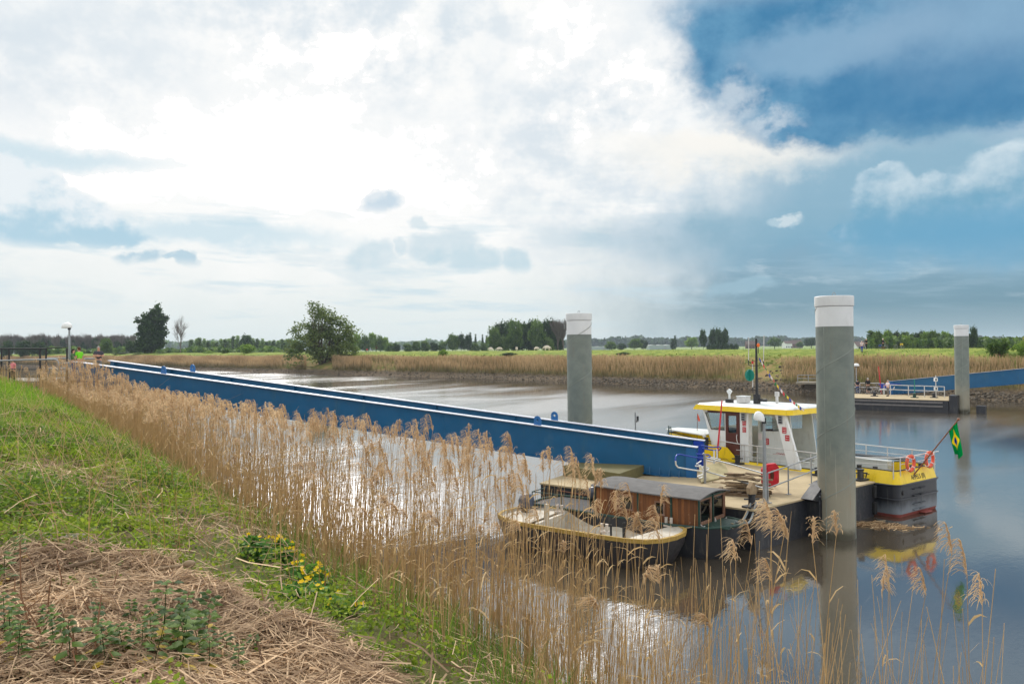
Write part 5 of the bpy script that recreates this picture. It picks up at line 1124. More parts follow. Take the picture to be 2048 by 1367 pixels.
segs = [(-CL, -3.25, None), (-3.25, -2.3, (-3.05, -2.5, 1.33, 1.8)), (-2.3, -1.9, None), (-1.9, -1.05, (-1.6, -1.28, 1.32, 1.72)), (-1.05, -0.03, None)]
ztp = lambda x: 2.0
for x0, x1, wn in segs:
    oq = [(x0, 1.05), (x1, 1.05), (x1, 1.98), (x0, 1.98)]
    if wn: cab.panel(hq(0.08, oq), hq(0.08, [(wn[0], wn[2]), (wn[1], wn[2]), (wn[1], wn[3]), (wn[0], wn[3])]), (0, 0.05, 0))
    else: cab.box(((x0+x1)/2, 0.105, 1.515), (x1-x0, 0.05, 0.93))
cab.box((-CL/2, 2.03, 1.515), (CL, 0.05, 0.93)); cab.box((-CL+0.03, 1.07, 1.515), (0.05, 1.85, 0.93))
cb = cab.build('cabin', M['plank'], hb, local=True)
for x0, x1, wn in segs:
    if not wn: continue
    f_ = MB(); i_ = [(wn[0]+0.02, wn[2]+0.02), (wn[1]-0.02, wn[2]+0.02), (wn[1]-0.02, wn[3]-0.02), (wn[0]+0.02, wn[3]-0.02)]; o_ = [(wn[0]-0.035, wn[2]-0.035), (wn[1]+0.035, wn[2]-0.035), (wn[1]+0.035, wn[3]+0.035), (wn[0]-0.035, wn[3]+0.035)]
    wf = f_.panel(hq(0.06, o_), hq(0.06, i_), (0, 0.03, 0)).build('window', M['frame'], hb, local=True); MB().extr(hq(0.085, i_), (0, 0.01, 0)).build('pane', M['darkglass'], wf, local=True)
# front end: two framed panes
for y0, y1 in ((0.12, 1.03), (1.1, 2.02)):
    o_ = [(0.0, y0, 1.08), (0.0, y1, 1.08), (0.0, y1, 2.0), (0.0, y0, 2.0)]; i_ = [(0.0, y0+0.1, 1.2), (0.0, y1-0.1, 1.2), (0.0, y1-0.1, 1.88), (0.0, y0+0.1, 1.88)]
    wf = MB().panel(o_, i_, (-0.06, 0, 0)).build('window', M['frame'], hb, local=True, bevel=0.006); MB().extr([(-0.035, y, z) for _, y, z in i_], (-0.01, 0, 0)).build('pane', M['darkglass'], wf, local=True)
for c_, d_ in (((0.02, 1.065, 1.55), (0.05, 0.06, 0.95)), ((0.01, 0.075, 1.52), (0.06, 0.07, 0.95)), ((0.0, 1.07, 1.98), (0.05, 1.95, 0.06)), ((-2.28, 0.065, 1.52), (0.06, 0.04, 0.95)), ((-1.0, 0.065, 1.52), (0.06, 0.04, 0.95)), ((-CL, 0.065, 1.52), (0.06, 0.04, 0.95))):
    MB().box(c_, d_).build('trim', M['green'], hb, local=True)
mb = MB(); mb.tube([(0.05, 0.1, 1.16), (0.1, 0.15, 1.08), (0.1, 1.05, 1.08), (0.08, 1.1, 1.2), (0.1, 1.15, 1.08), (0.1, 1.95, 1.08)], 0.016, 6); mb.build('sill_bar', M['rail'], hb, local=True)
n = 9; ringr = lambda x, dz: [(x, -0.06+2.27*k/(n-1), 2.0+0.13*math.sin(PI*k/(n-1))+dz) for k in range(n)]+[(x, -0.06+2.27*k/(n-1), 1.96+0.13*math.sin(PI*k/(n-1))+dz) for k in range(n-1, -1, -1)]
MB().rings([ringr(-CL-0.1, 0.05), ringr(-2, 0.0), ringr(0.12, 0.0)]).build('roof', M['tar'], hb, local=True)
MB().box((0.45, 1.05, 1.08), (0.9, 1.5, 0.03)).build('deck', M['green'], hb, local=True); MB().box((-5.5, 1.05, 0.98), (2.6, 1.9, 0.03)).build('deck', M['green'], hb, local=True)
mb = MB(); mb.tube([(-4.2, 0.0, 1.1), (-4.2, 0.0, 1.55), (-6.9, 0.05, 1.5), (-7.0, 1.05, 1.5)], 0.02, 6); mb.tube([(-6.9, 0.05, 1.05), (-6.9, 0.05, 1.5)], 0.02, 6); mb.tube([(-5.5, 0.02, 1.05), (-5.5, 0.02, 1.52)], 0.02, 6); mb.build('stern_rail', M['green'], hb, local=True)
mb = MB(); mb.tube([(-5.9, 0.3, 1.62), (-4.5, 0.3, 1.58)], 0.016, 6); mb.build('tiller_bar', M['rust'], hb, local=True)
def outboard(loc, rz, label, s=1.0):
    r = empty('outboard_motor', loc, rz, label, 'outboard motor', 'outboard motors'); r.scale = (s, s, s)
    mb = MB(); mb.rings([[(a*math.cos(t)*1.25+ox, a*math.sin(t)*0.85, z) for t in np.linspace(0, 2*PI, 17)[:-1]] for a, z, ox in ((0.16, 0.55, 0), (0.22, 0.6, 0), (0.235, 0.78, 0.01), (0.2, 0.93, 0.03), (0.12, 1.0, 0.05), (0.02, 1.02, 0.06))]); mb.build('cowl', M['motor'], r, local=True, smooth=True)
    MB().rings([[(a*math.cos(t)*1.3, a*math.sin(t)*0.8, z) for t in np.linspace(0, 2*PI, 13)[:-1]] for a, z in ((0.07, -0.5), (0.1, 0.1), (0.16, 0.5), (0.17, 0.56))]).build('leg', M['dark'], r, local=True, smooth=True)
    MB().box((0.16, 0, 0.35), (0.12, 0.24, 0.3)).build('clamp', M['steel'], r, local=True, bevel=0.01)
    MB().tube([(0.2, 0, 0.5), (0.5, 0.05, 0.56), (0.75, 0.1, 0.55)], 0.025, 8).build('tiller', M['dark'], r, local=True, smooth=True)
w2 = lambda p: (HB0[0]+HBX[0]*p[0]+HBY[0]*p[1], HB0[1]+HBX[1]*p[0]+HBY[1]*p[1], p[2])
m0 = atd(1188, 975, w2((-5.2, 0.9, 0))[1]); outboard((m0[0], m0[1], float(m0[2])-0.9), 0.1, 'blue-grey outboard motor standing by the houseboat stern', 0.95)
# ------------------------------------------------------------------ open workboat in front
wb = empty('workboat', (2.5, 26.9, 0), 0, 'old open steel workboat, white inside with a yellow rim', 'workboat')
near_px = [(996, 1030), (1010, 1038), (1040, 1046), (1080, 1053), (1140, 1063), (1200, 1072), (1250, 1079), (1290, 1082), (1325, 1080), (1352, 1074), (1370, 1066)]
far_px = [(1372, 1058), (1362, 1053), (1345, 1050), (1300, 1042), (1240, 1033), (1180, 1024), (1120, 1016), (1065, 1013), (1030, 1015), (1005, 1021)]
rim = [at(x, y, 0.97) for x, y in near_px]+[at(x, y+1.5, 1.0) for x, y in far_px]
rim = np.array(rim); cen = rim.mean(0); n_ = len(rim)
def bring(ins, z, k=0.0):
    v_ = rim.copy(); d = cen[None, :2]-v_[:, :2]; L = np.linalg.norm(d, axis=1)[:, None]; v_[:, :2] += d/L*ins; return [(p[0], p[1], z if z is not None else p[2]+k) for p in v_]
MB().rings([bring(0.75, -0.35), bring(0.3, 0.15), bring(0.06, 0.6), bring(0.0, None)], caps=(True, False)).build('hull', paint('workboat_hull', lin(38, 34, 34), 0.6, dirt=lin(96, 66, 48), damt=0.6, dscale=2.5), wb, smooth=True)
mb = MB(); q = bring(0.0, None, -0.02); q = bring(-0.02, None, -0.08); mb.rings([q, bring(-0.03, None, 0.05), bring(0.09, None, 0.05), bring(0.09, None, -0.02)], caps=(False, False)); mb.build('rim', paint('yellow_rim', lin(172, 140, 62), 0.7, dirt=lin(110, 80, 52), damt=0.85, dscale=5), wb)
M['inner'] = paint('stained_white_interior', lin(196, 188, 172), 0.7, dirt=lin(140, 116, 84), damt=0.75, dscale=2.0, var=0.1)
MB().rings([bring(0.095, None, 0.03), bring(0.14, 0.55), bring(0.3, 0.32)], caps=(False, False)).build('inner_hull', M['inner'], wb)
mb = MB(); mb.add(bring(0.29, 0.33), [tuple(range(n_))]); mb.build('floor', M['inner'], wb)
Ax = (rim[9]-rim[0])[:2]; Ax /= np.linalg.norm(Ax); Ay = np.array([-Ax[1], Ax[0]])
sel = [i for i in range(n_) if (rim[i, :2]-cen[:2])@Ax > 1.7]; mb = MB(); fd = [bring(0.1, None, -0.04)[i] for i in sel]; mb.extr(fd, (0, 0, 0.03)); mb.build('fore_deck', M['inner'], wb)
sel = [i for i in range(n_) if (rim[i, :2]-cen[:2])@Ax < -2.1]; mb = MB(); fd = [bring(0.1, None, -0.08)[i] for i in sorted(sel, key=lambda i: (i-14) % n_)]; mb.extr(fd, (0, 0, 0.03)); mb.build('stern_deck', M['inner'], wb)
def wloc(a, b, z): return (cen[0]+Ax[0]*a+Ay[0]*b, cen[1]+Ax[1]*a+Ay[1]*b, z)
ang = math.atan2(Ax[1], Ax[0])
mb = MB(); mb.box(wloc(-1.75, 0.1, 0.66), (0.14, 1.9, 0.66), ang); mb.build('bulkhead', M['inner'], wb, bevel=0.01)
bp = MB(); bp.box(wloc(-1.7, -0.25, 1.1), (0.14, 0.14, 0.9), ang); bp.build('post', M['inner'], wb, bevel=0.02)
# folded sheet over the cargo
mb = MB(); nx, ny = 16, 8; V = []
for i in range(nx):
    for j in range(ny):
        a = -1.55+2.5*i/(nx-1); b = -0.8+1.0*j/(ny-1); V.append(wloc(a, b, 0.42+0.1*math.sin(PI*j/(ny-1))**0.6*(0.8+0.2*math.sin(i*0.9))-0.0*j))
cov = obj('cover_sheet', npmesh('cover_sheet', V, grid(None, nx, ny), mat=M['white'], smooth=True), wb); cov.location = -Vector(wb.location)
for a, b, h in ((0.75, -0.25, 0.55), (1.15, -0.05, 0.62), (0.9, 0.4, 0.5), (0.5, -0.5, 0.4)):
    p = wloc(a, b, 0.35); MB().tube([p, (p[0], p[1], 0.55+h)], 0.035, 8).build('stake', M['dark'], wb)
for a, b in ((0.85, -0.95), (2.3, 0.95), (-1.9, 1.05)):
    p = wloc(a, b, 0.98); mb = MB(); mb.box((p[0], p[1], p[2]+0.03), (0.3, 0.2, 0.06), ang)
    for s in (-0.09, 0.09): mb.tube([(p[0]+Ax[0]*s, p[1]+Ax[1]*s, p[2]), (p[0]+Ax[0]*s, p[1]+Ax[1]*s, p[2]+0.26), (p[0]+Ax[0]*s, p[1]+Ax[1]*s, p[2]+0.29)], [0.05, 0.05, 0.06], 10)
    mb.build('bitt', paint('rusty_white', lin(206, 196, 184), 0.7, dirt=lin(140, 84, 60), damt=0.7, dscale=8), wb, smooth=True)
m1 = atd(1052, 998, at(1040, 1020, 1.0)[1]); outboard((m1[0], m1[1], float(m1[2])-0.85), ang+0.2, 'dark outboard motor tilted at the workboat stern', 1.05)
# mooring ropes
def rope(pts, r, mat, label, name='mooring_rope', grp='mooring ropes'):
    p = [Vector(q) for q in pts]; o_ = MB().tube([a-p[0] for a in p], r, 7).build(name, mat, local=True, smooth=True); o_.location = p[0]; tag(o_, label, 'rope', grp); return o_
bw = w2((0.75, 1.2, 1.15)); bl = (bA[0]-0.02, bA[1]+0.18, DZ+0.25)
for k, (d, mt, lab) in enumerate((((0, 0), 'greyrope', 'thick grey mooring rope from the bollard to the houseboat bow'), ((0.12, -0.08), 'greyrope', 'second grey mooring rope, lower beside the first'), ((-0.1, -0.1), 'rope', 'thin brown mooring rope between the bollard and the houseboat'))):
    A = Vector(bl)+Vector((d[0], d[1], -0.05*k)); B = Vector(bw)+Vector((d[0]*2, d[1]*2, 0)); rope([A+(B-A)*t+Vector((0, 0, -0.28*math.sin(PI*t))) for t in np.linspace(0, 1, 12)], 0.035 if mt == 'greyrope' else 0.018, M[mt], lab)
q0, q1 = Vector(w2((0.9, 0.5, 1.12))), Vector((bl[0]+0.1, bl[1]-0.25, 0.9)); rope([q0+(q1-q0)*t+Vector((0, 0, -0.2*math.sin(PI*t))) for t in np.linspace(0, 1, 10)], 0.016, M['rope'], 'slack brown line hanging along the pontoon corner')
q0, q1 = Vector(wloc(2.3, 0.95, 1.15)), Vector(w2((-0.2, -0.05, 1.08))); rope([q0+(q1-q0)*t+Vector((0, 0, -0.12*math.sin(PI*t))) for t in np.linspace(0, 1, 8)], 0.02, M['rope'], 'short brown line tying the workboat bow to the houseboat')
q0, q1 = Vector(fw_((-1.9, 0.4, 1.75))), Vector((bC[0], bC[1], DZ+0.3)); rope([q0+(q1-q0)*t+Vector((0, 0, -0.15*math.sin(PI*t))) for t in np.linspace(0, 1, 10)], 0.022, M['rope'], 'pale line from the ferry stern bollard to the pontoon corner')
# floating reed litter by the pile
rng = np.random.default_rng(61); c = at(1755, 1050, 0); n = 260; P0 = np.stack([c[0]+rng.normal(0, 0.75, n), c[1]+rng.normal(0, 0.28, n), np.full(n, 0.02)], 1); P0[:, 1] -= (P0[:, 0]-c[0])*0.35
V = []; 
for p in P0:
    a = rng.uniform(0, PI); L = rng.uniform(0.06, 0.3); d = np.array([math.cos(a), math.sin(a), 0]); s = np.array([-d[1], d[0], 0])*rng.uniform(0.008, 0.02)
    V += [p-d*L-s, p+d*L-s, p+d*L+s+[0, 0, 0.02], p-d*L+s+[0, 0, 0.015]]
M['straw'] = leafmat('dry_straw', lin(150, 118, 84), lin(206, 178, 138), 0.3, rough=0.8)
obj('floating_litter', npmesh('floating_litter', V, np.arange(len(V)).reshape(-1, 4), mat=M['straw'], attrs={'tint': np.repeat(rng.uniform(0, 1, n), 4)}), label='raft of broken reed litter floating beside the pile', cat='litter', kind='stuff')

# ------------------------------------------------------------------ far pontoon and gangway
FD = np.array([0.78, -0.625]); FN = np.array([0.625, 0.78]); F1 = at(1897, 825.5, 0)[:2]; FZ_ = 1.25
F0_ = F1-FD*12; fpo = empty('pontoon', (*((F0_+F1)/2), 0), 0, 'far dark pontoon on the other bank with people on it', 'pontoon')
pl = [tuple(F0_), tuple(F1), tuple(F1+FN*7), tuple(F0_+FN*7)]
MB().prism(pl, -0.5, FZ_-0.05).build('hull', M['black'], fpo); MB().prism(inset(pl, -0.04), FZ_-0.048, FZ_).build('deck', M['deck'], fpo)
for z_, t in ((1.0, 0.16), (0.62, 0.16)):
    mb = MB(); mb.beam((*(F0_-FN*0.06), z_), (*(F1-FD*0.5-FN*0.06), z_), 0.12, t); mb.build('rubbing_strake', paint('grey_timber', lin(110, 106, 104), 0.8, dirt=lin(70, 66, 62), damt=0.6), fpo)
gq = F1+FD*0.05; MB().prism([tuple(gq), tuple(gq+FD*0.75), tuple(gq+FD*0.75+FN*1.6), tuple(gq+FN*1.6)], -0.3, 1.75).build('pile_bracket', M['black'], fpo, bevel=0.05)
MB().prism([tuple(gq+FD*2.2+FN*1.0), tuple(gq+FD*3.0+FN*1.0), tuple(gq+FD*3.0+FN*1.8), tuple(gq+FD*2.2+FN*1.8)], -0.3, 0.75).build('pile_bracket', M['black'], fpo, bevel=0.05)
fp_ = lambda px, py: at(px, py, FZ_)
def fbollard(px, py, mt='black'):
    p = fp_(px, py); mb = MB(); mb.box((p[0], p[1], FZ_+0.04), (0.7, 0.45, 0.08), -0.67); mb.lathe([(0.16, FZ_), (0.15, FZ_+0.42), (0.19, FZ_+0.46), (0.02, FZ_+0.52)], (p[0], p[1], 0), 12); mb.build('bollard', M[mt], fpo, smooth=True)
fbollard(1749, 792); fbollard(1829, 795, 'green'); fbollard(1868, 795)
mb = MB(); R_ = [fp_(1781, 790)[:2], fp_(1817, 792)[:2], fp_(1849, 793)[:2], fp_(1889, 795)[:2]]
for h in (1.15, 0.65): mb.tube([(*p, FZ_+h) for p in R_], 0.045, 6)
for p in R_: mb.tube([(*p, FZ_), (*p, FZ_+1.15)], 0.045, 6)
mb.tube([(*R_[0], FZ_+0.65), (R_[0][0]+0.35, R_[0][1], FZ_+0.65), (R_[0][0]+0.45, R_[0][1], FZ_+0.95)], 0.05, 6); mb.build('railing', M['rail'], fpo, smooth=True)
mb = MB(); R_ = [fp_(1660, 783)[:2], fp_(1720, 784)[:2], fp_(1768, 785)[:2]]
for h in (1.1, 0.6): mb.tube([(*p, FZ_+h) for p in R_], 0.045, 6)
for p in R_: mb.tube([(*p, FZ_), (*p, FZ_+1.1)], 0.045, 6)
mb.build('railing', M['rail'], fpo, smooth=True)
p = fp_(1872, 794); r = empty('signal_post', tuple(p), 0, 'white post with two stacked signal lamps on the far pontoon', 'post')
MB().tube([(0, 0, 0), (0, 0, 2.3)], 0.05, 8).build('pole', M['rail'], r, local=True)
for z_ in (0.9, 1.85): s_ = MB().box((0, 0, z_), (0.3, 0.3, 0.36)).build('lamp', M['lampwhite'], r, local=True, bevel=0.03); MB().box((-0.05, -0.16, z_+0.02), (0.13, 0.02, 0.2)).build('lens', M['dark'], s_, local=True)
p = fp_(1829, 794); r = empty('marker_post', tuple(p), 0, 'thin green post on a bollard of the far pontoon', 'post'); MB().tube([(0, 0, 0), (0.03, 0, 1.2), (0, 0, 1.9)], 0.05, 8).build('shaft', M['teal'], r, local=True)
p = fp_(1763, 787); r = empty('warning_pole', tuple(p), 0, 'thin red pole beside the far blue gangway end', 'pole'); MB().tube([(0, 0, 0), (-0.15, 0, 1.5), (-0.3, 0, 3.1)], [0.07, 0.06, 0.05], 8).build('shaft', M['red'], r, local=True)
p = fp_(1713, 784); lamp(p, zat(1714, 731, p[1])-FZ_, 'grey lamp post with white dome on the far pontoon', (0.2, 0, 0), 0.34)
p = fp_(1768, 788); r = empty('gate_barrier', tuple(p), 0, 'blue and white barrier behind the man in the white shirt on the far pontoon', 'barrier')
mb = MB(); mb.tube([(-0.6, 0, 1.1), (0.6, -0.1, 1.15), (2.0, 0, 1.15)], 0.06, 6); mb.box((0.1, 0, 0.9), (0.9, 0.1, 0.4)); mb.build('barrier_top', M['blue2'], r, local=True); MB().tube([(-0.5, 0, 0.55), (0.9, 0, 0.5)], 0.08, 6).build('barrier_foot', M['white'], r, local=True)
MB().tube([(0, 0, 0), (0, 0, 1.1)], 0.06, 8).build('post', M['white'], r, local=True)
fgz = lambda px, py, Y: atd(px, py, Y)
E0 = fgz(1779, 762, 91); dv = np.array([0.665, -0.747])
fgw = gangway((E0[0], E0[1]), 26.0, float(E0[2]), float(E0[2])+3.15, 2.5, 'far blue steel gangway rising to the right behind the farthest pile', [], dirv=-dv, hgt=1.52)
# concrete stair landing on the far shore
x_, y_, z_ = bankpoint(1612, 1.0); r = empty('landing_stage', (x_, y_, 0), -0.6, 'old concrete landing with a grey railing just left of the big pile', 'landing stage')
MB().box((2.3, 0.5, 1.35), (5.6, 3, 0.3)).build('slab', M['concrete'], r, local=True, bevel=0.03); MB().box((2.8, 0.7, 0.4), (4.2, 2.4, 1.6)).build('pier', paint('dark_concrete', lin(70, 62, 52), 0.9), r, local=True)
mb = MB()
for z_ in (2.0, 2.5): mb.tube([(-0.3, -0.7, z_), (4.6, -0.7, z_)], 0.05, 6)
for x in (-0.3, 1.2, 2.7, 4.4): mb.tube([(x, -0.7, 1.5), (x, -0.7, 2.5)], 0.05, 6)
mb.build('railing', M['steel'], r, local=True)

# ------------------------------------------------------------------ people
def clothmat(n, rgb): return paint('cloth_'+n, lin(*rgb), 0.85, var=0.06, dscale=8)
CL_ = {n: clothmat(n, c) for n, c in dict(lime=(120, 214, 30), olive=(74, 104, 66), charcoal=(68, 68, 76), grey=(120, 120, 118), black=(24, 24, 28), denim=(40, 74, 126), white=(222, 212, 214), stone=(112, 104, 100), navy=(30, 32, 46), pink=(216, 128, 130), purple=(48, 34, 56), khaki=(104, 88, 76), cobalt=(24, 58, 150), red=(200, 30, 40)).items()}
HAIR = {n: paint('hair_'+n, lin(*c), 0.8) for n, c in dict(dark=(40, 26, 22), brown=(84, 50, 34), grey=(170, 164, 158), white=(222, 216, 206), black=(26, 24, 24)).items()}
M['eye'] = paint('eye', lin(30, 26, 24), 0.3)
def person(loc, rz, label, shirt, legs, hair, h=1.75, arms='down', shorts=False, longsleeve=False, longhair=False, stride=0.0, lean=0.0, fingers=False, bag=None, cap=None, group=None, seat=False):
    r = empty('person', tuple(loc), rz, label, 'person', group); k = h/1.75; r.scale = (k, k, k)
    # joints; the figure faces local -y
    N = {'pel': (0, 0, 0.95), 'spi': (0, 0.0, 1.13), 'che': (0, lean*-0.1, 1.34), 'nb': (0, 0.01-lean*0.12, 1.47), 'nk': (0, -0.0-lean*0.15, 1.53), 'hd': (0, -0.03-lean*0.17, 1.63), 'ht': (0, -0.01-lean*0.17, 1.72), 'nose': (0, -0.115-lean*0.17, 1.62)}
    for s, q in ((1, 'r'), (-1, 'l')):
        N['sh'+q] = (s*0.185, 0.01-lean*0.1, 1.42)
        if arms == 'crossed': N['el'+q] = (s*0.27, -0.05, 1.17); N['wr'+q] = (-s*0.02, -0.22+0.02*s, 1.2+0.03*s); N['ha'+q] = (-s*0.12, -0.2+0.02*s, 1.22+0.03*s)
        elif arms == 'raised' : N['el'+q] = (s*0.25, -0.16, 1.2); N['wr'+q] = (s*0.12, -0.3, 1.42); N['ha'+q] = (s*0.06, -0.32, 1.5)
        elif arms == 'forward': N['el'+q] = (s*0.24, -0.1, 1.17); N['wr'+q] = (s*0.2, -0.34, 1.12); N['ha'+q] = (s*0.18, -0.43, 1.12)
        elif arms == 'hips': N['el'+q] = (s*0.36, 0.06, 1.2); N['wr'+q] = (s*0.2, -0.02, 1.02); N['ha'+q] = (s*0.17, -0.08, 0.98)
        else: N['el'+q] = (s*0.24, 0.02, 1.15); N['wr'+q] = (s*0.25, -0.05, 0.92); N['ha'+q] = (s*0.24, -0.08, 0.84)
        f = s*stride
        N['hi'+q] = (s*0.09, 0, 0.92)
        if seat: N['kn'+q] = (s*0.11, -0.42, 0.9); N['an'+q] = (s*0.11, -0.4, 0.5); N['to'+q] = (s*0.11, -0.55, 0.45)
        else: N['kn'+q] = (s*0.1, -0.02-f*0.14, 0.5); N['an'+q] = (s*0.105, 0.03-f*0.26, 0.09); N['to'+q] = (s*0.115, -0.13-f*0.26, 0.04)
    Rr = {'pel': (0.16, 0.11), 'spi': (0.15, 0.105), 'che': (0.175, 0.115), 'nb': 0.075, 'nk': 0.056, 'hd': (0.082, 0.098), 'ht': (0.066, 0.08), 'nose': 0.016, 'sh': 0.062, 'el': 0.043, 'wr': 0.03, 'ha': (0.036, 0.02), 'hi': 0.09, 'kn': 0.058, 'an': 0.04, 'to': 0.036}
    E_ = [('pel', 'spi'), ('spi', 'che'), ('che', 'nb'), ('nb', 'nk'), ('nk', 'hd'), ('hd', 'ht'), ('hd', 'nose')]
    for q in 'rl': E_ += [('che', 'sh'+q), ('sh'+q, 'el'+q), ('el'+q, 'wr'+q), ('wr'+q, 'ha'+q), ('pel', 'hi'+q), ('hi'+q, 'kn'+q), ('kn'+q, 'an'+q), ('an'+q, 'to'+q)]
    if fingers:
        for q in 'rl':
            w, a = Vector(N['wr'+q]), Vector(N['ha'+q]); d = (a-w).normalized(); sd = d.cross(Vector((0, 1, 0.3))).normalized()
            for i, (o_, L) in enumerate(((-0.024, 0.07), (-0.008, 0.085), (0.008, 0.08), (0.024, 0.06))):
                N['f%d%s' % (i, q)] = tuple(a+d*L*0.5+sd*o_); N['g%d%s' % (i, q)] = tuple(a+d*L+sd*o_+Vector((0, -0.012, -0.006)))
                Rr['f%d' % i] = 0.009; Rr['g%d' % i] = 0.007; E_ += [('ha'+q, 'f%d%s' % (i, q)), ('f%d%s' % (i, q), 'g%d%s' % (i, q))]
            N['t0'+q] = tuple(w+d*0.045+sd*-0.05); Rr['t0'] = 0.01; E_ += [('wr'+q, 't0'+q)]
    def rad(n_): return Rr[n_] if n_ in Rr else Rr[n_[:-1]]
    def make(name, keys, edges, mul, mat, root, lv=2):
        ks = [q for q in N if q in keys]; ix = {q: i for i, q in enumerate(ks)}
        rr = [tuple(x*mul for x in (rad(q) if isinstance(rad(q), tuple) else (rad(q),)*2)) for q in ks]
        return skin_obj(name, [N[q] for q in ks], [(ix[a], ix[b]) for a, b in edges if a in ix and b in ix], rr, mat, r, lv, ix[root])
    make('body', set(N), E_, 1.0, M['skin'], 'pel')
    # clothing follows the same joints, a little wider
    sk = {'pel', 'spi', 'che', 'nb', 'shr', 'shl'}
    for q in 'rl':
        m_ = 'x'+q; s_, e_, w_ = Vector(N['sh'+q]), Vector(N['el'+q]), Vector(N['wr'+q]); N[m_] = tuple(s_+(e_-s_)*0.72); Rr['x'] = 0.052
        N['y'+q] = tuple(e_+(w_-e_)*0.9); Rr['y'] = 0.034
    se_ = [('pel', 'spi'), ('spi', 'che'), ('che', 'nb'), ('che', 'shr'), ('che', 'shl')]
    for q in 'rl':
        if longsleeve: sk |= {'el'+q, 'y'+q}; se_ += [('sh'+q, 'el'+q), ('el'+q, 'y'+q)]
        else: sk |= {'x'+q}; se_ += [('sh'+q, 'x'+q)]
    Rr['nb'] = 0.07; make('shirt', sk, se_, 1.16, shirt, 'pel')
    N['wst'] = (0, 0, 1.0); Rr['wst'] = (0.155, 0.11); tk = {'wst', 'pel', 'hir', 'hil', 'knr', 'knl'}; te = [('wst', 'pel'), ('pel', 'hir'), ('pel', 'hil'), ('hir', 'knr'), ('hil', 'knl')]
    if not shorts: tk |= {'anr', 'anl'}; te += [('knr', 'anr'), ('knl', 'anl')]
    make('shorts' if shorts else 'trousers', tk, te, 1.2, legs, 'pel')
    hx = Vector(N['hd']); mb = MB(); mb.rings([[(hx.x+0.088*a*math.cos(t), hx.y+0.02+0.1*a*math.sin(t)+(0.02 if z_ < 0.03 else 0), hx.z+z_) for t in (np.linspace(0, PI, 14) if z_ < 0.03 else np.linspace(-0.12, PI+0.12, 14))] + [(hx.x+0.06*a*math.cos(t), hx.y+0.025+(0.03*a*math.sin(t) if z_ < 0.05 else -0.09*a*math.sin(t)), hx.z+z_) for t in np.linspace(PI, 0, 8)] for z_, a in ((-0.13 if longhair else -0.05, 1.0), (0.0, 1.08), (0.05, 1.1), (0.09, 0.98), (0.12, 0.72), (0.135, 0.3))])
    mb.build('hair', hair, r, local=True, smooth=True)
    if cap: MB().rings([[(hx.x+a*math.cos(t), hx.y+a*math.sin(t)*1.15, hx.z+z_) for t in np.linspace(0, 2*PI, 17)[:-1]] for a, z_ in ((0.1, 0.04), (0.1, 0.09), (0.06, 0.14), (0.01, 0.15))]).build('cap', cap, r, local=True, smooth=True)
    mb = MB()
    for s in (1, -1): mb.ball((s*0.034, hx.y-0.088, hx.z+0.02), 0.011, 8, 6)
    mb.build('eye', M['eye'], r, local=True)
    if not seat:
        mb = MB()
        for q in 'rl': a = Vector(N['an'+q]); t = Vector(N['to'+q]); mb.rings([[(a.x+w_*math.cos(t_)*0.05, (a.y*0.5+t.y*0.5)+math.sin(t_)*0.14*w_, z_) for t_ in np.linspace(0, 2*PI, 13)[:-1]] for w_, z_ in ((1, 0.0), (1.05, 0.03), (0.9, 0.08), (0.5, 0.11))])
        mb.build('shoe', M['dark'], r, local=True, smooth=True)
    if bag: MB().box((0.0, 0.2, 1.2), (0.3, 0.16, 0.42)).build('backpack', bag, r, local=True, bevel=0.05)
    return r
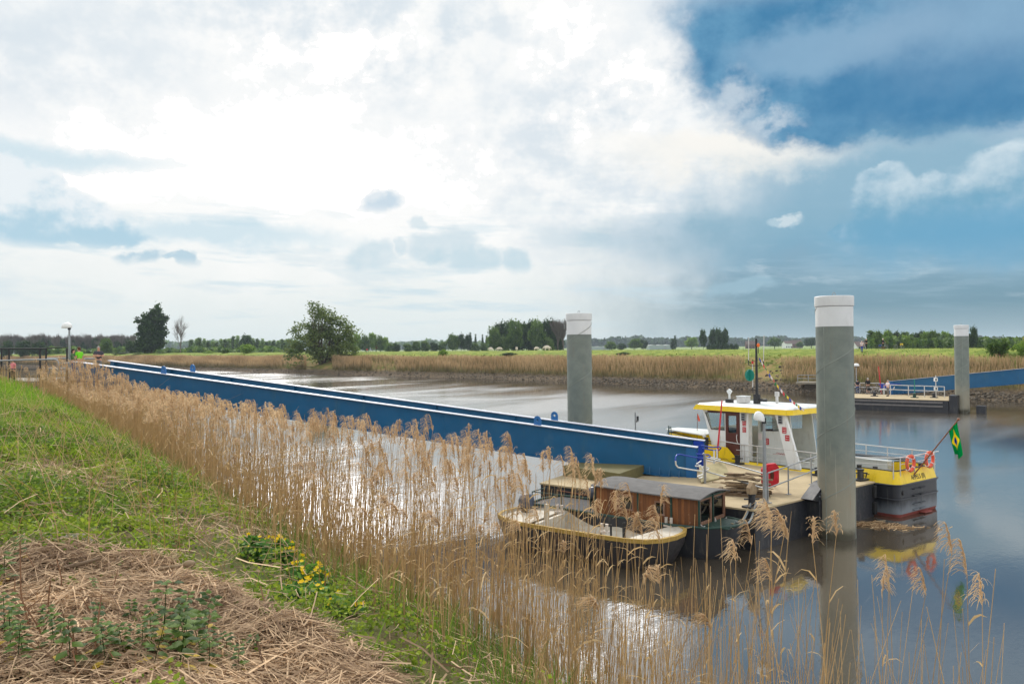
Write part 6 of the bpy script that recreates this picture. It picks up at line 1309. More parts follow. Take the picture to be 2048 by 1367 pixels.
def bicycle(loc, rz, label, mat, bag=None, group='bicycles', lean=0.08):
    r = empty('bicycle', tuple(loc), rz, label, 'bicycle', group); r.rotation_euler = (lean, 0, rz); R0 = 0.34
    for x in (-0.53, 0.53):
        mb = MB(); n = 28; k = 6; rg_ = [[(x+(R0+0.02*math.cos(q))*math.cos(t), 0.02*math.sin(q), R0+(R0-0.0+0.02*math.cos(q))*math.sin(t)) for q in np.linspace(0, 2*PI, k+1)[:-1]] for t in np.linspace(0, 2*PI, n+1)]
        w = mb.rings(rg_, caps=(False, False)).build('wheel', M['rubber'], r, local=True, smooth=True)
        mb = MB(); mb.tube([(x+(R0-0.035)*math.cos(t), 0, R0+(R0-0.035)*math.sin(t)) for t in np.linspace(0, 2*PI, n+1)], 0.014, 5); mb.build('rim', M['rail'], w, local=True)
        mb = MB()
        for t in np.linspace(0, 2*PI, 15)[:-1]: mb.tube([(x, 0, R0), (x+(R0-0.04)*math.cos(t), 0, R0+(R0-0.04)*math.sin(t))], 0.003, 3)
        mb.tube([(x, -0.05, R0), (x, 0.05, R0)], 0.025, 8); mb.build('spokes', M['steel'], w, local=True)
    mb = MB(); bb = (-0.1, 0, 0.3); st = (-0.22, 0, 0.78); hd = (0.33, 0, 0.82); hb_ = (0.37, 0, 0.68)
    for p, q in ((bb, st), (st, hd), (bb, hb_), (bb, (-0.53, 0, R0)), (st, (-0.53, 0, R0)), (hb_, (0.53, 0, R0)), (hd, hb_)): mb.tube([p, q], 0.018, 6)
    mb.tube([(-0.75, 0, 0.72), (-0.3, 0, 0.72)], 0.014, 5); mb.build('frame', mat, r, local=True, smooth=True)
    MB().rings([[(-0.24+a*0.14*math.cos(t)-0.02, 0.075*a*math.sin(t), z) for t in np.linspace(0, 2*PI, 11)[:-1]] for a, z in ((0.7, 0.84), (1, 0.87), (0.8, 0.9))]).build('saddle', M['dark'], r, local=True, smooth=True)
    mb = MB(); mb.tube([hd, (0.3, 0, 0.98)], 0.016, 6); mb.tube([(0.1, -0.27, 1.0), (0.24, -0.24, 1.02), (0.32, 0, 1.0), (0.24, 0.24, 1.02), (0.1, 0.27, 1.0)], 0.014, 6); mb.build('handlebar', M['steel'], r, local=True, smooth=True)
    mb = MB(); mb.tube([(-0.1, -0.08, 0.3), (-0.1, 0.08, 0.3)], 0.03, 8); mb.tube([(-0.1, -0.09, 0.3), (-0.02, -0.1, 0.15)], 0.012, 5); mb.tube([(-0.1, 0.09, 0.3), (-0.18, 0.1, 0.45)], 0.012, 5); mb.build('crank', M['dark'], r, local=True)
    if bag:
        for y in (-0.14, 0.14): MB().box((-0.55, y, 0.58), (0.34, 0.12, 0.3)).build('pannier', bag, r, local=True, bevel=0.03)
    return r
# left landing: two talking, one with folded arms
def stand(px, py_head, Y, h, z=None): 
    p = atd(px, py_head, Y); return (p[0], p[1], float(p[2])-h*1.005)
person(stand(146, 697.5, 46.3, 1.62), 1.75, 'dark-haired woman in a dark green top facing the man in lime', CL_['olive'], CL_['denim'], HAIR['dark'], 1.62, 'forward', longhair=True, fingers=True, longsleeve=True)
person(stand(158, 693.5, 46.6, 1.75), -1.9, 'bearded man in a bright lime T-shirt at the top of the gangway', CL_['lime'], CL_['denim'], HAIR['brown'], 1.75, 'down', fingers=True)
person(stand(197, 692, 47.6, 1.78), 0.35, 'grey-haired man in charcoal T-shirt with folded arms, leaning on the girder', CL_['charcoal'], CL_['grey'], HAIR['grey'], 1.78, 'crossed', fingers=True)
person(stand(26, 718, 47, 1.4), -0.4, 'person in a pink top half hidden behind the railing at the left edge', CL_['pink'], CL_['black'], HAIR['brown'], 1.4, 'down')
# far pontoon
p = fp_(1776, 792); person(p, -1.3, 'man in a white shirt and grey trousers at the end of the far pontoon railing', CL_['white'], CL_['stone'], HAIR['grey'], 1.76, 'forward', stride=0.5)
p = fp_(1736, 787); person(p, 2.9, 'broad man in a black jacket and shorts seen from behind on the far pontoon', CL_['black'], CL_['khaki'], HAIR['grey'], 1.8, 'forward', shorts=True, longsleeve=True)
p = fp_(1715.5, 786.5); person(p, 3.0, 'person in dark T-shirt and blue jeans with a red rucksack by the lamp post', CL_['navy'], CL_['denim'], HAIR['dark'], 1.62, 'forward')
p = fp_(1708, 786); r = bicycle(p, -0.9, 'bicycle with red panniers beside the person in blue jeans', M['dark'], CL_['red'])
p = fp_(1724, 786.5); bicycle(p, 0.3, 'dark bicycle between the two people on the far pontoon', M['dark'], None)
p = fp_(1748, 787.5); bicycle(p, -0.2, 'pale bicycle beside the broad man on the far pontoon', M['rail'], CL_['black'])
# far dike
def dike(px, off=21): x_, y_, z_ = bankpoint(px, off); return (x_, y_, z_-0.02)
person(dike(1737), -0.9, 'person in black with white hair holding a hand to the face on the dike', CL_['black'], CL_['black'], HAIR['white'], 1.75, 'raised', longsleeve=True, stride=0.3)
person(dike(1768), 1.2, 'white-haired person in dark purple beside the basket on the dike', CL_['purple'], CL_['black'], HAIR['white'], 1.72, 'forward', longsleeve=True)
person(dike(1708.5, 15.5), 0.1, 'person in white top and cobalt blue trousers just right of the big pile', CL_['white'], CL_['cobalt'], HAIR['white'], 1.75, 'raised')
bicycle(dike(1752), 0.1, 'blue-bagged bicycle parked between the two people on the dike', M['steel'], CL_['denim'], 'bicycles')
bicycle(dike(1794), 0.05, 'bicycle with pale wheels standing right of the two people on the dike', M['dark'], None)
x_, y_, z_ = dike(1775); MB().rings([[(a*math.cos(t)*0.3, a*math.sin(t)*0.25, z) for t in np.linspace(0, 2*PI, 15)[:-1]] for a, z in ((0.85, 0), (1, 0.42), (0.9, 0.42), (0.8, 0.1))]).build('basket', M['wood2'], label='small dark wicker basket on the dike grass', cat='basket').location = (x_, y_, z_)
bx = bicycle(dike(744, 20), 0.2, 'dark touring bicycle of the two riders on the distant dike', M['dark'], CL_['red']); bx.scale = (1.25,)*3
person(dike(748, 20.5), 1.4, 'tiny dark figure standing with bicycles on the dike right of the willow', CL_['navy'], CL_['black'], HAIR['black'], 1.9, 'forward', longsleeve=True)
for px, lab, sh in ((2037, 'dark-clad walker whose head shows over the bush at the right edge', 'black'), (2045, 'walker in pink beside the dark-clad one over the bush', 'pink')):
    person(dike(px, 23), 0.3, lab, CL_[sh], CL_['black'], HAIR['brown'], 1.78, 'down', longsleeve=True)
# yellow marker and thin field post
x_, y_, z_ = dike(1812, 26); r = empty('marker_sign', (x_, y_, 5.2), 0, 'small yellow marker plate on a stick behind the dike', 'sign'); MB().tube([(0, 0, 0), (0, 0, 1.5)], 0.03, 6).build('post', M['steel'], r, local=True); MB().box((0, -0.03, 1.55), (0.5, 0.04, 0.32)).build('plate', M['yellow'], r, local=True, bevel=0.02)

# ------------------------------------------------------------------ left landing
LZ = 5.35; nl = np.array([7.77, 33.91])-g*35.2
ls = empty('landing_stage', (nl[0]-2, nl[1]+1, 0), 0, 'concrete landing on the left bank at the top of the gangway', 'landing stage')
dq = [tuple(nl+g*0.1-gpn*0.8), tuple(nl+g*0.1+gpn*3.6), tuple(nl-g*9+gpn*3.6), tuple(nl-g*9-gpn*0.8)]
MB().prism(dq, LZ-0.35, LZ).build('slab', M['concrete'], ls, bevel=0.02)
for s, o in ((0.9, 0), (0.9, 2.8), (5, 0), (5, 2.8)): p = nl-g*s+gpn*o; MB().lathe([(0.3, 0), (0.3, LZ-0.36)], (p[0], p[1], 0), 16).build('pier', M['concrete'], ls, smooth=True)
fe = empty('fence', tuple(atd(60, 750, 44)), 0, 'dark green tube fence panel on the left landing behind the reeds', 'fence')
fx = [atd(px, 700, 44) for px in (-60, 3, 18, 54, 80, 92, 134)]
mb = MB(); zt_ = lambda px: zat(px, 696 if px < 92 else 695, 44)
mb.tube([(p[0], p[1], zat(px, 697, 44)) for px, p in ((-60, fx[0]), (92, fx[5]))], 0.04, 8); mb.tube([(fx[5][0], fx[5][1], zat(92, 696, 44)), (fx[6][0], fx[6][1], zat(134, 694, 44))], 0.035, 8)
mb.build('top_rail', M['dark'], fe)
for px, p in zip((-60, 3, 18, 80, 92, 134), (fx[0], fx[1], fx[2], fx[4], fx[5], fx[6])): MB().tube([(p[0], p[1], 4.6), (p[0], p[1], zat(px, 696, 44))], 0.05, 8).build('post', M['dark'], fe)
mb = MB(); mb.tube([(p[0], p[1], zat(px, 738, 44)) for px, p in ((-60, fx[0]), (18, fx[2]), (134, fx[6]))], 0.035, 8); mb.build('lower_rail', M['dark'], fe)
hr = empty('handrail', tuple(atd(100, 745, 43)), 0, 'pale grey tube handrail in front of the dark fence on the left landing', 'handrail')
mb = MB(); mb.tube(pxpath([(-60, 723), (0, 721), (60, 719), (110, 718.5), (115, 720), (117, 725), (117, 742)], 43), 0.045, 8); mb.tube(pxpath([(98, 737), (120, 737), (142, 737.5)], 43), 0.05, 8); mb.tube(pxpath([(118, 725.5), (140, 725.5)], 43.5), 0.04, 8)
mb.tube(pxpath([(94, 716.5), (136, 716)], 45.5), 0.045, 8); mb.tube(pxpath([(168, 717), (192, 717)], 48.5), 0.045, 8); mb.build('rail', M['steel'], hr, smooth=True)
mb = MB(); mb.tube(pxpath([(98, 737), (97.5, 760)], 43), 0.045, 8); mb.build('post', M['steel'], hr)
lp = atd(139, 715, 47); z0 = LZ; lr2 = lamp((lp[0], lp[1], z0), zat(136, 654, 47)-z0, 'grey lamp post with oval hood on the left landing', (-0.9, 0, 0.05), 0.3)

# ------------------------------------------------------------------ near reed belt
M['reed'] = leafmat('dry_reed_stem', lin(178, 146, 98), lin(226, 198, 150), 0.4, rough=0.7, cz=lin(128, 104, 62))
M['plume'] = leafmat('reed_plume', lin(182, 150, 112), lin(220, 194, 156), 0.5, rough=0.85)
M['shoot'] = leafmat('green_shoot', lin(64, 104, 30), lin(118, 150, 52), 0.45)
def plume_proto(seed, ns, w0):
    rng = np.random.default_rng(seed); L = rng.uniform(0.3, 0.4); V = []
    side = 1.0
    for i in range(ns):
        s = (i/ns)**0.85; base = np.array([0.05*s*s, 0, L*0.62*s]); ph = rng.normal(0, 0.9); ln = L*rng.uniform(0.38, 0.62)*(1.05-0.45*s)
        out = np.array([math.cos(ph), math.sin(ph)*0.8, 0]); p = base.copy(); d = out*0.75+np.array([0.15, 0, 0.95]); pts = [p.copy()]
        for k in range(4):
            d = d/np.linalg.norm(d); p = p+d*ln/4; pts.append(p.copy()); d = d+np.array([0.22, 0, -0.62])+rng.normal(0, 0.12, 3)
        sv_ = np.cross(out+rng.normal(0, 0.5, 3), [0, 0, 1.0]); sv_ /= np.linalg.norm(sv_)
        for k in range(4):
            a, b = w0*(1.25-0.1*k), w0*(1.15-0.28*k); V += [pts[k]-sv_*a, pts[k]+sv_*a, pts[k+1]+sv_*b, pts[k+1]-sv_*b]
    return np.array(V)
PLH = [plume_proto(s, 44, 0.0042) for s in range(100, 106)]; PLL = [plume_proto(s, 15, 0.0105) for s in range(200, 204)]
def stem_geo(P, Hh, lean, rad, nseg=4, ns=3):
    n = len(P); T = np.linspace(0, 1, nseg+1); V = np.zeros((n, nseg+1, ns, 3)); h = np.zeros((n, nseg+1, ns))
    for i, t in enumerate(T):
        c = np.stack([P[:, 0]+lean[:, 0]*Hh*t**1.7, P[:, 1]+lean[:, 1]*Hh*t**1.7, P[:, 2]+Hh*t], 1); r = rad*(1-0.55*t)
        for k in range(ns):
            V[:, i, k] = c; V[:, i, k, 0] += r*math.cos(2*PI*k/ns); V[:, i, k, 1] += r*math.sin(2*PI*k/ns)
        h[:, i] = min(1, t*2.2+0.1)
    idx = np.arange(n)[:, None, None, None]*((nseg+1)*ns)
    q = []
    for i in range(nseg):
        for k in range(ns): q.append([i*ns+k, i*ns+(k+1) % ns, (i+1)*ns+(k+1) % ns, (i+1)*ns+k])
    Q = (np.arange(n)[:, None, None]*((nseg+1)*ns)+np.array(q)[None]).reshape(-1, 4)
    return V.reshape(-1, 3), Q, h.reshape(-1), (nseg+1)*ns
def stem_at(P, Hh, lean, t): return np.stack([P[:, 0]+lean[:, 0]*Hh*t**1.7, P[:, 1]+lean[:, 1]*Hh*t**1.7, P[:, 2]+Hh*t], 1)
def ribbon_leaves(base, dirn, ln, w, droop, rng):
    n = len(base); V = np.zeros((n, 4, 2, 3)); up = np.stack([dirn[:, 0]*0.8, dirn[:, 1]*0.8, np.full(n, 0.75)], 1); p = base.copy(); s = np.stack([-dirn[:, 1], dirn[:, 0], rng.normal(0, 0.5, n)], 1)
    for k in range(4):
        ww = (w*(1, 1.1, 0.7, 0.1)[k])[:, None]; V[:, k, 0] = p-s*ww; V[:, k, 1] = p+s*ww
        p = p+up*(ln/3)[:, None]; up[:, 2] -= droop; 
    q = np.array([[0, 1, 3, 2], [2, 3, 5, 4], [4, 5, 7, 6]]); return V.reshape(-1, 3), (np.arange(n)[:, None, None]*8+q[None]).reshape(-1, 4)
rng = np.random.default_rng(71)
N0 = 10500
a = np.concatenate([rng.uniform(-3, 46, N0), rng.uniform(4, 14, 900), rng.uniform(0.3, 7.0, 3300)]); c = rng.uniform(-1.7, 2.9, len(a)); c[-3300:] = rng.uniform(-2.3, 1.6, 3300); far_ = (a > 34) & (rng.uniform(0, 1, len(a)) < 0.12); c[far_] = rng.uniform(-3.6, 0.5, far_.sum())
dens = np.interp(a, [-3, -0.5, 0.6, 1.8, 3.2, 5.0, 9, 18, 46], [0.04, 0.06, 0.15, 0.26, 0.36, 0.46, 0.5, 0.6, 1.0])*np.where(a > 34, 1.0, np.where(a < 7, np.interp(c, [-2.3, -1.7, 2.2, 2.9], [0.3, 1, 1, 0.4]), np.interp(c, [-1.7, -1.1, -0.3, 2.2, 2.9], [0.15, 0.8, 1, 1, 0.4])))
clump = 0.5+0.5*np.sin(a*1.7+c*2.3)*np.sin(a*0.9-c*1.9+1); keep = rng.uniform(0, 1, len(a)) < dens*(0.45+0.75*clump); a, c = a[keep], c[keep]
X_, Y_ = xy(a, c); P = np.stack([X_, Y_, gz(X_, Y_)-0.08], 1); n = len(P)
px_, = (1024+F*X_/Y_,)
ZT = np.interp(a, [-3, 1, 5, 10, 33, 38, 46], [5.0, 5.2, 5.42, 5.46, 5.08, 5.3, 6.5])
ZT = np.where((a > 34) & (c < -1.6), 5.95, ZT)
H_ = np.clip(ZT-P[:, 2]-np.abs(rng.normal(0, 0.3, n))+0.12, 1.0, 3.7)
stub = rng.uniform(0, 1, n) < np.interp(a, [0, 4, 6.5, 12], [0.8, 0.76, 0.45, 0.25]); H_ = np.where(stub, H_*rng.uniform(0.45, 0.88, n), H_)
lean = rng.normal(0, 0.05, (n, 2))+np.array([0.035, -0.01]); wild = rng.uniform(0, 1, n) < 0.05; lean[wild] = rng.normal(0, 0.32, (wild.sum(), 2))
D_ = np.hypot(X_, Y_); rad = np.clip(rng.normal(0.0052, 0.0009, n), 0.0035, 0.008)*np.interp(D_, [6, 14, 45], [1.0, 1.08, 1.9])
tint = np.clip(rng.normal(0.5, 0.22, n), 0, 1)
hasp = ~stub & (rng.uniform(0, 1, n) < np.interp(c, [-1.2, 1.0], [0.25, 1.0])* np.interp(a, [0, 5, 20], [0.4, 0.42, 0.55])) & ~wild
# the plumed reeds nearest the viewer stand as single reeds; the rest are one bed
seen = hasp & (X_/Y_ < 0.66) & (X_/Y_ > -0.66) & (Y_ > 3.5)
order = np.where(seen)[0]; order = order[np.argsort(D_[order])][:230]; single = np.zeros(n, bool); single[order] = True
bed = ~single
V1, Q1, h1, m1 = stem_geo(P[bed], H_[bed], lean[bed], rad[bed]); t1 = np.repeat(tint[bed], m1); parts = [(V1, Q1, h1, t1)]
# dry leaves along the stems
nb_ = bed.sum(); li = rng.integers(0, nb_, int(nb_*1.3)); li = li[(H_[bed][li] > 2.2) | (rng.uniform(0, 1, len(li)) < 0.25)]; tt = rng.uniform(0.25, 0.92, len(li)); base = stem_at(P[bed][li], H_[bed][li], lean[bed][li], tt[:, None][:, 0] if False else tt)
th = rng.uniform(0, 2*PI, len(li)); Vl, Ql = ribbon_leaves(base, np.stack([np.cos(th), np.sin(th)], 1), rng.uniform(0.12, 0.36, len(li)), rng.uniform(0.003, 0.007, len(li))*np.interp(np.hypot(base[:, 0], base[:, 1]), [8, 40], [1, 2]), 0.5, rng)
parts.append((Vl, Ql, np.ones(len(Vl)), np.repeat(tint[bed][li], 8)))
V = np.concatenate([p[0] for p in parts]); off_ = np.cumsum([0]+[len(p[0]) for p in parts[:-1]]); Q = np.concatenate([p[1]+o for p, o in zip(parts, off_)])
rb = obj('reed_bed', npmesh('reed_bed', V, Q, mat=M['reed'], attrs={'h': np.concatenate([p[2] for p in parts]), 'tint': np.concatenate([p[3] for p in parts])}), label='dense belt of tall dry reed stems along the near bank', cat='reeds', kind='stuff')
def place_plumes(idx, protos, rng, sc=1.0):
    out_ = []; tn = []
    dirs = rng.normal(PI*0.95, 1.0, len(idx)); pk = rng.integers(0, len(protos), len(idx)); s = rng.uniform(0.75, 1.2, len(idx))*sc
    for i, d, k, q in zip(idx, dirs, pk, s):
        v = protos[k]*q; c_, s_ = math.cos(d), math.sin(d); tip = P[i]+np.array([lean[i, 0]*H_[i], lean[i, 1]*H_[i], H_[i]-0.02])
        out_.append(np.stack([v[:, 0]*c_-v[:, 1]*s_, v[:, 0]*s_+v[:, 1]*c_, v[:, 2]], 1)+tip); tn.append(np.full(len(v), np.clip(tint[i]+rng.normal(0, 0.15), 0, 1)))
    V = np.concatenate(out_); return V, np.arange(len(V)).reshape(-1, 4), np.concatenate(tn)
bi = np.where(bed & hasp)[0]; nr = bi[D_[bi] < 21]; fr_ = bi[D_[bi] >= 21]
for idx, pr, sc in ((nr, PLH, 1.0), (fr_, PLL, 1.12)):
    V, Q, t = place_plumes(idx, pr, rng, sc); obj('reed_plumes', npmesh('reed_plumes', V, Q, mat=M['plume'], attrs={'tint': t}), rb)
for o_ in rb.children: o_['kind'] = 'stuff'
# single reeds: a dozen stems and plumes shared among them
REEDS = []
for k in range(10):
    r2 = np.random.default_rng(300+k); ln = np.array([[r2.normal(0.03, 0.05), r2.normal(0, 0.05)]]); Hs = np.array([3.0]); V, Q, h, m_ = stem_geo(np.zeros((1, 3)), Hs, ln, np.array([0.0055]), 6, 5)
    tq = r2.uniform(0.3, 0.9, 3); Vl, Ql = ribbon_leaves(stem_at(np.zeros((3, 3)), Hs, np.repeat(ln, 3, 0), tq), (lambda q: np.stack([np.cos(q), np.sin(q)], 1))(r2.uniform(0, 6.3, 3)), r2.uniform(0.15, 0.4, 3), np.full(3, 0.006), 0.5, r2)
    tip = np.array([ln[0, 0]*3, ln[0, 1]*3, 2.98]); pv_ = PLH[k % 6]; d = r2.normal(PI*0.95, 0.9); c_, s_ = math.cos(d), math.sin(d); pv2 = np.stack([pv_[:, 0]*c_-pv_[:, 1]*s_, pv_[:, 0]*s_+pv_[:, 1]*c_, pv_[:, 2]], 1)+tip
    tn = r2.uniform(0.3, 0.75)
    REEDS.append((npmesh('reed', V, Q, mat=M['reed'], attrs={'h': h, 'tint': np.full(len(V), tn)}), npmesh('plume', pv2, np.arange(len(pv2)).reshape(-1, 4), mat=M['plume'], attrs={'tint': np.full(len(pv2), tn)}), [npmesh('leaf', Vl[8*q:8*q+8], Ql[:3], mat=M['reed'], attrs={'h': np.ones(8), 'tint': np.full(8, tn)}) for q in range(3)]))
GR = 'plumed reeds standing nearest the viewer'
def reed(x, y, z, h, k, label, group, rz=0.0):
    rm_, pm_, lm_ = REEDS[k % 10]; r = obj('reed', rm_, loc=(x, y, z), label=label, cat='reed'); 
    if group: r['group'] = group
    s = h/3.0; r.scale = (1, 1, s); r.rotation_euler = (0, 0, rz); p_ = obj('plume', pm_, r); [obj('leaf', q, r) for q in lm_]; p_.scale = (1, 1, 1.0); return r
for j, i in enumerate(order): reed(P[i, 0], P[i, 1], P[i, 2], H_[i], j, 'tall dry reed with a feathery plume, at the front of the near reed belt', GR, random.uniform(-0.6, 0.6))
# the scattered reeds at lower right, each placed where it stands
for j, (px, py, Y, lab) in enumerate(((1781, 1163, 7.6, 'pale plumed reed by itself over the open water, left one of three'), (1812, 1160, 7.7, 'pale plumed reed over the open water, tallest of three'), (1790, 1172, 7.5, 'pale plumed reed over the open water, middle one of three'),
                                      (1960, 1130, 7.2, 'bent plumed reed near the right edge, drooping left'), (1984, 1200, 7.0, 'fluffy plumed reed near the right edge, below the bent one'), (1640, 1060, 7.4, 'plumed reed in front of the big pile, left of its foot'), (1692, 1080, 6.6, 'slanting plumed reed across the foot of the big pile'),
                                      (1548, 1030, 6.2, 'large fluffy reed plume before the pontoon corner'), (1522, 1040, 6.0, 'largest reed plume before the pontoon, hanging left'), (1568, 1060, 6.6, 'small curled reed plume right of the large ones'))):
    p = atd(px, py, Y); z0 = float(gz(p[0], p[1])); z0 = max(z0, -0.3); reed(p[0]-0.1, p[1], z0, float(p[2])-z0-0.05, j+3, lab, None, random.uniform(-0.3, 0.3))
# broken and short stems without plume, thin: one mass
k = 520; px = rng.uniform(1050, 2048, k)**1.0; keep = rng.uniform(0, 1, k) < np.interp(px, [1050, 1600, 1720, 2048], [1, 0.85, 0.28, 0.22]); px = px[keep]; Yk = rng.uniform(4.6, 8.2, len(px)); Xk = (px-1024)/F*Yk; Zk = np.maximum(gz(Xk, Yk), -0.25)
hk = np.clip(EYE-(rng.uniform(1090, 1400, len(px))-690)/F*Yk-Zk, 0.5, 3.2); lk = rng.normal(0, 0.09, (len(px), 2)); V, Q, h, m_ = stem_geo(np.stack([Xk, Yk, Zk-0.1], 1), hk, lk, np.full(len(px), 0.0045))
obj('bare_reeds', npmesh('bare_reeds', V, Q, mat=M['reed'], attrs={'h': h, 'tint': np.repeat(rng.uniform(0.2, 0.9, len(px)), m_)}), label='thin scatter of broken plumeless reed stems at the lower right', cat='reeds', kind='stuff')
# green shoots among the reed feet
k = 11000; a2 = np.where(rng.uniform(0, 1, k) < 0.4, rng.uniform(-3, 6, k), rng.uniform(0, 34, k)); c2 = rng.uniform(-2.0, 1.6, k); X2, Y2 = xy(a2, c2); B2 = np.stack([X2, Y2, gz(X2, Y2)-0.02], 1); th = rng.uniform(0, 2*PI, k)
V, Q = ribbon_leaves(B2, np.stack([np.cos(th), np.sin(th)], 1)*0.35, rng.uniform(0.3, 0.85, k), rng.uniform(0.004, 0.008, k)*np.interp(Y2, [6, 30], [1, 2.2]), 0.12, rng)
obj('reed_shoots', npmesh('reed_shoots', V, Q, mat=M['shoot'], attrs={'tint': np.repeat(rng.uniform(0, 1, k), 8)}), label='fresh green shoots coming up among the reed feet', cat='grass', kind='stuff')

# ------------------------------------------------------------------ ground cover on the near bank
pg = lambda L: [gat(x, y) for x, y in L]
STRAW = pg([(-120, 1150), (40, 1120), (150, 1105), (330, 1130), (430, 1185), (560, 1245), (690, 1310), (765, 1360), (800, 1420), (700, 1500), (-200, 1500)])
GRASS = pg([(-300, 745), (40, 745), (95, 800), (110, 860), (40, 880), (-300, 900)])
def scatter(poly, n, rng):
    q = np.array([p[:2] for p in poly]); lo, hi = q.min(0), q.max(0); x = rng.uniform(lo[0], hi[0], n); y = rng.uniform(lo[1], hi[1], n); k = inpoly(x, y, poly); return x[k], y[k]
# long green grass on the bank top
k = 60000; a2 = rng.uniform(-4, 46, k)**1.0; c2 = rng.uniform(-8, -1.4, k); X2, Y2 = xy(a2, c2); vis = (X2/np.maximum(Y2, 1) > -0.72) & (Y2 > 3)
cov_ = np.interp(a2, [4, 9, 14, 20, 46], [0.05, 0.2, 0.55, 1, 1])*np.interp(c2, [-8, -4, -2.4, -1.4], [1, 1, 0.6, 0.25]); keep = vis & (rng.uniform(0, 1, k) < cov_) & ~inpoly(X2, Y2, STRAW); X2, Y2 = X2[keep], Y2[keep]; k = len(X2)
th = rng.uniform(0, 2*PI, k); V, Q = ribbon_leaves(np.stack([X2, Y2, gz(X2, Y2)-0.03], 1), np.stack([np.cos(th), np.sin(th)], 1)*0.6, rng.uniform(0.25, 0.75, k), rng.uniform(0.004, 0.008, k)*np.interp(Y2, [8, 14, 40], [0.8, 1.3, 3.2]), 0.22, rng)
M['grass'] = leafmat('bank_grass', lin(66, 112, 26), lin(150, 180, 54), 0.45)
obj('bank_grass', npmesh('bank_grass', V, Q, mat=M['grass'], attrs={'tint': np.repeat(np.clip(0.5+0.3*np.sin(X2*0.8)*np.sin(Y2*0.6)+rng.normal(0, 0.2, k), 0, 1), 8)}), label='long lush green grass along the top of the near bank', cat='grass', kind='stuff')
# low leafy herbs
def herbs(name, n, arange, crange, hmax, leaf, mat, label, keepf, seed):
    rng = np.random.default_rng(seed); nc = n//26; a2 = rng.uniform(*arange, nc); c2 = rng.uniform(*crange, nc); X2, Y2 = xy(a2, c2); z = gz(X2, Y2)
    k = keepf(a2, c2, X2, Y2, rng); X2, Y2, z = X2[k], Y2[k], z[k]; m_ = 26; hh = rng.uniform(0.4, 1, len(X2))*hmax*(0.55+0.5*np.sin(X2*2.1+0.5)*np.sin(Y2*1.7)+0.25)
    hh = np.clip(hh, 0.05, hmax); pts = np.repeat(np.stack([X2, Y2, z], 1), m_, 0); H2 = np.repeat(hh, m_); u_ = rng.uniform(0, 1, len(pts)); pts[:, :2] += rng.normal(0, 1, (len(pts), 2))*0.075*(0.6+H2[:, None]*2); pts[:, 2] += H2*u_**0.7
    ct = np.repeat(rng.uniform(0.1, 0.9, len(X2)), m_)*0.6+0.4*u_
    V, q, t = cards(pts, leaf*np.interp(pts[:, 1], [5, 10, 30], [0.8, 1.0, 2.2]), rng, 1.3, ct, flat=0.35); obj(name, npmesh(name, V, q, mat=mat, attrs={'tint': t}), label=label, cat='herbs', kind='stuff')
M['herb'] = leafmat('herb_leaf', lin(62, 96, 30), lin(158, 174, 56), 0.45); M['herb2'] = leafmat('dark_herb_leaf', lin(50, 78, 30), lin(120, 146, 54), 0.45)
nots = lambda X2, Y2: ~inpoly(X2, Y2, STRAW)
patch = lambda X2, Y2: np.sin(X2*1.1+Y2*0.5)*np.sin(Y2*0.9-X2*0.6+1.2)
herbs('herb_carpet', 150000, (-2.5, 24), (-5.6, -0.2), 0.26, 0.034, M['herb'], 'low carpet of bright green herbs between the grass and the reeds', lambda a2, c2, X2, Y2, r: nots(X2, Y2) & (c2 < np.interp(a2, [0, 6, 10], [-2.0, -1.75, -0.9])+r.normal(0, 0.2, len(a2))) & (patch(X2, Y2)+r.normal(0, 0.3, len(a2)) > -0.3) & (r.uniform(0, 1, len(a2)) < np.interp(a2, [0, 4, 16, 24], [0.7, 1, 0.7, 0.2])), 81)
herbs('nettle_bed', 52000, (5, 20), (-5.8, -2.2), 0.36, 0.034, M['herb2'], 'taller darker green weeds in patches on the near bank', lambda a2, c2, X2, Y2, r: nots(X2, Y2) & (patch(X2*0.8+3, Y2*0.8) > 0.05), 82)
herbs('leafy_weeds', 16000, (-4, 5), (-5.5, -1.6), 0.16, 0.042, M['herb2'], 'sparse green weeds pushing through the dead reed litter', lambda a2, c2, X2, Y2, r: inpoly(X2, Y2, STRAW) & (patch(X2*2, Y2*2+1) > 0.15), 83)
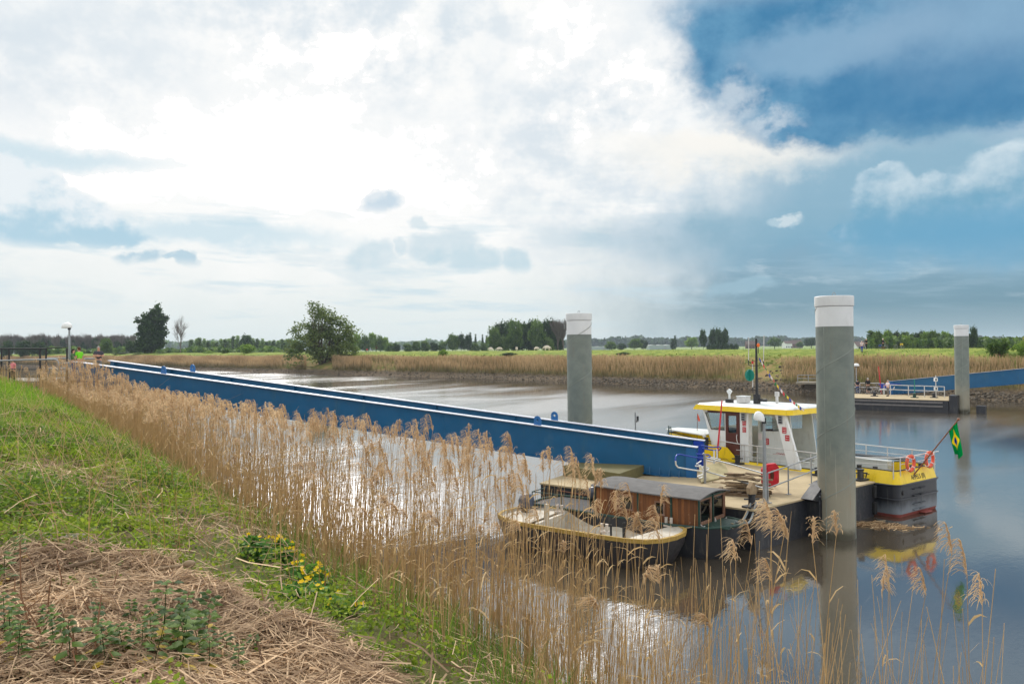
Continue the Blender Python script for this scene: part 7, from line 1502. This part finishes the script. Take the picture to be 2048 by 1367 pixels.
# dead reed litter
def litter(name, n, xs, ys, label, lmin, lmax, lift, seed, mat):
    rng = np.random.default_rng(seed); n = len(xs); L = rng.uniform(lmin, lmax, n)*rng.uniform(0.4, 1, n); fl_ = np.sin(xs*1.3)*1.2+np.sin(ys*0.9+1)*1.1-0.5; th = fl_+rng.normal(0, 0.95, n); pit = rng.normal(0.04, 0.16, n)
    d = np.stack([np.cos(th)*np.cos(pit), np.sin(th)*np.cos(pit), np.sin(pit)], 1); s = np.stack([-np.sin(th), np.cos(th), rng.normal(0, 0.4, n)], 1); w = (0.0014+0.006*rng.beta(1.0, 3.2, n))[:, None]
    c_ = np.stack([xs, ys, gz(xs, ys)+lift*rng.uniform(0, 1, n)**1.4+0.01], 1); bend = rng.normal(0, 0.06, (n, 3))*L[:, None]; V = np.zeros((n, 3, 2, 3)); lo = c_-d*L[:, None]/2; hi = c_+d*L[:, None]/2; md = c_+bend
    gzl = gz(lo[:, 0], lo[:, 1]); gzh = gz(hi[:, 0], hi[:, 1]); gzc = gz(c_[:, 0], c_[:, 1]); lo[:, 2] += (gzl-gzc)*0.9; hi[:, 2] += (gzh-gzc)*0.9
    for j, p in enumerate((lo, md, hi)): V[:, j, 0] = p-s*w; V[:, j, 1] = p+s*w
    q = (np.arange(n)[:, None, None]*6+np.array([[0, 1, 3, 2], [2, 3, 5, 4]])[None]).reshape(-1, 4)
    pt_ = 0.5+0.5*np.sin(xs*2.3+ys*1.1)*np.sin(ys*2.9-xs*0.7); t = np.clip(rng.beta(1.4, 1.7, n)*(0.66+0.6*pt_), 0, 1); return obj(name, npmesh(name, V.reshape(-1, 3), q, mat=mat, attrs={'tint': np.repeat(t, 6)}), label=label, cat='litter', kind='stuff')
M['litter'] = leafmat('dead_reed_litter', lin(88, 62, 42), lin(238, 206, 166), 0.25, rough=0.8)
x2, y2 = scatter(STRAW, 95000, rng); litter('reed_litter', 0, x2, y2, 'thick mat of cut dead reed stalks at the lower left', 0.06, 0.7, 0.1, 91, M['litter'])
a2 = rng.uniform(-2, 26, 30000); c2 = rng.uniform(-5.6, 1.6, 30000); X2, Y2 = xy(a2, c2); k = nots(X2, Y2) & (rng.uniform(0, 1, len(a2)) < 0.3+0.65*(patch(X2, Y2) < -0.15)); litter('dry_stalks', 0, X2[k], Y2[k], 'dry broken stalks strewn through the green bank herbs', 0.12, 0.8, 0.27, 92, M['litter'])
# the darker soil litter between
# upright cut stalks, one by one
CS = []
for k in range(5):
    r2 = random.Random(500+k); h = 0.5; mb = MB(); mb.tube([(0, 0, -0.05), (r2.gauss(0, 0.02), r2.gauss(0, 0.02), h*0.5), (r2.gauss(0.02, 0.04), r2.gauss(0, 0.04), h)], [0.0052, 0.0046, 0.0032], 6); o_ = mb.build('cut_stalk', paint('red_brown_stalk', lin(132, 94, 64), 0.8, dirt=lin(84, 56, 38), damt=0.6, dscale=12), local=True, smooth=True); CS.append(o_.data); bpy.data.objects.remove(o_)
for j, (px, py, hp) in enumerate(((70, 1285, 175), (100, 1250, 78), (118, 1200, 70), (158, 1340, 90), (55, 1255, 70), (165, 1255, 55), (92, 1310, 120), (122, 1310, 80), (186, 1367, 150), (205, 1367, 60), (357, 1367, 60), (282, 1367, 50), (28, 1230, 60), (248, 1360, 60), (100, 1367, 90), (145, 1367, 110), (68, 1175, 60), (360, 1250, 50), (170, 1390, 80), (228, 1210, 60), (520, 1300, 50), (40, 1320, 80))):
    p = gat(px, py); o_ = obj('cut_stalk', CS[j % 5], loc=tuple(p), label='thin upright red-brown cut stalk standing in the reed litter', cat='stalk', group='cut stalks standing in the litter'); d = float(np.hypot(p[0], p[1])); s = hp/F*d/0.5; o_.scale = (1, 1, s); o_.rotation_euler = (random.gauss(0, 0.12), random.gauss(0.05, 0.15), random.uniform(0, 6))
# nettles with some yellowed leaves
M['nettle'] = leafmat('nettle_leaf', lin(46, 74, 26), lin(104, 132, 50), 0.45); M['nettleY'] = leafmat('yellowed_leaf', lin(190, 160, 40), lin(220, 190, 90), 0.4)
NET = []
for k in range(4):
    r2 = np.random.default_rng(600+k); Hn = 0.42; mb = MB(); mb.tube([(0, 0, -0.03), (0.01, 0.0, Hn*0.5), (0.02, 0.01, Hn)], [0.0032, 0.003, 0.002], 6); st = mb.build('stem', M['nettle'], local=True); V = []; fm = []; tn = []
    for lv in range(9):
        z = Hn*(0.12+0.88*lv/8); sz = 0.13*(1-0.06*lv) if lv < 8 else 0.06
        for q in range(2 if lv < 7 else 4):
            th = lv*PI/2+q*PI*(1 if lv < 7 else 0.5)+r2.normal(0, 0.25); d = np.array([math.cos(th), math.sin(th), -0.4+0.1*lv]); s = np.array([-math.sin(th), math.cos(th), 0]); b = np.array([0.02*z, 0, z])+d*0.02; yl = (lv < 4 and r2.uniform() < 0.5)
            tip = b+d*sz; m1_ = b+d*sz*0.4; dr = np.array([0, 0, -0.012]); V += [b, m1_+s*sz*0.36+dr, m1_+np.array([0, 0, 0.008]), m1_-s*sz*0.36+dr, tip+dr*2]; fm += [1 if yl else 0]*4; tn += [r2.uniform(0, 1)]*5
    nL = len(V)//5; T = (np.arange(nL)[:, None, None]*5+np.array([[0, 1, 2], [0, 2, 3], [1, 4, 2], [2, 4, 3]])[None]).reshape(-1, 3)
    NET.append((st.data, npmesh('foliage', V, tris=T, mat=[M['nettle'], M['nettleY']], attrs={'tint': tn}, fmat=fm))); bpy.data.objects.remove(st)
for j, (px, py, h, lab) in enumerate(((325, 1315, 1.15, None), (392, 1290, 1.0, None), (368, 1345, 0.9, None), (300, 1365, 0.8, None), (262, 1262, 0.6, None), (170, 1300, 0.75, None), (112, 1335, 0.8, None), (255, 1345, 0.7, None), (410, 1335, 0.85, None), (455, 1340, 0.6, None), (60, 1350, 0.8, None), (90, 1280, 0.6, None), (215, 1365, 0.8, None), (480, 1365, 0.6, None), (20, 1330, 0.9, None), (182, 1210, 0.5, None), (355, 1370, 1.0, None), (140, 1362, 0.9, None), (340, 1290, 0.8, None), (380, 1318, 0.9, None), (405, 1310, 0.7, None), (350, 1330, 0.9, None), (310, 1340, 0.8, None), (372, 1270, 0.8, None), (420, 1362, 0.7, None), (280, 1350, 0.7, None), (240, 1330, 0.6, None), (195, 1340, 0.7, None), (130, 1325, 0.6, None), (30, 1362, 0.8, None), (8, 1300, 0.9, None), (8, 1200, 0.9, None), (45, 1140, 0.7, None), (500, 1330, 0.5, None))):
    p = gat(px, py); r = empty('nettle', tuple(p), random.uniform(0, 6), 'young nettle with some yellowed lower leaves in the reed litter', 'nettle', 'nettles growing in the litter'); r.scale = (h, h, h*0.85); r.rotation_euler = (random.gauss(0, 0.16), random.gauss(0, 0.16), random.uniform(0, 6)); obj('stem', NET[j % 4][0], r); obj('foliage', NET[j % 4][1], r)
# marsh marigolds at the foot of the reeds
M['petal'] = leafmat('marigold_petal', lin(236, 190, 0), lin(250, 220, 20), 0.4); M['marileaf'] = leafmat('marigold_leaf', lin(52, 98, 40), lin(110, 156, 66), 0.4)
def marigold(px, py, rr, hh, nl_, nf, label, seed):
    r2 = np.random.default_rng(seed); p = gat(px, py); r = empty('marsh_marigold', tuple(p), 0, label, 'flowering plant', 'marsh marigolds at the reed foot')
    th = r2.uniform(0, 2*PI, nl_); q = rr*np.sqrt(r2.uniform(0, 1, nl_)); z = hh*(1-(q/rr)**2*0.5)*r2.uniform(0.2, 0.95, nl_); gx, gy = q*np.cos(th), q*np.sin(th); zz = gz(p[0]+gx, p[1]+gy)-p[2]
    V, Qn, t = cards(np.stack([gx, gy, z+zz], 1), 0.085, r2, 0.95, flat=0.5); obj('foliage', npmesh('foliage', V, Qn, mat=M['marileaf'], attrs={'tint': t}), r)
    V = []; 
    for k in range(nf):
        a_ = r2.uniform(0, 2*PI); q = rr*math.sqrt(r2.uniform(0.05, 1)); c_ = np.array([q*math.cos(a_), q*math.sin(a_), 0]); c_[2] = float(gz(p[0]+c_[0], p[1]+c_[1])-p[2])+hh*(1-(q/rr)**2*0.45)*r2.uniform(0.8, 1.1); nrm = np.array([r2.normal(0, 0.5), r2.normal(-0.5, 0.4), 1.0]); nrm /= np.linalg.norm(nrm); e1 = np.cross(nrm, [0, 1, 0.3]); e1 /= np.linalg.norm(e1); e2 = np.cross(nrm, e1)
        for m_ in range(5):
            t_ = m_*2*PI/5; d = e1*math.cos(t_)+e2*math.sin(t_); s = np.cross(nrm, d); V += [c_, c_+d*0.013+s*0.01+nrm*0.004, c_+d*0.024+nrm*0.008, c_+d*0.013-s*0.01+nrm*0.004]
    obj('flower', npmesh('flower', V, np.arange(len(V)).reshape(-1, 4), mat=M['petal'], attrs={'tint': r2.uniform(0, 1, len(V))}), r)['kind'] = 'stuff'
marigold(572, 1130, 0.28, 0.26, 210, 44, 'bushy marsh marigold full of yellow flowers, uppermost of its group', 1); marigold(625, 1175, 0.24, 0.24, 170, 28, 'marsh marigold half hidden by reeds right of the fullest one', 2); marigold(606, 1205, 0.22, 0.2, 120, 16, 'small low marsh marigold nearest the viewer', 3); marigold(530, 1125, 0.24, 0.26, 260, 3, 'leafy marsh marigold almost without flowers, left of the fullest one', 4); marigold(690, 1225, 0.16, 0.15, 60, 9, 'tiny marsh marigold among the reed stems, rightmost of its group', 5)
# odd things in the litter: stick, stones
p = gat(120, 1160); MB().tube([(-0.35, -0.22, 0.03), (-0.1, -0.05, 0.07), (0.1, 0.06, 0.1), (0.22, 0.16, 0.12)], [0.012, 0.02, 0.018, 0.01], 8).build('stick', M['wood2'], label='short dark stick lying in the reed litter', cat='stick', smooth=True).location = tuple(p)
p = gat(290, 1158); MB().tube([(-0.5, -0.03, 0.05), (0, 0.0, 0.07), (0.3, 0.04, 0.1)], [0.012, 0.015, 0.013], 8).ball((0.34, 0.05, 0.11), (0.05, 0.04, 0.03)).build('stick', M['wood'], label='pale knobbed stick lying across the reed litter', cat='stick', smooth=True).location = tuple(p)
for px, py, s, lab in ((148, 1090, 0.16, 'grey stone showing at the upper edge of the reed litter'), (105, 1082, 0.13, 'smaller grey stone left of the other at the litter edge')):
    p = gat(px, py); mb = MB(); mb.rings([[(s*a*math.cos(t)*(1+0.15*math.sin(t*3)), s*0.8*a*math.sin(t)*(1+0.12*math.cos(t*2)), z*s) for t in np.linspace(0, 2*PI, 10)[:-1]] for a, z in ((0.8, -0.3), (1, 0.1), (0.85, 0.45), (0.5, 0.62))]); mb.build('stone', M['concrete'], label=lab, cat='stone', bevel=0.02).location = tuple(p)
# tall dry stalks leaning through the herbs
k = 380; a2 = rng.uniform(3, 20, k); c2 = rng.uniform(-4.6, -0.8, k); X2, Y2 = xy(a2, c2); V, Q, h, m_ = stem_geo(np.stack([X2, Y2, gz(X2, Y2)-0.05], 1), rng.uniform(0.4, 1.3, k), rng.normal(0, 0.55, (k, 2)), np.full(k, 0.004))
obj('leaning_stalks', npmesh('leaning_stalks', V, Q, mat=M['reed'], attrs={'h': np.ones(len(V)), 'tint': np.repeat(rng.uniform(0.2, 1, k), m_)}), label='loose leaning dry stalks sticking out of the bank herbs', cat='stalks', kind='stuff')

# ------------------------------------------------------------------ the air itself
hz = MB(); hz.box((0, 1600, 14), (7200, 3900, 36)); m = bpy.data.materials.new('haze_air'); m.use_nodes = True; NT = m.node_tree; NT.nodes.clear()
o_ = NT.nodes.new('ShaderNodeOutputMaterial'); pv = NT.nodes.new('ShaderNodeVolumePrincipled'); pv.inputs['Color'].default_value = (0.72, 0.84, 0.95, 1); pv.inputs['Density'].default_value = 0.00013; pv.inputs['Anisotropy'].default_value = 0.1
NT.links.new(pv.outputs[0], o_.inputs['Volume']); m.cycles.homogeneous_volume = True
hz.build('haze', m, kind='stuff')
